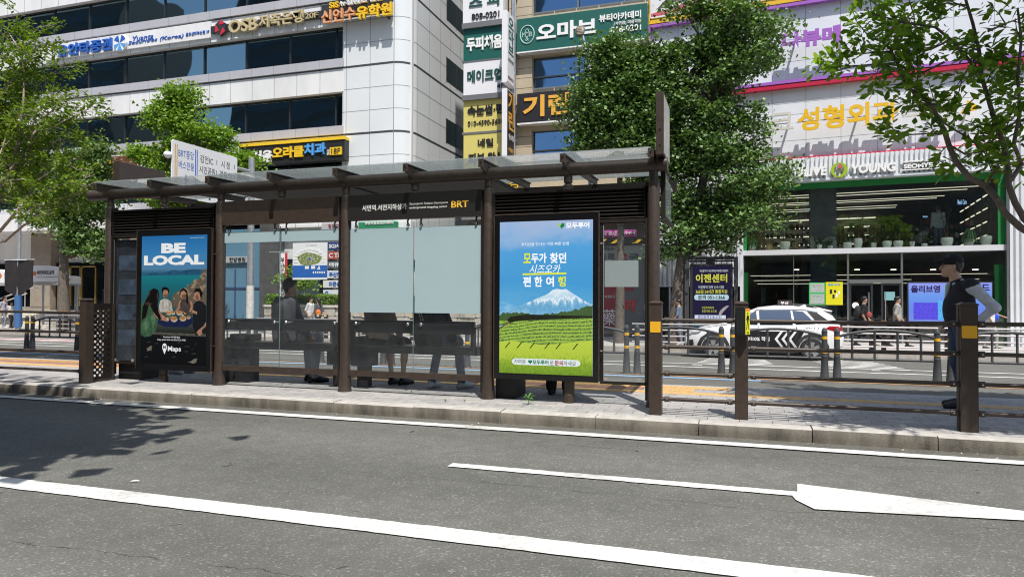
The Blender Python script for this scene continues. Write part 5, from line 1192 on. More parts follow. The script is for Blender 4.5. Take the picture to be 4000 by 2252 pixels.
mb = MB(); mb.box(x0, x1, 26, 26.02, z0, z1); part(mb, 'cloth', REDL, bn); mb = MB(); mb.box(x0+(x1-x0)*.12, x0+(x1-x0)*.70, 25.99, 26, z0, z1); part(mb, 'white_strip', WHL, bn)
letters(bn, '부\n산\nIT\n교\n육\n센\n터', BLK_L, x0+(x1-x0)*.18, z0+.06, x0+(x1-x0)*.62, z1-.2, 25.988, .004, bold=.02, lines=.95)
mb = MB(); mb.cyl((x0-.03, 26.05, SW), (x0-.03, 26.05, z1+.05), .03, n=8); mb.cyl((x0-.6, 26.05, z1+.06), (x1+.03, 26.05, z1+.04), .02, n=8); part(mb, 'pole', GALV, bn)
# planter with hedge
ROCKM = mat('rough_stone', (.42, .39, .34), .85, var=.35, vscale=2.5, bump=1.0, bscale=5)
x0, x1 = ID.px(1032, 1220, 27)[0], ID.px(1900, 1220, 27)[0]; z0, z1 = SW, ID.px(1100, 1196, 27)[1]
pw_ = thing('planter', 'long rough stone planter wall across the road seen through the shelter glass', 'planter', ((x0+x1)/2, 27.3, SW))
mb = MB()
for r_ in range(3):
    x = x0
    while x < x1:
        w = random.uniform(.35, .7); mb.cbox(x+.01, min(x+w, x1)-.01, 27+random.uniform(-.04, .03), 27.8, z0+(z1-z0)*r_/3+.01, z0+(z1-z0)*(r_+1)/3-.01, .04); x += w
part(mb, 'stones', ROCKM, pw_); mb = MB(); mb.box(x0-.05, x1+.05, 26.93, 27.85, z1, z1+.1); part(mb, 'coping', STEP_M, pw_)

# ================================================================== beige commercial block
BGE = mat('beige_tile', (.50, .42, .30), .55, var=.12, vscale=1.2, streak=1); BGJ = mat('tile_joint', (.16, .13, .09), .7)
bx0, bx1 = FB.px(1830, 500, 30.2)[0], FB.px(2531, 500, 29.7)[0]
x16, x78 = FB.px(2016, 400, 29.7)[0], FB.px(2078, 400, 29.7)[0]
cb = thing('commercial_building', 'beige tiled commercial block with blue glass and stacked Korean shop signs', 'building', ((bx0+bx1)/2, 36, SW))
mb = MB(); mb.box(bx0, bx1, 30.25, 45, SW, 24); part(mb, 'core', mat('beige_core', (.22, .19, .15), .7), cb)
mb = MB(); mb.box(x16-.35, x78, 29.7, 30.3, SW, 24); pr = part(mb, 'tiled_pier', BGE, cb)
bz = lambda v: FB.px(2078, v, 29.7)[1]
wins = [(-140, 46), (220, 342), (506, 630)]
mb = MB()
for v in (22, 55, 222, 262, 300, 340, 490, 530, 570): mb.box(x16-.35, x78+.002, 29.697, 29.72, bz(v)-.012, bz(v)+.012)
mb.box((x16+x78)/2-.4, (x16+x78)/2-.385, 29.697, 29.72, SW, 24); part(mb, 'tile_joint', BGJ, pr)
prev = None
for vt, vb in wins:
    z1, z0 = bz(vt), bz(vb); w_ = None
    for xa2 in np.arange(x78, bx1-.3, 2.05):
        xb2 = min(xa2+2.05, bx1); j = [random.uniform(-.03, .03) for _ in range(3)]
        mb = MB(); mb.add([(xa2, 29.98+j[0], z0), (xb2, 29.98+j[1], z0), (xb2, 29.98+j[1]+j[2], z1), (xa2, 29.98+j[0]+j[2], z1), (xa2, 30.1, z0), (xb2, 30.1, z0), (xb2, 30.1, z1), (xa2, 30.1, z1)],
            [(0, 1, 2, 3), (7, 6, 5, 4), (0, 4, 5, 1), (1, 5, 6, 2), (2, 6, 7, 3), (3, 7, 4, 0)]); w_ = part(mb, 'window', WINB, cb)
    mb = MB(); zz = z0+(z1-z0)*.36
    for x in np.arange(x78+2.05, bx1, 2.05): mb.box(x-.03, x+.03, 29.88, 29.99, z0, z1)
    mb.box(x78, bx1, 29.89, 29.985, zz-.03, zz+.03); mb.box(x78, bx1, 29.87, 29.985, z0-.05, z0+.03); q_ = part(mb, 'window_grid', mat('window_frame_grey', (.16, .17, .18), .5), cb)
    # row of small glazed tiles below the windows
    mb = MB(); mb.box(x78, bx1, 29.8, 30.3, z0-.62, z0-.05); q_ = part(mb, 'apron', mat('apron_glass', (.13, .125, .105), .25, var=.2, vscale=2), cb)
    mb = MB()
    for x in np.arange(x78, bx1, 1.0): mb.box(x-.02, x+.02, 29.78, 29.81, z0-.62, z0-.05)
    part(mb, 'apron_mullion', mat('apron_frame', (.45, .43, .38), .5), q_)
for vt, vb in ((60, 222), (360, 508), (645, 830)):
    mb = MB(); mb.box(x78, bx1, 29.75, 30.3, bz(vb), bz(vt)); part(mb, 'tiled_band', BGE, cb)
mb = MB()
for u in (2004, 2012): x = FB.px(u, 300, 29.6)[0]; mb.cyl((x, 29.55, SW), (x, 29.55, 22), .045, n=8)
for k in range(12): z = 2+k*1.6; x = FB.px(2008, 300, 29.6)[0]; mb.box(x-.12, x+.12, 29.6, 29.72, z, z+.05)
part(mb, 'drain_pipe', GALV, cb, smooth=True)
# street-level: pharmacy
mb = MB(); mb.box(bx0, bx1, 29.4, 30.3, bz(850), bz(830)); part(mb, 'ledge', mat('ledge_grey', (.2, .2, .2), .5), cb)
mb = MB(); mb.box(FB.px(1900, 1000, 29.6)[0], bx1, 29.6, 30.2, SW, bz(1015)); part(mb, 'shopfront', winmat('pharmacy_glass', (.03, .03, .035), .05, .02, .5, .6), cb)
GRN = mat('sign_deep_green', (.008, .105, .085), .45)
def fsign(label, u0, vt, vb, u1, d0, d1, m, lets, name='shop_sign', grp=None, bev=.02):
    t = sign(name, label, FB, u0, vt, vb, u1, d0, d1, m, grp, bev)
    for L_ in lets:
        body, m_, a, b_, c_, e_ = L_[:6]; kw = L_[6] if len(L_) > 6 else {}
        flet(t, FB, body, m_, a, b_, c_, e_, d0, .04, **kw)
    return t
G2 = mat('letter_deep_green', (.012, .08, .065), .45)
WSH = mat('lightbox_white', (.80, .80, .82), .35); YLW = mat('lightbox_yellow', (.66, .57, .17), .4)
Ys = 29.35
fsign('white spa sign with a phone number, topmost on the sign stack', 1809, -70, 91, 1966, Ys, 30.2, WSH, [('스 피', G2, 1832, -12, 32, 1950, dict(bold=.03)), ('808-0201', BLK_L, 1842, 53, 76, 1950, dict(bold=.01))])
fsign('deep green sign reading scalp care in white Korean', 1811, 112, 240, 1966, Ys, 30.2, GRN, [('두피채움', WHL, 1822, 146, 200, 1962, dict(bold=.04))])
fsign('white sign with green make-up lettering and a small floor number', 1811, 244, 372, 1966, Ys, 30.2, WSH, [('메이크업', G2, 1825, 275, 322, 1960, dict(bold=.025)), ('4F', BLK_L, 1941, 325, 343, 1966)])
fsign('upper yellow sign with black eyelash lettering and a mobile number', 1811, 392, 517, 1966, Ys, 30.2, YLW, [('속눈썹·펌', BLK_L, 1826, 413, 452, 1966, dict(bold=.03)), ('010-4590-5656', BLK_L, 1827, 472, 490, 1966)])
fsign('lower yellow sign with black nail and waxing lettering just above the shelter roof', 1811, 525, 665, 1966, Ys, 30.2, YLW, [('네일', BLK_L, 1866, 541, 572, 1926, dict(bold=.03)), ('피부·왁싱', BLK_L, 1829, 598, 640, 1966, dict(bold=.03))])
mb = MB(); 
for vt, vb in ((91, 112), (240, 244), (372, 392), (517, 525)): fbox(mb, FB, 1804, vt, vb, 1966, Ys-.12 if vb-vt > 10 else Ys-.02, 30.1)
part(mb, 'sign_ledge', mat('ledge_metal', (.20, .20, .205), .45, .3), cb)
s = fsign('wide deep green beauty academy sign with a round monogram above blue windows', 2018, 75, 203, 2529, Y1-.35, 29.75, GRN, [('오마브', WHL, 2096, 94, 161, 2331, dict(bold=.035)), ('뷰티아카데미', WHL, 2340, 57, 86, 2504, dict(bold=.03)), ('(서면점) 미용학원', WHL, 2398, 84, 100, 2504, dict(bold=.01)), ('818-0201', WHL, 2386, 104, 128, 2504, dict(bold=.02))])
x, z = FB.px(2059, 133, Y1-.37); rx = abs(FB.px(2032, 133, Y1-.37)[0]-x); rz = abs(FB.px(2059, 98, Y1-.37)[1]-z)
mb = MB(); mb.tube([(x+rx*math.cos(q), Y1-.36, z+rz*math.sin(q)) for q in np.linspace(0, 6.28, 32)], .025, 6); part(mb, 'monogram_ring', mat('pale_green', (.45, .62, .58), .5), s)
for ch, dx, dz in (('O', 0, .38), ('M', -.48, 0), ('B', .48, 0), ('&', 0, -.45)): letters(s, ch, mat('pale_green', (.45, .62, .58), .5), x+rx*(dx-.24), z+rz*(dz-.26), x+rx*(dx+.24), z+rz*(dz+.26), Y1-.35, .02)
mb = MB(); fbox(mb, FB, 2018, 203, 208, 2529, Y1-.37, 29.75); part(mb, 'edge_trim', PANEL, s)
s = fsign('black sign with large orange Korean letters half hidden by the big ginkgo', 2020, 366, 480, 2529, Y1-.35, 29.75, mat('sign_night', (.018, .016, .02), .45), [('기린', mat('letter_orange', (.80, .42, .06), .4), 2042, 374, 458, 2226, dict(bold=.035))])
mb = MB(); fbox(mb, FB, 2020, 480, 486, 2529, Y1-.37, 29.75); part(mb, 'edge_trim', PANEL, s)
# blade signs standing out from the wall
def blade(label, ua, va, vb, ub, m, lets):
    xb_, zt_ = FB.px(ub, va, 28.3); y0 = 28.3
    xl_ = FB.px(ua, va, y0)[0]; xr_ = FB.px(ua+20, va, y0)[0]; zt_ = FB.px(ua, va, y0)[1]; zb_ = FB.px(ua, vb, y0)[1]
    r = ray(ub, 300); y1 = min(29.3, xr_*r[1]/r[0])
    t = thing('blade_sign', label, 'sign', ((xl_+xr_)/2, y0, zb_))
    mb = MB(); mb.cbox(xl_, xr_, y0, y1, zb_, zt_, .02); part(mb, 'box', WSH, t)
    mb = MB(); mb.box(xr_+.001, xr_+.012, y0+.04, y1-.04, zb_+.06, zt_-.06); fc = part(mb, 'face', m, t)
    MX = Matrix.Translation((xr_+.014, y0, 0)) @ Matrix.Rotation(math.pi/2, 4, 'Z')
    w_ = y1-y0; H_ = zt_-zb_
    for body, lm, x0f, f0, x1f, f1 in lets:
        q = text_mesh(body, w_*x0f, zb_+H_*f0, w_*x1f, zb_+H_*f1, 0, .003, bold=.03, lines=.95); q.v = [tuple(MX @ Vector(p)) for p in q.v]; part(q, 'lettering', lm, t)
    mb = MB()
    for f in (.15, .85): mb.box((xl_+xr_)/2-.04, (xl_+xr_)/2+.04, y1, 29.75, zb_+H_*f-.05, zb_+H_*f+.05)
    part(mb, 'bracket', GALV, t)
blade('upper vertical blade sign, white with green letters, beside the sign stack', 1961, 39, 320, 2010, WSH, [('오\n마\n브', G2, .15, .42, .9, .94), ('뷰티아카데미', G2, .15, .30, .9, .36), ('808-0201', BLK_L, .15, .06, .9, .11)])
blade('lower vertical blade sign, black face with orange letters', 1961, 343, 612, 2010, mat('sign_night', (.018, .016, .02), .45), [('기\n린', mat('letter_orange', (.80, .42, .06), .4), .12, .42, .9, .97), ('에스테틱', WHL, .2, .27, .9, .36), ('수중분만', mat('letter_orange', (.80, .42, .06), .4), .15, .1, .9, .16)])
fsign('pink phone number sign seen through the narrow right glass', 2330, 898, 924, 2484, 29.2, 29.38, mat('sign_pink', (.55, .10, .38), .45), [('문의 051)711-9494', mat('letter_pale_pink', (.75, .6, .68), .5), 2336, 902, 920, 2480, dict(bold=.02))])
s = sign('awning_board', 'black board with amber hazard shapes below the pink phone sign', FB, 2330, 930, 952, 2530, 29.0, 29.4, BLK_L, cat='board')
for u in (2330, 2385, 2470): 
    mb = MB(); xx, zz = FB.px(u, 933, 28.99); xe = FB.px(u+42, 933, 28.99)[0]; z0 = FB.px(u, 948, 28.99)[1]; mb.prism_y([(xx, z0), (xe-.25, z0), (xe, zz), (xx+.25, zz)], 28.985, 29.0); part(mb, 'hazard_mark', YEL, s)
s = sign('shop_sign', 'grey pharmacy sign with one red character seen through the narrow right glass', FB, 2300, 960, 1018, 2530, 29.3, 29.4, mat('sign_mist', (.40, .45, .47), .5), cat='sign')
for ch, m_, u0, u1 in (('바', mat('letter_smoke', (.12, .14, .15), .5), 2340, 2368), ('로', mat('letter_smoke', (.12, .14, .15), .5), 2372, 2402), ('약', REDL, 2410, 2448), ('국', mat('letter_smoke', (.12, .14, .15), .5), 2455, 2495)): flet(s, FB, ch, m_, u0, 988, 1016, u1, 29.3, .03, bold=.04)
flet(s, FB, '다이소', mat('letter_smoke', (.12, .14, .15), .5), 2342, 963, 979, 2400, 29.3, .03, bold=.02)
s = sign('shop_sign', 'dark red pharmacy panel with a large white Chinese character', FB, 2325, 1118, 1275, 2424, 29.2, 29.4, mat('panel_red', (.30, .02, .04), .45))
flet(s, FB, '藥', WHL, 2354, 1205, 1268, 2408, 29.2, .02); flet(s, FB, '바로약국', WHL, 2364, 1150, 1162, 2401, 29.2, .02)
s = sign('shop_sign', 'dark grey pharmacy panel with one big red Korean character', FB, 2428, 1010, 1290, 2528, 29.25, 29.4, mat('panel_slate', (.16, .17, .18), .4))
flet(s, FB, '약', REDL, 2434, 1166, 1218, 2485, 29.25, .03, bold=.05); flet(s, FB, 'REFUND', REDL, 2440, 1115, 1136, 2476, 29.25, .02)
s = sign('shop_sign', 'small brown and yellow shop sign showing below the shelter roof at bay four', FB, 1930, 690, 740, 2040, 29.0, 29.4, mat('sign_brownish', (.12, .09, .05), .5)); flet(s, FB, '마감', YEL, 1945, 700, 735, 2030, 29.0, .02)

# ================================================================== retail building with the cosmetics shop
OL = Frame(3.0, 29.55, rad(-6.0))
of = OL.px
PANW = mat('white_cladding', (.70, .73, .78), .42, var=.04, vscale=.7)
CORR = mat('corrugated_white', (.70, .72, .74), .45, var=.05, vscale=1)
ox = lambda u, d=0: OL.px(u, 900, d)[0]
oz = lambda v, u=3000, d=0: OL.px(u, v, d)[1]
X0, X1 = ox(2534), ox(4120)
rb = thing('retail_building', 'white clad retail block above a two storey glass cosmetics shop', 'building', ((X0+X1)/2, 5, SW), OL)
zs_t, zs_b = oz(975), oz(994.5)                 # shop slab
zc_b, zc_t = oz(716), oz(632)                   # ribbed fascia
zr = oz(624)
xw0, xw1 = ox(2905), ox(3927)
ZT_ = 24
mb = MB(); mb.box(X0, X1, .0, .5, zr-.05, ZT_); wl = part(mb, 'clad_wall', PANW, rb)
mb = MB(); mb.box(X0, X1, 10, 10.5, SW, ZT_); mb.box(X0, X1, .5, 10, ZT_-.3, ZT_); mb.box(X1-.3, X1, .5, 10, SW, ZT_); mb.box(X0, X0+.2, .5, 10, SW, ZT_); part(mb, 'outer_wall', PANW, rb)
mb = MB()
for x in np.arange(X0+1.25, X1, 1.25): mb.box(x-.008, x+.008, -.004, .02, zr, ZT_)
for v in (165, 250, 410, 455, 555): mb.box(X0, X1, -.004, .02, oz(v)-.006, oz(v)+.006)
part(mb, 'panel_joint', mat('joint_grey', (.30, .32, .35), .6), wl)
PURP = mat('purple_tube', (.36, .13, .52), .4); REDB = mat('red_bar', (.50, .015, .06), .4); YELB = mat('yellow_bar', (.78, .48, .03), .4)
def bar(name, u0, v0, thick, u1, m, d0=-.22, d1=0., par=None):
    x0, z = of(u0, v0, d0); x1 = ox(u1, d0); mb = MB(); mb.cbox(x0, x1, d0, d1-.002, z-thick/2, z+thick/2, .03 if thick > .1 else .015); return part(mb, name, m, par or rb)
bar('red_bar', 2540, 661, .14, 3950, REDB); bar('red_bar', 2540, 395, .14, 4100, REDB)
bar('purple_tube', 2537, 379, .12, 4100, PURP); bar('purple_tube', 2537, 103, .12, 4100, PURP); bar('yellow_bar', 2530, 88, .16, 4100, YELB)
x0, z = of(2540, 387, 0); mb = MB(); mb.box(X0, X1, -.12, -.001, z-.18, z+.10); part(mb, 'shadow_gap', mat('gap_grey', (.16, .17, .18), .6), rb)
for m_, u, va, vb in ((YELB, 2532, -60, 90), (PURP, 2534, 102, 380)):
    x = ox(u, -.2); mb = MB(); mb.cbox(x-.06, x+.06, -.22, -.002, of(u, vb, -.2)[1], of(u, va, -.2)[1], .02); part(mb, 'frame_post', m_, rb)
# billboard strip at the top
s = sign('billboard', 'white billboard with a pink lower stripe at the top edge behind the ginkgo', OL, 2540, -80, 72, 3180, -.2, -.005, WSH, cat='billboard')
mb = MB(); x0, z1 = of(2543, 45, -.2); xe = ox(2900, -.2); z0 = of(2543, 65, -.2)[1]; mb.poly([(x0, -.204, z0), (xe, -.204, z0), (xe, -.204, z1+.5), (x0, -.204, z1-.1)]); part(mb, 'pink_stripe', mat('pink_stripe', (.68, .10, .18), .5), s)
mb = MB(); x0, z0 = of(2545, 40, -.2); mb.poly([(x0+.2, -.203, z0), (x0+2.2, -.203, z0+.25), (x0+2.2, -.203, z0+1.4), (x0+1.2, -.203, z0+.9)]); part(mb, 'grey_shape', mat('grey_print', (.10, .09, .10), .5), s)
# clinic lettering, standing clear of the wall
OLX = OL
def clin(label, lets, base_u, base_v, name='clinic_letters', d=-.50):
    x, z = of(base_u, base_v, d); t = thing(name, label, 'sign letters', (x, d, z), OL)
    for body, m_, u0, vt, vb, u1, kw in lets: flet(t, OL, body, m_, u0, vt, vb, u1, d, .10, **kw)
    x0 = ox(lets[0][2], d); x1 = ox(lets[-1][5], d); zm = of(lets[0][2], (lets[0][3]+lets[0][4])/2, d)[1]
    mb = MB(); mb.box(x0, x1, d+.02, d+.06, zm-.12, zm-.08); 
    for f in (.1, .5, .9): xx = x0+(x1-x0)*f; mb.box(xx-.03, xx+.03, d+.0, -.001, zm-.14, zm-.06)
    part(mb, 'support_rail', PANW, t)
    return t
CREAM = mat('letter_cream', (.62, .60, .54), .45); AMB = mat('letter_amber_solid', (.80, .48, .015), .4)
clin('large cream and yellow plastic surgery clinic letters on the white wall', [('크', CREAM, 3012, 442, 508, 3100, dict(bold=.015)), ('성형외과', AMB, 3116, 422, 511, 3510, dict(bold=.03)), ('의원', CREAM, 3525, 388, 474, 3720, dict(bold=.015))], 3300, 480)
s = clin('purple clinic letters standing out high on the white wall, partly behind leaves', [('다뷰메', PURP, 3055, 126, 192, 3285, dict(bold=.05)), ('의', PURP, 3465, 75, 145, 3545, dict(bold=.05))], 3200, 170)
s = sign('round_sign', 'small white round-cornered sign beside the purple letters', OL, 3562, 95, 132, 3620, -.4, -.02, WSH, bev=.12); flet(s, OL, '의원', PURP, 3575, 104, 118, 3600, -.4, .01)
x, z = of(3780, 418, -.32); mb = MB(); mb.prism_y([(x-.25, z-.2), (x+.28, z-.12), (x+.3, z+.02), (x-.02, z+.25), (x-.05, z+.02)], -.4, -.3); mb.box(x-.03, x+.03, -.3, -.001, z-.08, z-.02); solo(mb, 'wall_emblem', AMB, 'small angular yellow emblem after the cream letters on the white wall', 'emblem', (x, -.32, z), OL)
# ribbed fascia and ribbed left wall and right pillar
def ribs(mb, x0, x1, z0, z1, d, step=.16, depth=.09):
    x = x0; A = []
    while x < x1: A += [(x, d+depth), (x+step*.12, d+depth), (x+step*.28, d), (x+step*.78, d), (x+step*.94, d+depth)]; x += step
    A += [(x1, d+depth), (x1, d+.35), (x0, d+.35)]
    mb.prism_z([(a, b) for a, b in A], z0, z1)
mb = MB(); ribs(mb, ox(2600, -.3), ox(3925, -.3), zc_b+.03, zc_t, -.42); fa = part(mb, 'ribbed_fascia', CORR, rb)
mb = MB(); mb.box(ox(2600, -.3), ox(3925, -.3), -.46, -.02, zc_b-.06, zc_b+.025); part(mb, 'fascia_trim', PANW, fa)
xa, xb_ = ox(2572), ox(2893); zl0 = oz(1112, 2620)
mb = MB(); ribs(mb, xa, xb_, zl0, zc_b-.07, -.20, .2, .1); part(mb, 'ribbed_wall', CORR, rb)
mb = MB(); mb.box(xa, xb_, -.22, .1, zl0-.06, zl0-.002); part(mb, 'wall_trim', PANW, rb)
mb = MB(); ribs(mb, ox(3937, -.15), X1, SW, zc_t+.3, -.2, .17, .08); part(mb, 'ribbed_pillar', CORR, rb)
mb = MB(); mb.box(ox(3926), ox(3936), -.22, .4, SW, zc_b-.06); part(mb, 'steel_jamb', mat('jamb_steel', (.35, .36, .37), .3, .8), rb)
mb = MB(); mb.box(ox(2893), ox(2904), -.22, .4, SW, zc_b-.06); part(mb, 'white_jamb', PANW, rb)
# under the ribbed wall: dark doors
mb = MB(); mb.box(xa, xb_, .1, .2, SW, zl0-.06); dd_ = part(mb, 'dark_doors', mat('door_black', (.01, .01, .011), .25), rb)
mb = MB(); mb.box(ox(2612), ox(2618), .04, .1, SW, zl0-.06); mb.box(ox(2705), ox(2709), .04, .1, SW, zl0-.06); part(mb, 'door_frame', PANW, dd_)
# shop interior shell
DIN = mat('shop_dark', (.085, .088, .088), .6, var=.3, vscale=1); FLR = mat('shop_floor', (.07, .068, .065), .35); GREEN = mat('shop_green', (.012, .20, .04), .45)
LEDS = mat('led_strip', (.1, .1, .09), .5, emit=(1, .90, .70), estr=1.15)
mb = MB(); mb.box(xw0, xw1, 8.6, 8.7, SW, zc_b); mb.box(xw0-.1, xw0, .1, 8.7, SW, zc_b); mb.box(xw1, xw1+.1, .1, 8.7, SW, zc_b); mb.box(xw0, xw1, .1, 8.6, zc_b-.02, zc_b+.05); mb.box(xw0, xw1, .15, 8.6, zs_b+.02, zs_t-.03); part(mb, 'shop_shell', DIN, rb)
mb = MB(); mb.box(xw0, xw1, .2, 8.6, SW, SW+.02); part(mb, 'shop_floor', FLR, rb)
mb = MB(); mb.box(xw0-.02, xw1, -.12, .5, zs_b, zs_t); part(mb, 'slab_edge', mat('slab_white', (.62, .63, .65), .4), rb)
mb = MB(); mb.box(xw0, xw1, -.02, .12, oz(745), zc_b-.062); mb.box(xw1-.22, xw1-.002, -.02, .12, zs_t, oz(745)-.002); mb.box(xw0+.002, xw0+.12, -.02, .12, zs_t, oz(745)-.002); gf = part(mb, 'green_frame', GREEN, rb)
mb = MB(); mb.box(ox(3885), xw1-.002, .05, .15, SW, zs_b-.5); mb.box(xw0+.002, ox(2921), .05, .15, SW, oz(1060)); part(mb, 'green_panel', GREEN, rb)
SG = glassmat('shop_glass', (.84, .88, .86), .09, wave=.01)
mb = MB(); mb.box(xw0+.12, xw1-.22, .03, .045, zs_t, oz(745)); part(mb, 'upper_glass', SG, rb)
mb = MB(); mb.box(xw0, xw1, .03, .045, SW, zs_b-.002); lg = part(mb, 'lower_glass', SG, rb)
SIL = mat('silver_frame', (.55, .56, .57), .3, .9)
mb = MB()
for u in (3100, 3312, 3522): x = ox(u); mb.box(x-.035 if u != 3100 else x-.012, x+.035 if u != 3100 else x+.012, -.03, .03, SW, zs_b-.003)
part(mb, 'glazing_frame', SIL, lg)
mb = MB(); x0, x1 = ox(3316), ox(3520); z = oz(1091, 3316); mb.box(x0, x1, -.08, .028, z-.12, z+.02); dh = part(mb, 'door_header', SIL, rb)
for ua, ub in ((3316, 3408), (3440, 3520)):
    mb = MB(); a, b = ox(ua), ox(ub); zt = z-.13
    mb.box(a, a+.07, -.06, .02, SW, zt); mb.box(b-.07, b, -.06, .02, SW, zt); mb.box(a+.07, b-.07, -.06, .02, zt-.07, zt); mb.box(a+.07, b-.07, -.06, .02, SW, SW+.2); dl = part(mb, 'door_leaf', MUL, rb)
    mb = MB(); hx = b-.14 if ua < 3400 else a+.14; mb.cyl((hx, -.11, SW+.8), (hx, -.11, SW+1.9), .022, n=8); part(mb, 'door_handle', SIL, dl)
x, z = of(3342, 1190, -.0); part(disc(x, z, .12, .12, .015, .028), 'door_sticker', WHL, rb)
# stone column behind the upper glass
mb = MB(); mb.box(ox(3165, .4), ox(3268, .4), .4, 1.2, zs_t, zc_b); part(mb, 'column', mat('column_stone', (.16, .165, .155), .5, var=.25, vscale=3), rb)
mb = MB(); mb.box(ox(3165, .4), ox(3268, .4), .4, 1.2, SW, zs_b); part(mb, 'column', mat('column_blue_grey', (.05, .06, .075), .5), rb)
# light strips: ceiling lines and lit shelf edges further back
zc = oz(745)-.10
for d, ua, ub in ((.9, 3266, 3828), (1.6, 3266, 3780), (3.2, 3266, 3690), (3.8, 3266, 3660), (.9, 2930, 3160), (1.6, 2930, 3160), (3.2, 2930, 3160), (3.8, 2930, 3160), (5.6, 3266, 3505), (6.4, 3266, 3500), (5.6, 2930, 3160), (6.4, 2930, 3160)):
    mb = MB(); mb.box(ox(ua, d), ox(ub, d), d, d+.04, zc-.018, zc); part(mb, 'light_strip', LEDS, rb)
    mb = MB(); mb.box(ox(ua, d), ox(ub, d), d-.1, d+.15, zc+.002, zc+.05); part(mb, 'light_tray', DIN, rb)
for k in range(5):                                     # lit shelves on the back wall, and down the right side wall
    z = zs_t+.35+k*.42; mb = MB(); mb.box(ox(2920, 8.4), ox(3160, 8.4), 8.3, 8.5, z, z+.035); mb.box(ox(3266, 8.4), ox(3420, 8.4), 8.3, 8.5, z, z+.035); part(mb, 'shelf_light', LEDS, rb)
for k in range(4):
    z = zs_t+.45+k*.5; mb = MB()
    for q in range(5): mb.box(xw1-.35, xw1-.3, 1.2+q*1.2, 1.9+q*1.2, z, z+.03)
    part(mb, 'shelf_light', LEDS, rb)
for z_, d in ((oz(1075, 3000, 3), 3.0), (oz(1090, 3000, 3), 4.6), (oz(1100, 3000, 3), 6.5)):
    mb = MB(); mb.box(ox(2930, d), ox(3900, d), d, d+.04, z_, z_+.02); part(mb, 'light_strip', LEDS, rb)
mb = MB()
for u in (3112, 3348, 3490, 3645, 3810): x, z = of(u, 1052, 1.4); mb.cyl((x, 1.4, z), (x, 1.4, z+.03), .10, n=12)
part(mb, 'downlight', mat('downlight', (.1, .1, .1), .5, emit=(1, .9, .7), estr=3.5), rb)
SHB = mat('lit_sign_blue', (.05, .05, .06), .5, emit=(.35, .62, 1), estr=1.0)
for body, u0, vt, vb, u1, d in (('Promotion', 3130, 811, 821, 3185, 7.5), ("Men's Care", 3741, 777, 797, 3776, 4.0), ('Style', 3605, 840, 849, 3624, 6.0)): flet(rb, OL, body, SHB, u0, vt, vb, u1, d, .02, bold=.02)
mb = MB(); mb.box(ox(3560, 4), ox(3800, 4), 4.0, 4.1, oz(1100, 3560, 4), oz(1050, 3560, 4)); part(mb, 'wine_panel', mat('wine_panel', (.10, .012, .03), .5), rb)
# cosmetics shelving silhouettes inside the lower shop
mb = MB()
for k in range(7):
    x = ox(2960+k*120, 5); mb.box(x, x+.9, 4.5+random.uniform(-1, 1), 5.2, SW, SW+1.5)
part(mb, 'display_shelf', mat('shelf_dim', (.05, .05, .055), .5, var=.8, vscale=6), rb)
mb = MB()
for k in range(16):
    d_ = random.uniform(3.5, 7.5); x = ox(2960+k*58, d_)
    for q in range(4):
        for r_ in range(5):
            if random.random() < .75: mb.mi = random.randint(0, 3); mb.box(x+.18*r_, x+.18*r_+.13, d_, d_+.2, zs_t+.1+q*.38, zs_t+.1+q*.38+random.uniform(.12, .27))
part(mb, 'shelf_stock', [mat('stock_white', (.42, .42, .40), .5), mat('stock_grey', (.16, .17, .17), .5), mat('stock_rose', (.30, .13, .13), .5), mat('stock_teal', (.08, .20, .20), .5)], rb)
# shop lettering
t = thing('shop_letters', 'raised white shop name letters with a lime ring emblem on the ribbed fascia', 'sign letters', (ox(3300, -.44), -.44, zc_b+.2), OL)
d = -.46
flet(t, OL, 'OLIVE', WHL, 3099, 654, 690, 3232, d, .08, bold=.045, slant=.06); flet(t, OL, 'YOUNG', WHL, 3322, 641, 677, 3499, d, .08, bold=.045, slant=.06)
x, z = of(3278, 662, d-.06); rx = abs(ox(3246, d-.06)-x); rz = abs(of(3278, 633, d-.06)[1]-z)
LIME = mat('lime_ring', (.33, .48, .015), .4)
n = 28; O_ = [(x+rx*math.cos(q), z+rz*math.sin(q)) for q in np.linspace(0, 2*math.pi, n, endpoint=False)]; I_ = [(x-.01+rx*.58*math.cos(q-.15), z+rz*.84*math.sin(q)) for q in np.linspace(0, 2*math.pi, n, endpoint=False)]
mb = MB(); vs = [(a, d-.08, b) for a, b in O_]+[(a, d-.08, b) for a, b in I_]+[(a, d, b) for a, b in O_]+[(a, d, b) for a, b in I_]
mb.add(vs, [(k, (k+1) % n, n+(k+1) % n, n+k) for k in range(n)]+[(2*n+k, 2*n+(k+1) % n, (k+1) % n, k) for k in range(n)]+[(n+k, n+(k+1) % n, 3*n+(k+1) % n, 3*n+k) for k in range(n)]); part(mb, 'ring_emblem', LIME, t)
part(disc(x+.02, z+rz*.48, rx*.22, rz*.3, d-.08, d), 'red_dot', mat('dot_red', (.65, .10, .09), .4), t)
flet(t, OL, 'SEOMYEON', WHL, 3530, 639, 657, 3692, d, .05, bold=.045)
mb = MB(); fbox(mb, OL, 3521, 628, 632, 3702, d-.05, d); fbox(mb, OL, 3521, 661, 665, 3702, d-.05, d); part(mb, 'letter_bar', WHL, t)
mb = MB(); fbox(mb, OL, 3528, 635, 661, 3695, d-.012, d); part(mb, 'letter_backing', mat('backing_grey', (.12, .125, .13), .5), t)
mb = MB()
for u in (3120, 3220, 3340, 3480, 3560, 3670): xx = ox(u, d); mb.box(xx-.02, xx+.02, d, -.33, zc_b+.3, zc_b+.36)
part(mb, 'letter_stud', GALV, t)
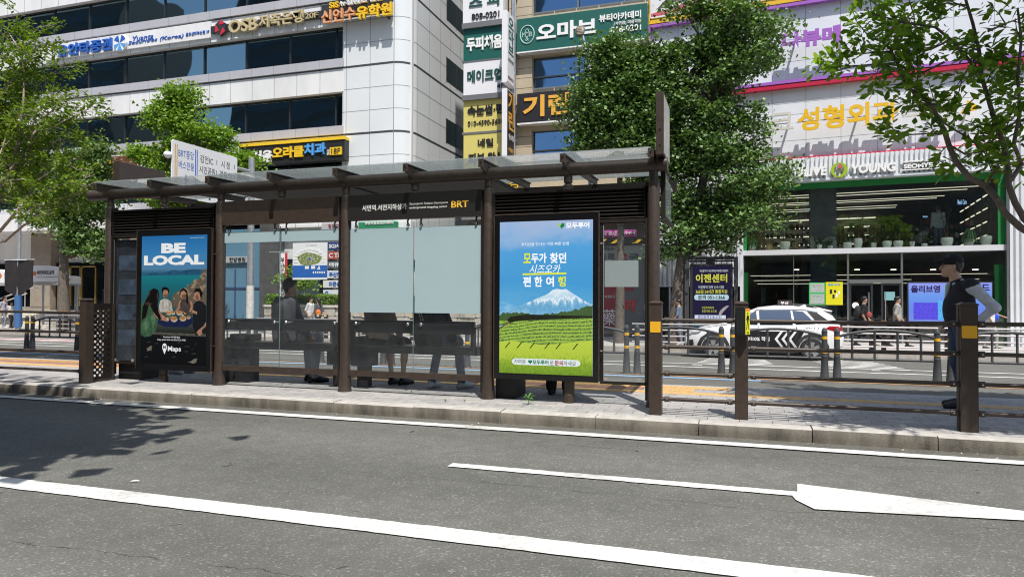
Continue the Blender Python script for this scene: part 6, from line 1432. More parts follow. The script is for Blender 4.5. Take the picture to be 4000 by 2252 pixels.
# LED screen and window posters
s = sign('led_screen', 'large blue and violet advertising screen behind the standing man', OL, 3544, 1098, 1262, 3878, -.1, .02, MUL, cat='screen')
x0, z1 = of(3549, 1103, -.105); z0 = of(3549, 1255, -.105)[1]; x1 = ox(3873, -.105)
scm = grad('led_picture', [(0, (.22, .30, .75)), (.35, (.16, .26, .85)), (.7, (.16, .34, .88)), (1, (.30, .36, .90))], lo=0, hi=z1-z0, estr=.8)
mb = MB(); mb.box(x0, x1, -.108, -.1, z0, z1); pc = part(mb, 'picture', scm, s)
mb = MB(); mb.box(x0+(x1-x0)*.06, x0+(x1-x0)*.36, -.112, -.108, z0+.1, z0+(z1-z0)*.5); part(mb, 'violet_block', lit('violet', (.10, .08, .72), .8), pc)
mb = MB(); mb.box(x0+(x1-x0)*.36, x0+(x1-x0)*.62, -.111, -.108, z0+.1, z0+(z1-z0)*.55); part(mb, 'cyan_block', lit('cyan', (.10, .42, .82), .8), pc)
INK = lit('ink', (.03, .02, .10), .8)
flet(s, OL, '올리브영', INK, 3558, 1112, 1141, 3672, -.106, .006, bold=.04); flet(s, OL, '1', lit('green_digit', (.05, .55, .12), .9), 3690, 1112, 1139, 3700, -.106, .006, bold=.05); flet(s, OL, '랜드', INK, 3803, 1105, 1136, 3866, -.106, .006, bold=.04)
s = sign('window_poster', 'green and white notice poster on the shop window left of the yellow one', OL, 3160, 1101, 1188, 3223, -.02, .025, mat('poster_green', (.05, .50, .13), .5), cat='poster', bev=.005)
for va, vb in ((1104, 1139), (1146, 1184)): mb = MB(); fbox(mb, OL, 3165, va, vb, 3219, -.026, -.02); part(mb, 'notice', lit('paper_lit', (.66, .70, .66), .5), s)
for va in (1110, 1114, 1151, 1155): flet(s, OL, '매장 이용 안내', mat('poster_ink', (.05, .2, .08), .6), 3175, va, va+3, 3208, -.026, .004)
s = sign('window_poster', 'bright yellow promotional poster on the shop window', OL, 3225, 1099, 1188, 3292, -.02, .025, mat('poster_yellow', (.72, .66, .01), .5), cat='poster', bev=.005)
flet(s, OL, '올영 PICK', SKYB, 3235, 1105, 1113, 3283, -.02, .006, bold=.04)
for u, v, w_, h_ in ((3246, 1136, 9, 16), (3262, 1135, 8, 10), (3256, 1155, 8, 15), (3268, 1152, 7, 14), (3277, 1140, 7, 12)): mb = MB(); fbox(mb, OL, u-w_/2, v-h_/2, v+h_/2, u+w_/2, -.026, -.02); part(mb, 'product_picture', BLK_L if w_ > 7.5 else WHL, s)
mb = MB(); fbox(mb, OL, 3454, 1137, 1170, 3496, .0, .02); q = solo(mb, 'door_notice', mat('notice_teal', (.22, .45, .48), .5), 'pale teal notice sheet on the right glass door', 'notice', (ox(3475), 0, oz(1170, 3454)), OL)
# potted plants on the slab inside the upper window
POT = mat('pot_white', (.66, .68, .63), .6, var=.06, vscale=8); LEAFD = mat('plant_leaf', (.075, .16, .05), .5, var=.5, vscale=9); STEMM = mat('plant_stem', (.10, .075, .05), .7); SOIL = mat('soil', (.02, .015, .01), .9)
def potplant(u, vt, vb, wpx, kind, hpx, label):
    d = .32; x, z0 = of(u, vb, d); z0 = zs_t; hgt = abs(of(u, vt, d)[1]-of(u, vb, d)[1]); r_ = abs(ox(u+wpx/2, d)-x)
    t = thing('potted_plant', label, 'potted plant', (x, d, z0), OL, 'white pots along the upper shop window')
    mb = MB(); mb.lathe((x, d, z0), [(r_*.62, 0), (r_*.82, hgt*.25), (r_, hgt*.6), (r_*.97, hgt*.9), (r_*.93, hgt), (r_*.85, hgt), (r_*.85, hgt*.85)], 20); part(mb, 'pot', POT, t, smooth=True)
    mb = MB(); mb.lathe((x, d, z0+hgt*.85), [(r_*.86, 0), (r_*.5, .01), (0, .012)], 12); part(mb, 'soil', SOIL, t)
    H_ = hpx/2717*30.5; mb = MB(); ms = MB(); zt = z0+hgt*.9
    if kind == 'grass':
        for k in range(70):
            a = random.uniform(0, 6.28); l_ = random.uniform(.5, 1)*r_*2.0; c, s_ = math.cos(a), math.sin(a); up_ = H_*random.uniform(.7, 1.1)
            P_ = [(x+c*l_*f, d+s_*l_*f, zt+up_*math.sin(math.pi*min(1, f*.95+.05))-.25*f*f*up_) for f in (0, .3, .65, 1)]
            for q in range(3): mb.add([P_[q], P_[q+1], (P_[q+1][0]-s_*.02, P_[q+1][1]+c*.02, P_[q+1][2]), (P_[q][0]-s_*.02, P_[q][1]+c*.02, P_[q][2])], [(0, 1, 2, 3)])
    else:
        ns = 3 if kind == 'bush' else 2
        for s_i in range(ns):
            lx_, ly_ = random.uniform(-.5, .5)*r_, random.uniform(-.3, .3)*r_; tip = (x+lx_*3, d+ly_*2, zt+H_*random.uniform(.75, 1)); ms.tube([(x+lx_*.4, d, zt-.03), (x+lx_*1.5, d+ly_, zt+H_*.45), tip], [.014, .01, .005], 5)
            for k in range(15 if kind == 'bush' else 26):
                f = random.uniform(.25 if kind == 'bush' else .5, 1.05); cx_, cy_, cz_ = x+lx_*(.4+2.6*f)+random.gauss(0, .11), d+ly_*2*f+random.gauss(0, .09), zt+H_*f*.9+random.gauss(0, .06)
                l_ = random.uniform(.08, .15); a = random.uniform(0, 6.28); b_ = random.uniform(-.6, .6); c, s_ = math.cos(a), math.sin(a)
                mb.add([(cx_, cy_, cz_), (cx_+c*l_*.5-s_*l_*.25, cy_+s_*l_*.5+c*l_*.25, cz_+b_*l_*.5), (cx_+c*l_, cy_+s_*l_, cz_+b_*l_), (cx_+c*l_*.5+s_*l_*.25, cy_+s_*l_*.5-c*l_*.25, cz_+b_*l_*.5+.01)], [(0, 1, 2, 3)])
        part(ms, 'stem', STEMM, t)
    part(mb, 'leaves', LEAFD, t)
for args in ((2937, 951, 976, 34, 'grass', 34, 'leftmost white pot with drooping grassy leaves beside the green jamb'), (3066, 936, 970, 42, 'bush', 85, 'large white pot with a dark shrub left of the stone column'), (3201, 947, 966, 21, 'bush', 26, 'small slim white pot with big leaves in front of the stone column'), (3243, 953, 966, 21, 'bush', 24, 'smallest squat white pot, just right of the slim one at the column'), (3311, 937, 962, 37, 'bush', 58, 'white pot with a leafy plant before the cardboard boxes'), (3352, 921, 961, 35, 'tree', 92, 'tall narrow white pot with a high thin plant'), (3413, 938, 960, 22, 'bush', 34, 'small white pot with yellow green sprigs, right of the tall pot'), (3465, 932, 959, 37, 'bush', 62, 'white pot with a spreading shrub, left one of the middle two'), (3509, 930, 957, 39, 'bush', 76, 'white pot with the tallest bushy shrub in the middle of the window'), (3563, 932, 955, 21, 'bush', 42, 'small white pot with bluish leaves beside the crouching shopper'), (3611, 939, 953, 25, 'bush', 32, 'low squat white pot below the standing shopper'), (3699, 916, 951, 50, 'tree', 125, 'big white bowl pot with two tall bare stems right of the standing shopper'), (3786, 921, 948, 41, 'grass', 38, 'white pot with arching striped grass'), (3853, 910, 947, 52, 'tree', 135, 'rightmost and largest white pot with a tall weeping tree')):
    potplant(*args)
CARD = mat('cardboard', (.30, .19, .10), .8, var=.15, vscale=4)
for (u, vb, w_, h_, d, lab) in ((3285, 950, 32, 22, 1.6, 'lowest cardboard box of the left stack behind the window plants'), (3285, 927, 34, 20, 1.6, 'middle cardboard box of the left stack behind the window plants'), (3283, 905, 30, 22, 1.6, 'top cardboard box of the left stack behind the window plants'), (3358, 950, 40, 26, 2.0, 'lower cardboard box behind the tall narrow pot'), (3356, 922, 36, 42, 2.0, 'tall cardboard box on top, behind the tall narrow pot'), (3418, 950, 46, 30, 1.8, 'lower wide cardboard box right of the tall pot'), (3420, 919, 44, 38, 1.8, 'upper cardboard box right of the tall pot'), (2975, 955, 24, 40, .5, 'tall brown carton beside the leftmost grassy pot'), (3005, 972, 26, 30, .5, 'low brown carton left of the dark shrub pot'), (3107, 968, 24, 22, .6, 'small brown carton right of the dark shrub pot')):
    mb = MB(); x, z0 = of(u, vb, d); z0 = max(z0, zs_t+.001); wv = abs(ox(u+w_/2, d)-ox(u-w_/2, d)); hv = h_/2717*31; mb.cbox(x-wv/2, x+wv/2, d, d+.4, z0, z0+hv, .006)
    b_ = solo(mb, 'cardboard_box', CARD, lab, 'box', (x, d, z0), OL, 'cartons in the upper shop window')
    mb = MB(); mb.box(x-.03, x+.03, d-.002, d, z0, z0+hv); part(mb, 'tape', mat('tape', (.42, .30, .18), .4), b_)

# ================================================================== buildings across the road behind the viewer (they show in the window glass)
def backblock(x0, x1, y0, h, c, label):
    t = thing('office_block', label, 'building', ((x0+x1)/2, y0-6, 0)); m_ = mat('back_'+str(int(x0)), c, .6)
    mb = MB(); mb.box(x0, x1, y0-14, y0, -.5, h); part(mb, 'wall', m_, t)
    z = 4.
    while z < h-2:
        mb = MB(); mb.box(x0+.6, x1-.6, y0, y0+.05, z, z+1.7); part(mb, 'window_strip', winmat('back_glass_%d_%d' % (x0, z), (.02, .03, .04), .1, 0), t); z += 3.4
backblock(-125, -93, -24, 52, (.05, .05, .052), 'dark office block across the street, leftmost of those mirrored in the ribbon windows')
backblock(-70, -47, -24, 54, (.045, .046, .048), 'tall charcoal office block across the street, mirrored beside the blue sky patch')
backblock(-46, -29, -27, 46, (.06, .055, .05), 'brown office block across the street, mirrored in the dark tower windows')
backblock(-28, -6, -25, 17, (.07, .07, .07), 'low grey block straight across the street under open sky')
backblock(-5, 28, -26, 34, (.10, .095, .085), 'pale office block across the street on the right, mirrored in the shop glass')

# ================================================================== TREES
def leafmat(name, c0, c1, trans=.35):
    m = bpy.data.materials.new(name); m.use_nodes = True; n = m.node_tree; L = n.links.new; b = n.nodes['Principled BSDF']
    at = n.nodes.new('ShaderNodeAttribute'); at.attribute_name = 'tone'
    cr = n.nodes.new('ShaderNodeValToRGB'); cr.color_ramp.elements[0].color = (*c0, 1); cr.color_ramp.elements[1].color = (*c1, 1); L(at.outputs['Fac'], cr.inputs[0])
    L(cr.outputs[0], b.inputs['Base Color']); b.inputs['Roughness'].default_value = .45; b.inputs['Specular IOR Level'].default_value = .35
    tl = n.nodes.new('ShaderNodeBsdfTranslucent'); mul = n.nodes.new('ShaderNodeMix'); mul.data_type = 'RGBA'; mul.blend_type = 'MULTIPLY'; mul.inputs['Factor'].default_value = 1
    L(cr.outputs[0], mul.inputs[6]); mul.inputs[7].default_value = (1.5, 1.5, .6, 1); L(mul.outputs[2], tl.inputs['Color'])
    mx = n.nodes.new('ShaderNodeMixShader'); mx.inputs[0].default_value = trans; L(b.outputs[0], mx.inputs[1]); L(tl.outputs[0], mx.inputs[2]); L(mx.outputs[0], n.nodes['Material Output'].inputs['Surface'])
    return m
BARKG = mat('ginkgo_bark', (.13, .11, .09), .85, var=.4, vscale=9, bump=.8, bscale=14)
BARKN = mat('near_bark', (.16, .125, .10), .8, var=.35, vscale=12, bump=.5, bscale=30)
BARKL = mat('left_bark', (.30, .245, .20), .8, var=.3, vscale=12, bump=.4, bscale=30)
LGINK = leafmat('ginkgo_leaf', (.032, .092, .024), (.22, .345, .10), .18)
LGINKL = leafmat('ginkgo_leaf_bright', (.07, .17, .02), (.28, .42, .06), .35)
LNEAR = leafmat('near_leaf', (.06, .15, .02), (.28, .43, .045), .5)
LLEFT = leafmat('left_leaf', (.05, .11, .010), (.22, .32, .028), .4)
def leaf_mesh(name, P, size, m, up=.45, shape='fan', dirs=None, spread=1.0):
    """one small folded leaf per point"""
    n = len(P); P = np.asarray(P, float)
    sz = size*RNG.uniform(.65, 1.25, n)[:, None]
    nrm = RNG.normal(size=(n, 3)); nrm[:, 2] = np.abs(nrm[:, 2])+up; nrm /= np.linalg.norm(nrm, axis=1)[:, None]
    a = RNG.normal(size=(n, 3)) if dirs is None else dirs + RNG.normal(size=(n, 3))*.55*spread
    a -= nrm*(a*nrm).sum(1)[:, None]; a /= np.linalg.norm(a, axis=1)[:, None]
    b = np.cross(nrm, a)
    if shape == 'obov':
        uv = [(0, 0, 0), (.35, .15, .05), (.72, .25, .06), (1.0, .06, -.03), (1.0, -.06, -.03), (.72, -.25, .06), (.35, -.15, .05)]
    elif shape == 'fan': uv = [(0, 0, 0), (.62, .52, .10), (.88, .0, -.05), (.62, -.52, .10)]
    else: uv = [(0, 0, 0), (.42, .25, .06), (1.0, 0, -.04), (.42, -.25, .06)]
    V = np.stack([P + a*sz*u_ + b*sz*v_ + nrm*sz*w_ for u_, v_, w_ in uv], 1).reshape(-1, 3)
    K = len(uv); F = np.arange(K*n).reshape(n, K)
    F3 = np.concatenate([F[:, [0, q, q+1]] for q in range(1, K-1)], 0)
    me = bpy.data.meshes.new(name)
    me.vertices.add(K*n); me.vertices.foreach_set('co', V.ravel())
    nt_ = (K-2)*n; me.loops.add(3*nt_); me.polygons.add(nt_)
    me.loops.foreach_set('vertex_index', F3.ravel().astype(np.int32)); me.polygons.foreach_set('loop_start', np.arange(0, 3*nt_, 3, dtype=np.int32)); me.polygons.foreach_set('loop_total', np.full(nt_, 3, np.int32))
    tone = np.repeat(np.clip(RNG.normal(.45, .22, n), 0, 1), K)
    at = me.attributes.new('tone', 'FLOAT', 'POINT'); at.data.foreach_set('value', tone)
    me.materials.append(m); me.update(calc_edges=True); me.validate()
    return me
def branch_tubes(mb, pts, r0, r1, n=8):
    k = len(pts); mb.tube(pts, [r0+(r1-r0)*i/(k-1) for i in range(k)], n)
def wob(p, q, n=5, amp=.08):
    p, q = np.array(p, float), np.array(q, float); L_ = np.linalg.norm(q-p)
    return [tuple(p+(q-p)*i/n + (RNG.normal(size=3)*amp*L_*.5 if 0 < i < n else 0)) for i in range(n+1)]
def crown_tree(name, label, base, trunk_pts, r0, lobes, nleaf, size, lm, bark, cat='tree', clumps=170, group=None, clump_r=.42, shape='fan'):
    """trunk + limbs to clumps scattered through ellipsoid lobes (cx,cy,cz,rx,ry,rz)"""
    t = thing(name, label, cat, base, group=group)
    mb = MB(); k = len(trunk_pts); rs = [r0*(1-.72*i/(k-1)) for i in range(k)]; rs[0] *= 1.25
    mb.tube(trunk_pts, rs, 12)
    vol = np.array([l[3]*l[4]*l[5] for l in lobes])**.75; vol /= vol.sum()
    C = []
    for i in range(clumps):
        l = lobes[RNG.choice(len(lobes), p=vol)]; v = RNG.normal(size=3); v /= np.linalg.norm(v); r = RNG.uniform(.12, 1)**.45
        C.append([l[0]+v[0]*l[3]*r, l[1]+v[1]*l[4]*r, l[2]+v[2]*l[5]*r])
    C = np.array(C); T = np.array(trunk_pts)
    for c in C[::2]:
        dz = c[2]-.35*np.linalg.norm(c[:2]-T[-1][:2]); i = int(np.argmin(np.abs(T[:, 2]-dz)));  s_ = T[max(1, i)]
        rr_ = .018+.02*random.random(); branch_tubes(mb, wob(s_, c, 5, .09), rr_*2.0, .008, 6)
    part(mb, 'trunk', bark, t, smooth=True)
    per = nleaf//clumps; pts = []; dr = []
    for c in C:
        q = RNG.normal(size=(per, 3))*np.array([1, 1, .62])*clump_r*RNG.uniform(.55, 1.15); pts.append(c+q); dr.append(q*.8/clump_r+np.array([0, 0, -.25]))
    # a few free sprays beyond the outline
    me = leaf_mesh('crown', np.concatenate(pts), size, lm, .5, shape, np.concatenate(dr))
    part(me, 'crown', None, t)
    return t
def at(u, v, y): x, z = ID.px(u, v, y); return (x, y, z)
yg = 25.2
def lobe(u, v, y, ru, rv, rd=None):
    c = at(u, v, y); s_ = y/2717*.98; return (c[0], y, c[2], ru*s_, (rd or ru*.8)*s_, rv*s_)
# big ginkgo in the middle right (two crowns grown together)
tb = at(2640, 1335, yg)
crown_tree('ginkgo_tree', 'big ginkgo with leaning dark trunk beside the purple notice board', (tb[0], yg, SW), [(tb[0], yg, SW), at(2648, 1150, yg), at(2668, 1000, yg), at(2715, 850, yg), at(2760, 640, yg), at(2790, 400, yg), at(2800, 180, yg)], .27,
    [lobe(2560, 430, yg, 130, 230), lobe(2760, 300, yg, 190, 260), lobe(2910, 160, yg, 165, 190), lobe(2830, 520, yg, 190, 170), lobe(2870, 720, yg, 180, 110), lobe(2700, 860, yg, 170, 110), lobe(2900, 850, yg, 150, 85), lobe(2640, 690, yg, 110, 160), lobe(2985, 680, yg, 90, 80), lobe(3030, 270, yg, 60, 40), lobe(2520, 520, yg, 110, 210), lobe(2560, 270, yg, 100, 150), lobe(2560, 700, yg, 80, 120), lobe(2680, 40, yg, 90, 60), lobe(2860, 30, yg, 120, 60), lobe(2640, 960, yg, 90, 50), lobe(2840, 930, yg, 110, 50)], 52000, .135, LGINK, BARKG, clumps=395, clump_r=.29)
crown_tree('ginkgo_tree', 'ginkgo left of the roof fin in front of the beige block', (at(2420, 1300, yg+.3)[0], yg+.3, SW), [(at(2420, 1300, yg+.3)[0], yg+.3, SW), at(2425, 900, yg+.3), at(2420, 640, yg+.3), at(2410, 400, yg+.3), at(2420, 240, yg+.3)], .15,
    [lobe(2400, 260, yg, 130, 150), lobe(2330, 420, yg, 115, 130), lobe(2420, 500, yg, 130, 170), lobe(2290, 545, yg, 75, 75), lobe(2450, 330, yg, 120, 160), lobe(2500, 590, yg, 100, 90)], 23000, .135, LGINK, BARKG, clumps=165, clump_r=.29)
# left ginkgos
y2 = 25.0
crown_tree('ginkgo_tree', 'bright ginkgo crown above the lane sign, in front of the office tower', (at(740, 1300, y2)[0], y2, SW), [(at(740, 1300, y2)[0], y2, SW), at(742, 900, y2), at(735, 640, y2), at(720, 470, y2), at(712, 370, y2)], .16,
    [lobe(700, 400, y2, 95, 85), lobe(620, 455, y2, 85, 60), lobe(740, 520, y2, 130, 110), lobe(840, 540, y2, 95, 70), lobe(640, 620, y2, 110, 90), lobe(560, 600, y2, 70, 50), lobe(880, 640, y2, 110, 60), lobe(700, 760, y2, 210, 80), lobe(960, 640, y2, 60, 40)], 25000, .15, LGINKL, BARKG, clumps=210, clump_r=.28)
crown_tree('ginkgo_tree', 'dark ginkgo with a black trunk behind the left railing, beside the subway canopy', (at(250, 1250, y2)[0], y2, SW), [(at(250, 1250, y2)[0], y2, SW), at(248, 1100, y2), at(250, 1000, y2), at(262, 880, y2), at(290, 760, y2), at(330, 640, y2)], .26,
    [lobe(300, 700, y2, 150, 130), lobe(380, 620, y2, 80, 80), lobe(370, 800, y2, 80, 90), lobe(210, 860, y2, 130, 80), lobe(330, 930, y2, 100, 90), lobe(150, 700, y2, 120, 140), lobe(390, 960, y2, 60, 70)], 26000, .15, LGINK, BARKG, clumps=210, clump_r=.31)
# small street tree in the background behind the glass
y3 = 26.4; c = at(1150, 1075, y3)
crown_tree('young_tree', 'small pale green tree seen through the clear glass behind the red college banner', (c[0], y3, SW), [(c[0]-.1, y3, SW), (c[0], y3, .5), (c[0]+.1, y3, 1.2), c], .06, [lobe(1150, 1080, y3, 60, 35), lobe(1190, 1100, y3, 40, 22)], 1800, .13, LGINKL, BARKG, clumps=24, clump_r=.25)
# hedge in the planter
x0, x1 = ID.px(1050, 1180, 27.4)[0], ID.px(1900, 1180, 27.4)[0]; z0, z1 = ID.px(1100, 1194, 27.4)[1], ID.px(1100, 1160, 27.4)[1]
P_ = np.stack([RNG.uniform(x0, x1, 9000), RNG.uniform(27.1, 27.75, 9000), z0+.1+(z1-z0)*RNG.uniform(0, 1, 9000)**.7*(1+.15*np.sin(RNG.uniform(0, 6, 9000)))], 1)
hd = thing('hedge', 'low clipped green hedge along the rough stone planter', 'hedge', ((x0+x1)/2, 27.4, z0))
me = leaf_mesh('leaves', P_, .11, LGINKL, .5, 'fan'); part(me, 'leaves', None, hd)
mb = MB(); x = x0
while x < x1: mb.tube([(x, 27.4, z0+.1), (x+.05, 27.45, z1)], .012, 4); x += .3
part(mb, 'stems', BARKG, hd)

# near trees whose branches hang into the picture
def spray(pts, dirs, p, d, n, size, r):
    """leaf rosette round a twig tip"""
    q = RNG.normal(size=(n, 3))*r; pts.append(np.array(p)+q); k = q/r*.5+np.array(d)*.8; dirs.append(k)
def near_tree(name, label, base, trunk, limbs, extra, size, lm, bark, shape='obov', nper=11, seglen=.16, tw=.45, dz=-.1):
    t = thing(name, label, 'tree', base); mb = MB(); pts, dr = [], []
    mb.tube(trunk[0], trunk[1], 12)
    def twigs(path, r0, lev):
        path = [np.array(p) for p in path]
        for i in range(len(path)-1):
            p, q = path[i], path[i+1]; L_ = np.linalg.norm(q-p); k = max(1, int(L_/seglen)); ax = (q-p)/max(L_, 1e-6)
            for j in range(k):
                s_ = p+(q-p)*(j+random.random())/k
                v = RNG.normal(size=3)*np.array([1, 1, .45]); v -= ax*(v@ax)*.6; v += ax*.7; v[2] += .1; v /= np.linalg.norm(v)
                l_ = tw*random.uniform(.45, 1.15); e = s_+v*l_
                if lev >= 1 or random.random() < .75:
                    mid = (s_+e)/2+RNG.normal(size=3)*.03
                    mb.tube([tuple(s_), tuple(mid), tuple(e)], [.007, .005, .003], 5)
                    for f in (.55, .8, 1.0): spray(pts, dr, s_+(e-s_)*f+np.array([0, 0, dz*.1]), v+np.array([0, 0, dz]), nper//2+random.randint(0, nper//2), size, size*.55)
    for path, r0, r1, leafy in limbs:
        branch_tubes(mb, path, r0, r1, 8)
        if leafy: twigs(path[int(len(path)*(1-leafy)):] if leafy < 1 else path, r1, 1)
    for path in extra: branch_tubes(mb, path, .012, .004, 6); twigs(path, .005, 1)
    part(mb, 'trunk', bark, t, smooth=True)
    me = leaf_mesh('crown', np.concatenate(pts), size, lm, .75, shape, np.concatenate(dr), .7); part(me, 'crown', None, t)
    return t
def A(y, *uv): return [at(u, v, y+random.uniform(-.12, .12)) for u, v in uv]
yn = 8.2
bx = at(4290, 1300, 8.6)
near_tree('street_tree', 'near tree leaning in from the right edge with dark bare stems', (bx[0], 8.6, PL),
    ([(bx[0], 8.6, PL), at(4230, 1150, 8.5), at(4150, 1010, 8.4), at(4060, 930, 8.3)], [.085, .07, .06, .05]),
    [(A(yn, (4060, 930), (3985, 885), (3925, 830), (3895, 775), (3850, 725), (3785, 690), (3735, 630), (3708, 570), (3690, 510), (3662, 460)), .036, .024, 0),
     (A(yn, (3662, 460), (3640, 410), (3600, 370), (3548, 345), (3525, 300), (3505, 250), (3480, 190), (3440, 160), (3390, 140)), .022, .008, .95),
     (A(yn, (4090, 950), (4000, 850), (3965, 790), (3940, 720), (3935, 640), (3920, 560), (3890, 480), (3865, 400)), .034, .022, 0),
     (A(yn, (3865, 400), (3835, 300), (3825, 200), (3800, 90), (3770, -10), (3745, -90)), .022, .012, .9),
     (A(yn, (3830, 285), (3770, 215), (3715, 155), (3655, 105), (3590, 95), (3520, 85), (3440, 60), (3360, 50)), .018, .007, .9),
     (A(yn-.3, (3950, 700), (3990, 640), (3960, 560), (3985, 430), (3975, 300), (3990, 150), (3975, 30)), .024, .010, .9),
     (A(yn, (3662, 460), (3720, 500), (3790, 540), (3850, 600)), .012, .006, 1),
     (A(yn, (3580, 360), (3585, 280), (3580, 180), (3570, 60), (3545, -20)), .009, .005, .6),
     (A(yn, (3690, 520), (3620, 520), (3540, 525), (3470, 530)), .010, .005, 1)],
    [A(yn, (3510, 270), (3430, 250), (3350, 255), (3260, 275), (3185, 285)), A(yn, (3480, 200), (3400, 205), (3350, 210)), A(yn, (3700, 160), (3640, 190), (3560, 215)), A(yn, (3690, 240), (3610, 280), (3500, 300), (3420, 230)),
     A(yn, (3820, 210), (3760, 300), (3740, 380)), A(yn, (3890, 470), (3840, 520), (3800, 480)), A(yn, (3900, 520), (3960, 480), (4010, 470)), A(yn+.5, (3780, 20), (3700, 10), (3620, 30), (3520, 10)), A(yn+.4, (3850, 380), (3930, 330), (4010, 330), (4060, 380)), A(yn-.5, (3860, 120), (3930, 90), (4010, 60)), A(yn, (3850, 725), (3900, 640), (3950, 610)), A(yn, (3990, 560), (4040, 600), (4090, 560)),
     A(yn, (3700, 560), (3770, 600), (3840, 590), (3890, 560)), A(yn, (3560, 350), (3600, 420), (3650, 400)), A(yn+.3, (3640, 410), (3720, 420), (3800, 400))]
    + [[(3.2+random.uniform(-.3, 3), random.uniform(6.3, 9.5), random.uniform(4.9, 6.4)), (2.8+random.uniform(-.8, 2.6), random.uniform(6.2, 9.3), random.uniform(5.0, 6.8))] for k in range(110)]
    + [[(random.uniform(1.7, 5.2), random.uniform(4.9, 7.6), random.uniform(5.1, 6.2)), (random.uniform(1.6, 5.0), random.uniform(4.8, 7.5), random.uniform(5.2, 6.4))] for k in range(70)],
    .105, LNEAR, BARKN, nper=16, tw=.40)
yl = 10.0
bx = at(-330, 1250, yl)
def AL(*uv): return [at(u, v, yl+random.uniform(-.5, .5)) for u, v in uv]
near_tree('street_tree', 'near tree at the left edge with pale ascending branches and fine leaves', (bx[0], yl, PL),
    ([(bx[0], yl, PL), at(-300, 1120, yl), at(-200, 1000, yl), at(-90, 960, yl)], [.11, .09, .075, .06]),
    [(AL((-90, 960), (0, 900), (60, 830), (110, 760), (150, 700), (190, 640), (240, 560)), .035, .012, .6), (AL((-60, 950), (20, 940), (90, 880), (170, 830), (260, 780), (350, 720)), .03, .010, .6),
     (AL((-120, 930), (-40, 780), (40, 660), (70, 560), (90, 430), (95, 300), (80, 180)), .035, .012, .6), (AL((40, 660), (100, 590), (130, 520), (175, 460), (230, 400)), .018, .008, .7), (AL((-60, 800), (10, 720), (60, 640), (120, 560)), .018, .008, .6), (AL((-100, 800), (-50, 500), (-20, 300), (20, 120)), .03, .01, .8)],
    [AL((60, 560), (130, 480), (210, 430), (300, 380)), AL((90, 400), (150, 330), (210, 280), (260, 250)), AL((80, 300), (20, 200), (30, 100), (90, 60)), AL((150, 700), (240, 640), (330, 600), (400, 560)), AL((100, 640), (200, 560), (300, 520)), AL((60, 200), (110, 130), (150, 100)), AL((0, 600), (40, 480), (20, 380)), AL((90, 250), (140, 200), (170, 160)), AL((20, 350), (60, 260), (120, 220)), AL((230, 570), (300, 470), (330, 440)), AL((170, 520), (250, 470), (350, 420), (365, 400)), AL((-20, 700), (60, 700), (140, 690)),
     AL((0, 480), (80, 450), (150, 400), (180, 330)), AL((60, 640), (110, 600), (200, 620), (290, 650)), AL((150, 760), (260, 720), (370, 680)), AL((100, 820), (190, 790), (280, 760), (380, 740)), AL((0, 780), (80, 740), (160, 660)), AL((0, 300), (60, 330), (110, 380)), AL((30, 120), (80, 200), (110, 280))]
    + [[(random.uniform(-17, -14), random.uniform(8.0, 11.5), random.uniform(3.2, 5.5)), (random.uniform(-16.5, -13.4), random.uniform(8.0, 11.5), random.uniform(3.6, 6.2))] for k in range(60)],
    .085, LLEFT, BARKL, nper=13, tw=.38, seglen=.13)
# tree on the viewer's side of the road; its crown is out of sight and its shade falls on the road at the left
tx, ty = -8.6, -1.6
crown_tree('street_tree', 'tall street tree on the near side of the road', (tx, ty, 0), [(tx, ty, -.02), (tx, ty+.05, 2.2), (tx+.2, ty+.5, 4.2), (tx+.5, ty+1.2, 6.5)], .17, [(-6.9, 1.9, 6.2, 1.8, 1.3, 1.0), (-5.4, 2.3, 6.0, .9, .6, .5), (-5.8, 1.0, 6.1, 1.3, 1.0, .7), (-8.4, 1.6, 6.6, 2.2, 1.6, 1.4), (-8.6, -1, 7.8, 3, 2.4, 2)], 90000, .30, LNEAR, BARKN, clumps=260, clump_r=.5, shape='fan')

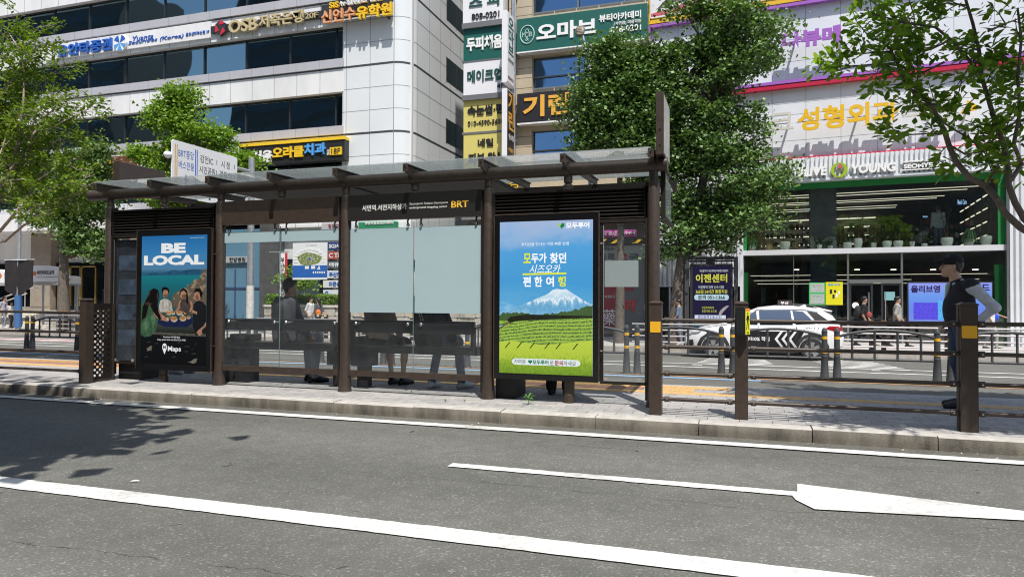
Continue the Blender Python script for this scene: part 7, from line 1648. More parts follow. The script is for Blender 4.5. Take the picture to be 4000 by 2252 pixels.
# ================================================================== PEOPLE
def cone_sdf(P, a, b, ra, rb):
    a, b = np.array(a, float), np.array(b, float); ba = b-a; l2 = max(ba@ba, 1e-9)
    pa = P-a; h = np.clip((pa@ba)/l2, 0, 1); q = pa-h[:, None]*ba
    return np.sqrt((q*q).sum(1))-(ra+(rb-ra)*h)
def ell_sdf(P, c, r):
    q = (P-np.array(c))/np.array(r); k = np.sqrt((q*q).sum(1)); g = np.sqrt((((P-np.array(c))/np.array(r)**2)**2).sum(1))+1e-9
    return k*(k-1)/g
def sdf_mesh(prims, res, k=.03, bevel=None):
    """smooth union of cones/ellipsoids -> one closed surface (surface nets) + nearest primitive label"""
    lo = np.full(3, 1e9); hi = np.full(3, -1e9)
    for p in prims:
        if p[0] == 'c': pts = np.array([np.array(p[1])-p[3], np.array(p[2])-p[4], np.array(p[1])+p[3], np.array(p[2])+p[4]])
        else: pts = np.array([np.array(p[1])-np.array(p[2]), np.array(p[1])+np.array(p[2])])
        lo = np.minimum(lo, pts.min(0)); hi = np.maximum(hi, pts.max(0))
    lo -= 3*res+k*.3; hi += 3*res+k*.3
    n = np.ceil((hi-lo)/res).astype(int)+1
    gx, gy, gz = [lo[i]+res*np.arange(n[i]) for i in range(3)]
    G = np.stack(np.meshgrid(gx, gy, gz, indexing='ij'), -1).reshape(-1, 3)
    D = np.full(len(G), 9.)
    for p in prims:
        kk = p[-2] if p[-2] is not None else k
        d = cone_sdf(G, *p[1:5]) if p[0] == 'c' else ell_sdf(G, p[1], p[2])
        h = np.clip(.5+.5*(D-d)/kk, 0, 1); D = D*(1-h)+d*h-kk*h*(1-h)
    V = D.reshape(n)
    ins = V < 0
    c = [V[i:n[0]-1+i, j:n[1]-1+j, l:n[2]-1+l] for i in (0, 1) for j in (0, 1) for l in (0, 1)]
    offs = [(i, j, l) for i in (0, 1) for j in (0, 1) for l in (0, 1)]
    si = sum((q < 0).astype(int) for q in c); act = (si > 0) & (si < 8)
    acc = np.zeros(act.shape+(3,)); cnt = np.zeros(act.shape)
    for a_ in range(8):
        for b_ in range(a_+1, 8):
            if sum(abs(offs[a_][q]-offs[b_][q]) for q in range(3)) != 1: continue
            va, vb = c[a_], c[b_]; m_ = (va < 0) != (vb < 0)
            t_ = np.where(m_, va/np.where(m_, va-vb, 1), 0)
            for q in range(3): acc[..., q] += np.where(m_, offs[a_][q]+(offs[b_][q]-offs[a_][q])*t_, 0)
            cnt += m_
    idx = -np.ones(act.shape, int); ijk = np.argwhere(act); idx[act] = np.arange(len(ijk))
    verts = lo+res*(ijk+acc[act]/cnt[act][:, None])
    faces = []
    for ax in range(3):
        o1, o2 = [(1, 2), (2, 0), (0, 1)][ax]
        s0 = [slice(None)]*3; s1 = [slice(None)]*3; s0[ax] = slice(0, -1); s1[ax] = slice(1, None)
        A_, B_ = ins[tuple(s0)], ins[tuple(s1)]; E_ = np.argwhere(A_ != B_)
        E_ = E_[(E_[:, o1] > 0) & (E_[:, o2] > 0) & (E_[:, o1] < n[o1]-1) & (E_[:, o2] < n[o2]-1)]
        u1 = np.zeros(3, int); u1[o1] = 1; u2 = np.zeros(3, int); u2[o2] = 1
        q = [idx[tuple((E_-d_).T)] for d_ in (np.zeros(3, int), u1, u1+u2, u2)]
        Q_ = np.stack(q, 1); fl_ = A_[tuple(E_.T)]
        Q_ = np.where(fl_[:, None], Q_, Q_[:, ::-1]); faces.append(Q_)
    F = np.concatenate(faces); F = F[(F >= 0).all(1)]
    cen = verts[F].mean(1)
    best = np.full(len(cen), 1e9); lab = np.zeros(len(cen), int)
    for p in prims:
        d = cone_sdf(cen, *p[1:5]) if p[0] == 'c' else ell_sdf(cen, p[1], p[2])
        m_ = d < best-.0005; best[m_] = d[m_]; lab[m_] = p[-1]
    return verts, F, lab
def np_mesh(name, V, F, lab, mats, M4=None):
    me = bpy.data.meshes.new(name); me.vertices.add(len(V))
    if M4 is not None: V = np.array([tuple(M4 @ Vector(v)) for v in V])
    me.vertices.foreach_set('co', V.ravel()); nf = len(F); me.loops.add(4*nf); me.polygons.add(nf)
    me.loops.foreach_set('vertex_index', F.ravel().astype(np.int32)); me.polygons.foreach_set('loop_start', np.arange(0, 4*nf, 4, dtype=np.int32)); me.polygons.foreach_set('loop_total', np.full(nf, 4, np.int32))
    for m in mats: me.materials.append(m)
    me.polygons.foreach_set('material_index', lab.astype(np.int32)); me.polygons.foreach_set('use_smooth', np.ones(nf, bool)); me.update(calc_edges=True); me.validate()
    return me
SK1 = mat('skin_tone', (.42, .25, .17), .5, var=.08, vscale=20)
SK2 = mat('skin_tan', (.66, .42, .30), .5, var=.08, vscale=20)
HAIR = mat('hair_black', (.012, .010, .010), .45, var=.3, vscale=60)
# local pose frame: facing +y, feet at z=0, x to the person's right... (x>0 = right hand)
def pose(h=1.7, over=None, fem=False):
    s = h/1.7
    J = dict(pel=(0, 0, .93), chest=(0, .0, 1.25), neck=(0, -.01, 1.43), head=(0, .02, 1.585), shR=(.185, 0, 1.385), shL=(-.185, 0, 1.385), elR=(.23, -.02, 1.10), elL=(-.23, -.02, 1.10), haR=(.24, .07, .86), haL=(-.24, .07, .86),
             hiR=(.09, 0, .90), hiL=(-.09, 0, .90), knR=(.10, .03, .49), knL=(-.10, .03, .49), anR=(.10, -.02, .085), anL=(-.10, -.02, .085), toR=(.12, .17, .03), toL=(-.12, .17, .03), face=(0, 1, 0))
    if over: J.update(over)
    return {k: np.array(v, float)*(s if k != 'face' else 1) for k, v in J.items()}, s
def figure(J, s, col, belly=0.0, loose=1.0, skirt=False, sleeve='long', fine=False, wide=1.0, hand_grip=.5):
    """primitive list; labels: 0 skin 1 top 2 sleeves/shirt 3 legs 4 shoes"""
    P = []
    def c(a, b, ra, rb, l, k=None): P.append(('c', a, b, ra*s, rb*s, k, l))
    f = J['face']/np.linalg.norm(J['face']); rt_ = np.array([f[1], -f[0], 0]); up_ = np.array([0, 0, 1.])
    ch, pe, nk = J['chest'], J['pel'], J['neck']
    sx = (J['shR']-J['shL']); sx = sx/np.linalg.norm(sx); hx = (J['hiR']-J['hiL']); hx = hx/np.linalg.norm(hx)
    w = wide
    for q in (-1, 1):
        c(ch+sx*q*.085*s*w+up_*.05*s, pe+hx*q*.07*s*w+up_*.10*s, .115*w, .115*w, 1)
        c(pe+hx*q*.065*s*w+up_*.08*s, pe+hx*q*.065*s*w-up_*.03*s, .118*w, .115*w, 1 if skirt else 1)
    c(ch+up_*.10*s, nk-up_*.02*s, .10, .062, 1)
    c(J['shL']-up_*.01*s, J['shR']-up_*.01*s, .062, .062, 1)
    if belly: P.append(('e', (ch*.5+pe*.5)+f*.055*s, (.15*s*w, .13*s, .24*s), None, 1))
    c(nk-up_*.04*s, J['head']-f*.015*s-up_*.05*s, .056, .054, 0)
    # head
    hd = J['head']
    P.append(('e', hd+up_*.02*s-f*.012*s, (.078*s, .096*s, .105*s) if abs(f[1]) > abs(f[0]) else (.096*s, .078*s, .105*s), .02, 0))
    c(hd-up_*.045*s+f*.03*s, hd-up_*.085*s+f*.052*s, .058, .034, 0, .02)
    if fine:
        c(hd+up_*.018*s+f*.088*s, hd-up_*.026*s+f*.114*s, .009, .015, 0, .010); c(hd-up_*.078*s+f*.075*s, hd-up_*.092*s+f*.082*s, .026, .022, 0, .02); c(hd+up_*.03*s+f*.085*s-rt_*.03*s, hd+up_*.03*s+f*.085*s+rt_*.03*s, .012, .012, 0, .012)
        for q in (-1, 1):
            P.append(('e', hd+rt_*q*.077*s-f*.012*s-up_*.008*s, (.018*s, .014*s, .032*s), .008, 0)); c(hd+rt_*q*.035*s+f*.075*s-up_*.03*s, hd+rt_*q*.03*s+f*.07*s-up_*.05*s, .02, .018, 0, .02)
        c(hd-up_*.055*s+f*.094*s-rt_*.018*s, hd-up_*.055*s+f*.094*s+rt_*.018*s, .008, .008, 0, .008); c(hd-up_*.07*s+f*.088*s-rt_*.014*s, hd-up_*.07*s+f*.088*s+rt_*.014*s, .009, .009, 0, .008)
    for S_ in ('R', 'L'):
        sh_, el, ha = J['sh'+S_], J['el'+S_], J['ha'+S_]
        lower = 2 if sleeve == 'long' else 0
        if fine: c(sh_, sh_+(el-sh_)*.04, .064*loose, .062*loose, 1); c(sh_+(el-sh_)*.06-up_*.01*s, el, .060*loose, .050*loose, 2)
        else: c(sh_, el, .060*loose, .047*loose, 2 if sleeve != 'none' else 0)
        if sleeve == 'short': c(sh_+(el-sh_)*.72, el, .036, .036, 0)
        c(el, ha, .044*loose if lower == 2 else .038, .036*loose if lower == 2 else .026, lower)
        fd = (ha-el)/np.linalg.norm(ha-el); side = np.cross(fd, up_); side = side/np.linalg.norm(side) if np.linalg.norm(side) > .2 else np.array([1., 0, 0]); nn = np.cross(side, fd)
        c(ha+fd*.01*s, ha+fd*.075*s, .026, .033, 0, .02)
        for k, (o, l_) in enumerate(((-.028, .072), (-.010, .085), (.010, .080), (.027, .062))):
            b0 = ha+fd*.085*s+side*o*s; b1 = b0+(fd*.62-nn*hand_grip*.5)*l_*.6*s; b2 = b1+(fd*.4-nn*hand_grip)*l_*.5*s; c(b0, b1, .0098, .009, 0, .006); c(b1, b2, .009, .0078, 0, .006)
        sgn = 1 if S_ == 'R' else -1
        c(ha+fd*.03*s+side*sgn*.02*s, ha+fd*.075*s+side*sgn*.055*s, .012, .010, 0, .01)
        hi, kn, an, to = J['hi'+S_], J['kn'+S_], J['an'+S_], J['to'+S_]
        lt = 0 if skirt else 3
        c(hi, kn, .092*loose, .060*loose, 3)
        c(kn, an+(kn-an)*(.03 if not skirt else 0), .054*loose if not skirt else .050, .046*loose if not skirt else .032, lt)
        if skirt: c(kn+(an-kn)*.12, kn+(an-kn)*.45, .05, .048, 0)
        c(an-np.array([0, 0, .03*s]), an+(to-an)*.45-np.array([0, 0, .02*s]), .046, .045, 4, .02); c(an+(to-an)*.4-np.array([0, 0, .012*s]), to, .043, .034, 4, .02); heel = an-(to-an)*np.array([.28, .28, 0]); heel[2] = to[2]+.005*s; c(heel, an, .036, .04, 4, .02)
    if skirt:
        c(pe+hx*.06*s, J['knR'], .125, .10, 3); c(pe-hx*.06*s, J['knL'], .125, .10, 3); c(J['knR']-(J['knR']-pe)*.1, J['knL']-(J['knL']-pe)*.1, .09, .09, 3)
    return P
def person(label, J, s, loc, face_rot, mats, res, hair=None, group=None, **kw):
    """mats: [skin, top, sleeves, legs, shoes]; pose frame turned by face_rot about z and stood at loc"""
    t = thing('person', label, 'person', loc, group=group)
    P = figure(J, s, None, **kw); V, F, lab = sdf_mesh(P, res, .035*s)
    M4 = Matrix.Translation(Vector(loc)) @ Matrix.Rotation(face_rot, 4, 'Z')
    part(np_mesh('body', V, F, lab, mats, M4), 'body', None, t)
    hd = J['head']; f = J['face']/np.linalg.norm(J['face']); up_ = np.array([0, 0, 1.])
    if hair:
        HP = [('e', hd+up_*.035*s-f*.022*s, (.083*s, .094*s, .098*s), .02, 0), ('c', hd+up_*.01*s-f*.055*s, hd-up_*.05*s-f*.05*s, .06*s, .045*s, .02, 0)]
        if hair == 'long': HP += [('c', hd-f*.06*s, hd-f*.085*s-up_*.28*s, .075*s, .06*s, .04, 0)]
        if hair != 'cap':
            HP += [('c', hd+up_*.085*s+f*.03*s-np.array([f[1], -f[0], 0])*.04*s, hd+up_*.085*s+f*.03*s+np.array([f[1], -f[0], 0])*.04*s, .04*s, .04*s, .03, 0)]
        V, F, lab = sdf_mesh(HP, res*.8, .03*s); part(np_mesh('hair', V, F, lab, [HAIR], M4), 'hair', None, t)
    return t, M4
def cloth(n, c, rough=.85): return mat('cloth_'+n, c, rough, var=.18, vscale=14, bump=.25, bscale=35)
BLKC = cloth('black', (.012, .012, .014)); DNAVY = cloth('dark_navy', (.016, .018, .026)); JEAN = cloth('jeans', (.085, .115, .17)); JEANL = cloth('light_jeans', (.13, .17, .23)); GREYC = cloth('grey_shirt', (.33, .32, .30)); STRIPE = cloth('fine_check', (.60, .63, .68)); GRYP = cloth('grey_trousers', (.21, .225, .26)); BEIG = cloth('beige', (.30, .25, .2)); SHOEB = mat('shoe_black', (.012, .012, .013), .5); SHOEW = mat('shoe_white', (.55, .55, .54), .6)
REDC = cloth('red', (.35, .06, .05)); WHTC = cloth('white', (.6, .6, .6)); ORGC = cloth('orange', (.65, .16, .03))

# --- man standing at the right, profile facing left, cap and dark vest
xm, ym = 2.31, 8.80
J, s = pose(1.665, dict(pel=(0, -.02, .95), chest=(0, .0, 1.24), neck=(0, .035, 1.425), head=(0, .085, 1.58), shR=(.19, -.04, 1.375), shL=(-.20, -.05, 1.37), elR=(.24, -.10, 1.10), elL=(-.32, -.235, 1.12), haR=(.2, .08, .95), haL=(-.21, -.05, .92), knR=(.10, .02, .50), knL=(-.10, -.01, .50), anR=(.10, -.06, .085), anL=(-.11, -.03, .085), toR=(.12, .13, .03), toL=(-.13, .18, .03)))
VEST = cloth('vest', (.026, .027, .032)); JDK = cloth('dark_denim', (.055, .078, .14))
man, M4 = person('man in black cap and dark vest standing with a hand on his hip', J, s, (xm, ym, PL), rad(90), [SK2, VEST, STRIPE, JDK, SHOEB], .009, hair='short', belly=1, fine=True, loose=1.06, wide=.98)
hd = J['head']
CP = [('e', hd+np.array([0, -.012, .062])*s, (.094*s, .108*s, .086*s), .02, 0), ('c', hd+np.array([-.05, .085, .052])*s, hd+np.array([.05, .085, .052])*s, .016*s, .016*s, .03, 0), ('c', hd+np.array([-.032, .15, .046])*s, hd+np.array([.032, .15, .046])*s, .013*s, .013*s, .05, 0), ('c', hd+np.array([0, .10, .054])*s, hd+np.array([0, .165, .044])*s, .016*s, .012*s, .05, 0)]
EY = []
for q in (-1, 1): EY += [('c', hd+np.array([q*.020, .094, .036])*s, hd+np.array([q*.050, .080, .034])*s, .0065*s, .005*s, .004, 0), ('c', hd+np.array([q*.026, .0925, .016])*s, hd+np.array([q*.042, .0865, .016])*s, .0065*s, .0055*s, .004, 0)]
V, F, lab = sdf_mesh(EY, .004, .004); part(np_mesh('brow_and_eye', V, F, lab, [HAIR], M4), 'brow_and_eye', None, man)
V, F, lab = sdf_mesh([('c', hd+np.array([-.018, .0985, -.058])*s, hd+np.array([.018, .0985, -.058])*s, .0075*s, .0075*s, .004, 0)], .004, .004); part(np_mesh('mouth', V, F, lab, [mat('lip', (.22, .085, .07), .5)], M4), 'mouth', None, man)
SBN = [('c', hd+np.array([q*.078, -.028, .03])*s, hd+np.array([q*.074, -.05, -.045])*s, .022*s, .018*s, .02, 0) for q in (-1, 1)]
V, F, lab = sdf_mesh(SBN, .006, .02); part(np_mesh('side_hair', V, F, lab, [mat('hair_greying', (.035, .033, .032), .6)], M4), 'side_hair', None, man)
V, F, lab = sdf_mesh(CP, .007, .02); part(np_mesh('cap', V, F, lab, [BLKC], M4), 'cap', None, man)
CL = [('c', J['neck']+np.array([-.05, .045, -.045])*s, J['neck']+np.array([-.055, -.04, -.0])*s, .018*s, .016*s, .01, 0), ('c', J['neck']+np.array([.05, .045, -.045])*s, J['neck']+np.array([.055, -.04, 0.])*s, .018*s, .016*s, .01, 0), ('c', J['neck']+np.array([0, .085, -.06])*s, J['neck']+np.array([0, .11, -.22])*s, .028*s, .014*s, .01, 0)]
V, F, lab = sdf_mesh(CL, .008, .015); part(np_mesh('shirt_collar', V, F, lab, [STRIPE], M4), 'shirt_collar', None, man)
GL = [('c', hd+np.array([-.082, -.01, .018])*s, hd+np.array([-.062, .09, .02])*s, .004*s, .004*s, .004, 0), ('c', hd+np.array([-.062, .09, .02])*s, hd+np.array([.062, .09, .02])*s, .004*s, .004*s, .004, 0)]

# --- seated on the benches, seen from behind (facing away, +y)
seat = .57
def sit(h, lean=.02, dx=0, footR=(.12, .46), footL=(-.10, .40), armR=(.24, .22, .66), armL=(-.24, .22, .66)):
    d = .02
    return pose(h, dict(pel=(0, 0, seat+.09), chest=(0, lean, seat+.42), neck=(0, lean+.04, seat+.60), head=(dx, lean+.07, seat+.755), shR=(.19, lean, seat+.55), shL=(-.19, lean, seat+.55), elR=(.25, lean+.08, seat+.28), elL=(-.25, lean+.08, seat+.28), haR=armR, haL=armL,
        hiR=(.09, .02, seat+.07), hiL=(-.09, .02, seat+.07), knR=(.17, .40, seat+.03), knL=(-.13, .40, seat+.03), anR=(footR[0], footR[1]-.02, .085), anL=(footL[0], footL[1]-.02, .085), toR=(footR[0]+.03, footR[1]+.17, .03), toL=(footL[0]-.03, footL[1]+.17, .03)))
J, s = sit(1.7, .0, -.0, (.20, .34), (-.02, .40))
DSH = cloth('charcoal', (.085, .085, .10))
m1, M4 = person('man in dark clothes seated on the bench behind the clear glass', J, s, (-5.93, 8.13, PL), rad(-26), [SK1, DSH, DSH, GRYP, SHOEB], .014, hair='short', wide=1.2, loose=1.2)
mb = MB(); mb.xf = M4; mb.box(-.13, .02, -.145, -.128, seat+.20, seat+.52); part(mb, 'back_panel', mat('cloth_slate', (.055, .055, .062), .8), m1)
J, s = sit(1.58, .0, 0, (.10, .46), (-.08, .44))
w1, _ = person('woman in a black skirt and dark shoes seated behind the frosted glass', J, s, (-4.50, 8.13, PL), rad(-10), [SK1, BEIG, BEIG, BLKC, SHOEB], .014, hair='long', skirt=True)
J, s = sit(1.72, .0, 0, (.26, .38), (-.10, .22))
m2, _ = person('seated person in dark top, jeans and white trainers behind the frosted glass', J, s, (-3.78, 8.13, PL), rad(-14), [SK1, DNAVY, DNAVY, JEAN, SHOEW], .014, hair='short', wide=1.08, loose=1.12)
mb = MB(); mb.xf = _
for o in (0, .035): mb.add([(-.06+o, -.138, seat+.44), (-.04+o, -.138, seat+.44), (.03+o, -.136, seat+.24), (.01+o, -.136, seat+.24)], [(0, 1, 2, 3)])
part(mb, 'jacket_stripe', WHTC, m2)
# standing behind the two displays
J, s = pose(1.70)
person('person in wide black trousers standing behind the mountain display', J, s, (-2.10, 8.32, PL), rad(0), [SK1, BLKC, BLKC, BLKC, SHOEB], .016, hair='short', loose=1.45)
J, s = pose(1.68)
person('person in white trainers standing behind the seaside display', J, s, (-8.22, 8.62, PL), rad(-90), [SK1, GREYC, GREYC, GRYP, SHOEW], .016, hair='short')

# --- far pavement
def walker(label, u, vfoot, h, rot, mats, stride=.18, hair='short', sleeve='short', res=.024, y=None, arms=None, group='people walking on the far pavement', **kw):
    if y is None: x, y = gpx(u, vfoot, SW)
    else: x = ID.px(u, 1300, y)[0]
    ov = dict(knR=(.09, .12+stride*.3, .50), knL=(-.09, -.02, .49), anR=(.09, stride, .09), anL=(-.09, -stride, .11), toR=(.10, stride+.18, .04), toL=(-.10, -stride+.16, .03), elR=(.23, -.10, 1.12), haR=(.22, .02, .90), elL=(-.23, .04, 1.12), haL=(-.22, .2, .92)); ov.update(arms or {}); J, s = pose(h, ov)
    return person(label, J, s, (x, y, SW), rot, mats, res, hair=hair, sleeve=sleeve, group=group, **kw)
w, M4 = walker('man in black tee with a large black backpack by the shop door', 3375, 1350, 1.72, rad(-90), [SK1, BLKC, BLKC, BLKC, SHOEB], .26, y=26.6)
BP = [('e', (0, -.19, 1.17), (.17, .13, .24), .03, 0), ('e', (0, -.26, 1.08), (.13, .09, .13), .03, 0)]
V, F, lab = sdf_mesh(BP, .02, .03); bpk = part(np_mesh('backpack', V, F, lab, [cloth('backpack', (.018, .018, .02))], M4), 'backpack', None, w)
MIR = Matrix.Identity(4)
mb = MB(); mb.xf = M4; mb.ball((.26, .12, 1.1), .09, 8, (.6, 1, 1.2)); part(mb, 'red_bundle', REDC, w, smooth=True)
walker('man in a grey shirt walking right in front of the shop door', 3505, 1350, 1.72, rad(-90), [SK1, GREYC, GREYC, BLKC, SHOEB], .28, y=26.6, loose=1.1)
w, M4 = walker('person with an outstretched arm and a blue bag behind the standing man', 3868, 1350, 1.62, rad(-90), [SK1, WHTC, WHTC, GREYC, SHOEB], .15, y=26.3, arms=dict(elL=(-.30, .25, 1.22), haL=(-.30, .50, 1.12)))
mb = MB(); mb.xf = M4; mb.ball((-.16, .10, 1.05), .19, 10, (.8, 1.1, .9)); part(mb, 'blue_bag', mat('bag_blue', (.02, .06, .55), .5), w, smooth=True)
walker('distant walker seen through the clear glass left of the seated man', 1082, 1290, 1.60, rad(90), [SK1, DSH, DSH, GRYP, SHOEB], .2, y=25.6, hair='long')
w, M4 = walker('distant walker with long hair and an orange bag seen through the clear glass', 1243, 1290, 1.60, rad(90), [SK1, DSH, DSH, BLKC, SHOEB], .2, y=25.6, hair='long')
mb = MB(); mb.xf = M4; mb.ball((-.2, -.12, .98), .13, 10, (.6, 1, 1.1)); part(mb, 'orange_bag', ORGC, w, smooth=True)
walker('distant walker in a white top seen through the clear glass', 1212, 1290, 1.62, rad(-90), [SK1, WHTC, WHTC, GRYP, SHOEB], .2, y=26.2)
walker('woman in a pale lilac top at the far left below the black banner', 14, 1290, 1.6, rad(-70), [SK1, cloth('lilac', (.36, .36, .42)), cloth('lilac', (.36, .36, .42)), GRYP, SHOEW], .1, y=25.6, hair='long')
walker('person in a white top crouched over a cart beside the blue pole sleeve', 42, 1290, 1.35, rad(-90), [SK1, WHTC, WHTC, BLKC, SHOEB], .1, y=25.9)
walker('person in pale blue trousers behind the notice board posts', 2652, 1385, 1.6, rad(90), [SK1, JEANL, JEANL, JEANL, SHOEW], .1, y=24.9)
# shoppers upstairs
def shopper(label, u, d, h, rot, mats, over=None, z=None):
    x, _z = of(u, 900, d); wpt = OL.world((x, d, zs_t)); J, s = pose(h, over); return person(label, J, s, tuple(wpt), rot, mats, .026, hair='short')
shopper('shopper in a white top and blue jeans standing upstairs behind the window pots', 3665, 1.4, 1.66, rad(10), [SK1, WHTC, WHTC, JEANL, SHOEW])
shopper('shopper in a pale top crouching upstairs behind the window pots', 3597, 1.2, 1.55, rad(-60), [SK1, GREYC, BLKC, BLKC, SHOEB], dict(pel=(0, -.1, .32), chest=(0, .12, .58), neck=(0, .22, .72), head=(0, .28, .86), shR=(.18, .16, .70), shL=(-.18, .16, .70), elR=(.22, .3, .5), elL=(-.22, .3, .5), haR=(.18, .48, .4), haL=(-.18, .48, .4), hiR=(.09, -.1, .3), hiL=(-.09, -.1, .3), knR=(.14, .3, .42), knL=(-.14, .3, .42)))

# ================================================================== TAXI
CW = mat('car_white', (.78, .79, .80), .18, spec=.6); CB = mat('car_black', (.012, .012, .014), .35); TYRE = mat('tyre', (.02, .02, .021), .8); ALLOY = mat('alloy', (.48, .49, .50), .3, .85); CGL = winmat('car_glass', (.20, .24, .28), .05, .0, .5, .8, metal=1); CLAD = mat('car_cladding', (.03, .031, .033), .6); REDT = mat('tail_red', (.30, .008, .012), .2); LENS = mat('headlamp', (.35, .37, .38), .12, .3)
xF, yw = -.75, 21.72                                     # nearside front wheel centre
WBASE = 2.72; WR = .325; GR = GZ(21.6)
tx0 = thing('taxi', 'white electric taxi with black door panels, chevrons and a roof sign driving left', 'car', (xF+WBASE/2, yw+.75, GR))
CYc = yw+.80                                             # centre line
def sideY(z, side=-1):                                   # body side leans in above the belt
    h = z-GR; w = .885 if .35 < h < .85 else (.885-.10*(.35-h)/.2 if h <= .35 else .885-(h-.85)*.36)
    return CYc+side*w
# stations along x (0 = nose): lower edge, shoulder/bonnet height, roof height, half width factor
sec = [(-.86, .40, .58, .58, .60), (-.80, .26, .70, .70, .80), (-.62, .22, .80, .80, .92), (-.30, .21, .89, .89, .985), (.05, .21, .95, .955, 1.0), (.40, .21, .985, 1.02, 1.0), (.62, .21, .99, 1.16, 1.0), (.95, .21, .99, 1.36, 1.0), (1.30, .21, .985, 1.50, 1.0), (1.75, .21, .98, 1.555, 1.0), (2.25, .21, .98, 1.55, 1.0), (2.75, .21, .99, 1.50, 1.0), (3.05, .23, 1.0, 1.43, .995), (3.28, .27, 1.01, 1.30, .985), (3.45, .33, 1.0, 1.06, .965), (3.54, .40, .90, .92, .93), (3.57, .50, .80, .80, .88)]
mb = MB(); rings = []
for x, zl, zs_, zr_, wf in sec:
    W_ = .885*wf; roofw = W_-.02 if zr_-zs_ < .04 else W_-(zr_-zs_)*.40
    half = [(0, zl), (W_*.8, zl), (W_*.95, zl+.06), (W_, zl+(zs_-zl)*.4), (W_, zl+(zs_-zl)*.75), (W_*.975, zs_-.03), (W_*.955, zs_)]
    up_ = [(W_*.955+(roofw-W_*.955)*f, zs_+(zr_-zs_)*(f**.9)*.93) for f in (.35, .7, 1.0)]+[(roofw*.82, zs_+(zr_-zs_)*.99+.0), (roofw*.45, zr_+.012), (0, zr_+.018)]
    pts = half+up_; ring = [(xF+x, CYc+y, GR+z) for y, z in pts]+[(xF+x, CYc-y, GR+z) for y, z in pts[-2:0:-1]]; rings.append(ring)
n = len(rings[0]); vs = [p for r in rings for p in r]; fs_ = []
for i in range(len(rings)-1):
    for k in range(n): fs_.append((i*n+k, (i+1)*n+k, (i+1)*n+(k+1) % n, i*n+(k+1) % n))
fs_ += [tuple(range(n)), tuple(range((len(rings)-1)*n+n-1, (len(rings)-1)*n-1, -1))]
mb.add(vs, fs_); body = part(mb, 'body', CW, tx0, smooth=True)
def halfprof(x):
    i = max(0, min(len(sec)-2, sum(1 for q in sec if q[0] <= x)-1)); t_ = min(1, max(0, (x-sec[i][0])/(sec[i+1][0]-sec[i][0])))
    return [(rings[i][k][1]*(1-t_)+rings[i+1][k][1]*t_-CYc, rings[i][k][2]*(1-t_)+rings[i+1][k][2]*t_-GR) for k in range(2, 13)]
def bodyY(x, z):
    H_ = halfprof(x)
    for (ya, za), (yb, zb) in zip(H_[:-1], H_[1:]):
        if za <= z <= zb and zb > za: return ya+(yb-ya)*(z-za)/(zb-za)
    return H_[0][0] if z < H_[0][1] else H_[-1][0]
def panel(pts, m, name, o=.006, par=None, both=True):
    """flat piece lying on the body side; pts in (x from front wheel, height)"""
    ps = []
    for sd in ((-1, 1) if both else (-1,)):
        bm = bmesh.new(); f_ = bm.faces.new([bm.verts.new((x, 0, z)) for x, z in pts])
        for z in np.arange(.25, 1.6, .07): bmesh.ops.bisect_plane(bm, geom=bm.verts[:]+bm.edges[:]+bm.faces[:], plane_co=(0, 0, z), plane_no=(0, 0, 1))
        for x in np.arange(-.9, 3.6, .12): bmesh.ops.bisect_plane(bm, geom=bm.verts[:]+bm.edges[:]+bm.faces[:], plane_co=(x, 0, 0), plane_no=(1, 0, 0))
        bm.verts.index_update(); mb = MB(); nv = len(bm.verts)
        a = [(xF+v.co.x, CYc+sd*(bodyY(v.co.x, v.co.z)+o), GR+v.co.z) for v in bm.verts]; b_ = [(p[0], p[1]-sd*(o+.03), p[2]) for p in a]
        fs2 = [tuple(v.index for v in f.verts) for f in bm.faces]+[(e.verts[0].index, e.verts[1].index, nv+e.verts[1].index, nv+e.verts[0].index) for e in bm.edges if e.is_boundary]
        bm.free(); mb.add(a+b_, fs2); me_ = part(mb, name, m, par or tx0); ps.append(me_)
    return ps
panel([(.60, 1.01), (.80, 1.15), (1.0, 1.28), (1.22, 1.40), (1.24, 1.2), (1.26, 1.01)], CGL, 'window', .014); panel([(1.32, 1.01), (1.31, 1.2), (1.30, 1.42), (1.7, 1.45), (2.16, 1.44), (2.19, 1.2), (2.22, 1.02)], CGL, 'window', .014); panel([(2.30, 1.03), (2.26, 1.2), (2.22, 1.43), (2.5, 1.40), (2.66, 1.24), (2.82, 1.06)], CGL, 'window', .014)
panel([(2.9, 1.06), (2.62, 1.40), (2.86, 1.38), (3.2, 1.12)], CB, 'rear_pillar', .014)
panel([(.50, 1.0), (.93, 1.30), (1.24, 1.46), (2.5, 1.48), (2.9, 1.40), (2.88, 1.375), (2.5, 1.455), (1.26, 1.435), (.96, 1.285), (.56, 1.0)], mat('chrome_trim', (.5, .5, .5), .25, .9), 'window_trim', .018)
panel([(.52, .36), (.50, .74), (.60, .82), (2.15, .82), (2.25, .86), (2.55, .88), (2.42, .62), (2.30, .36)], CB, 'door_decal', .008)
panel([(-.46, .22), (-.46, .40), (-.36, .60), (-.18, .73), (.0, .77), (.2, .73), (.37, .60), (.46, .42), (.47, .24), (.38, .24), (.36, .42), (.27, .56), (.12, .65), (-.05, .665), (-.2, .62), (-.3, .5), (-.36, .36), (-.37, .22)], CLAD, 'wheel_arch', .012)
panel([(x+WBASE, z) for x, z in [(-.46, .22), (-.46, .40), (-.36, .60), (-.18, .73), (.0, .77), (.2, .73), (.37, .60), (.46, .42), (.47, .24), (.38, .24), (.36, .42), (.27, .56), (.12, .65), (-.05, .665), (-.2, .62), (-.3, .5), (-.36, .36), (-.37, .22)]], CLAD, 'wheel_arch', .012)
panel([(.46, .20), (.46, .33), (2.28, .33), (2.28, .20)], CLAD, 'sill', .012)
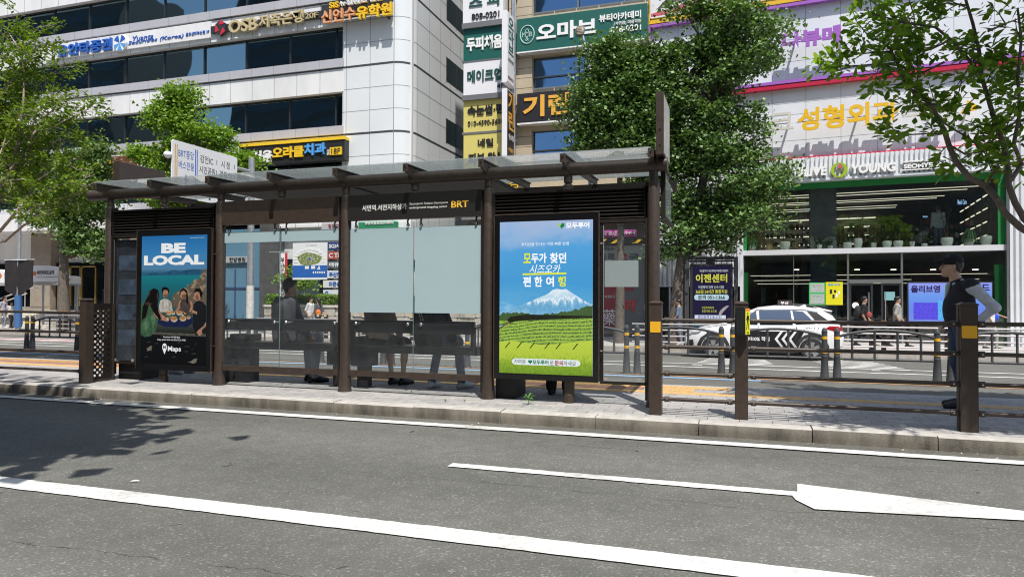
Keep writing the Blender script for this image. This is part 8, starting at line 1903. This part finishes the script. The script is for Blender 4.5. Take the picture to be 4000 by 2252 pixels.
for xx in (1.27,): panel([(xx, .36), (xx+.012, .36), (xx+.012, .98), (xx, .98)], GROOVE, 'door_gap', .013)
panel([(.50, .36), (.512, .36), (.53, .98), (.518, .98)], GROOVE, 'door_gap', .013); panel([(2.22, .40), (2.235, .42), (2.37, .80), (2.31, .98), (2.295, .98), (2.35, .8)], GROOVE, 'door_gap', .013)
for xx in (1.02, 2.0): panel([(xx, .895), (xx+.24, .905), (xx+.24, .935), (xx, .925)], CW, 'door_handle', .03)
for k in range(3): o = 1.72+k*.185; panel([(o, .60), (o+.16, .82), (o+.23, .82), (o+.08, .60), (o+.24, .37), (o+.17, .37)], CW, 'chevron', .016)
for k in range(3): o = 1.86+k*.16; panel([(o, .86), (o+.06, .93), (o+.11, .93), (o+.05, .86)], CW, 'chevron', .010)
panel([(-.80, .66), (-.62, .76), (-.34, .80), (-.42, .74), (-.66, .68)], LENS, 'headlight', .02); panel([(-.82, .36), (-.70, .52), (-.58, .54), (-.56, .38), (-.7, .30)], CLAD, 'bumper_vent', .012)
panel([(3.08, .92), (3.20, 1.0), (3.50, .98), (3.55, .86), (3.3, .86)], REDT, 'tail_light', .012)
mb = MB(); mb.add([(xF+x, CYc+sd*.76, GR+z) for sd in (-1, 1) for x, z in ()] or [(xF+.52, CYc-.72, GR+1.03), (xF+.52, CYc+.72, GR+1.03), (xF+1.18, CYc+.60, GR+1.455), (xF+1.18, CYc-.60, GR+1.455)], [(0, 1, 2, 3)]); part(mb, 'windscreen', CGL, tx0)
mb = MB(); mb.add([(xF+3.47, CYc-.66, GR+1.05), (xF+3.47, CYc+.66, GR+1.05), (xF+3.10, CYc+.58, GR+1.42), (xF+3.10, CYc-.58, GR+1.42)], [(3, 2, 1, 0)]); part(mb, 'rear_window', CGL, tx0)
mb = MB(); mb.prism_y([(xF+2.85, GR+1.46), (xF+3.28, GR+1.40), (xF+3.30, GR+1.43), (xF+2.9, GR+1.53)], CYc-.58, CYc+.58); part(mb, 'spoiler', CW, tx0)
mb = MB(); mb.prism_y([(xF+2.45, GR+1.54), (xF+2.66, GR+1.53), (xF+2.62, GR+1.61)], CYc-.012, CYc+.012); part(mb, 'antenna_fin', CW, tx0)
for sd in (-1, 1):
    mb = MB(); mb.ball((xF+.66, CYc+sd*1.0, GR+1.04), .10, 10, (.8, 1.1, .75)); part(mb, 'mirror', CW, tx0, smooth=True)
xs_, zz_ = ID.px(3038, 1172, CYc)[0], GR+1.56
mb = MB(); mb.cbox(xs_-.0, xs_+.40, CYc-.09, CYc+.09, zz_, zz_+.17, .02); rsn = part(mb, 'roof_sign', mat('roof_sign_brown', (.05, .04, .038), .4), tx0)
part(text_mesh('부산', xs_+.08, zz_+.045, xs_+.30, zz_+.13, CYc-.092, .004, bold=.02), 'lettering', WHL, rsn)
def sidetext(body, m, x0, z0, x1, z1, **k):
    part(text_mesh(body, xF+x0, GR+z0, xF+x1, GR+z1, CYc-bodyY(1.2, .6)-.022, .003, **k), 'lettering', m, tx0)
sidetext('Taxi', WHL, .62, .54, .86, .65, bold=.02); sidetext('최대', WHL, .93, .54, 1.10, .65, bold=.02); sidetext('10% 적립', WHL, 1.12, .53, 1.58, .66, bold=.025); sidetext('아전', WHL, .74, .70, .88, .77)
mb = MB(); mb.box(xF+.62, xF+.72, CYc-bodyY(.7, .72)-.02, CYc-bodyY(.7, .72)-.006, GR+.70, GR+.77); part(mb, 'blue_patch', mat('patch_blue', (.05, .12, .55), .5), tx0)
sidetext('8011', CLAD, 2.55, .905, 2.90, .955)
for xx in (0, WBASE):
    for sd in (-1, 1):
        cy = CYc+sd*.80; mb = MB()
        mb.lathe((xF+xx, cy-sd*.0, GR+WR), [(.20, -.11), (WR-.03, -.11), (WR, -.085), (WR, .085), (WR-.03, .11), (.20, .11)], 28, 'y'); tw_ = part(mb, 'wheel', TYRE, tx0, smooth=True)
        mb = MB(); yo = cy+sd*.112
        mb.lathe((xF+xx, cy, GR+WR), [(.205, -.10), (.222, -.115), (.222, .115), (.205, .10)], 28, 'y')
        for k in range(5):
            a = 2*math.pi*k/5+.3; ca, sa = math.cos(a), math.sin(a); q = []
            for r_, w_ in ((.03, .045), (.205, .075)):
                q += [(xF+xx+ca*r_-sa*w_, yo, GR+WR+sa*r_+ca*w_), (xF+xx+ca*r_+sa*w_, yo, GR+WR+sa*r_-ca*w_)]
            mb.add(q+[(a_, b_-sd*.03, c_) for a_, b_, c_ in q], [(0, 1, 3, 2), (4, 6, 7, 5), (0, 2, 6, 4), (1, 5, 7, 3)])
        mb.cyl((xF+xx, yo-sd*.03, GR+WR), (xF+xx, yo+sd*.006, GR+WR), .045, n=14); part(mb, 'rim', ALLOY, tw_, smooth=True)
        mb = MB(); mb.cyl((xF+xx, yo-sd*.09, GR+WR), (xF+xx, yo-sd*.04, GR+WR), .2, n=20); part(mb, 'brake_disc', CB, tw_)
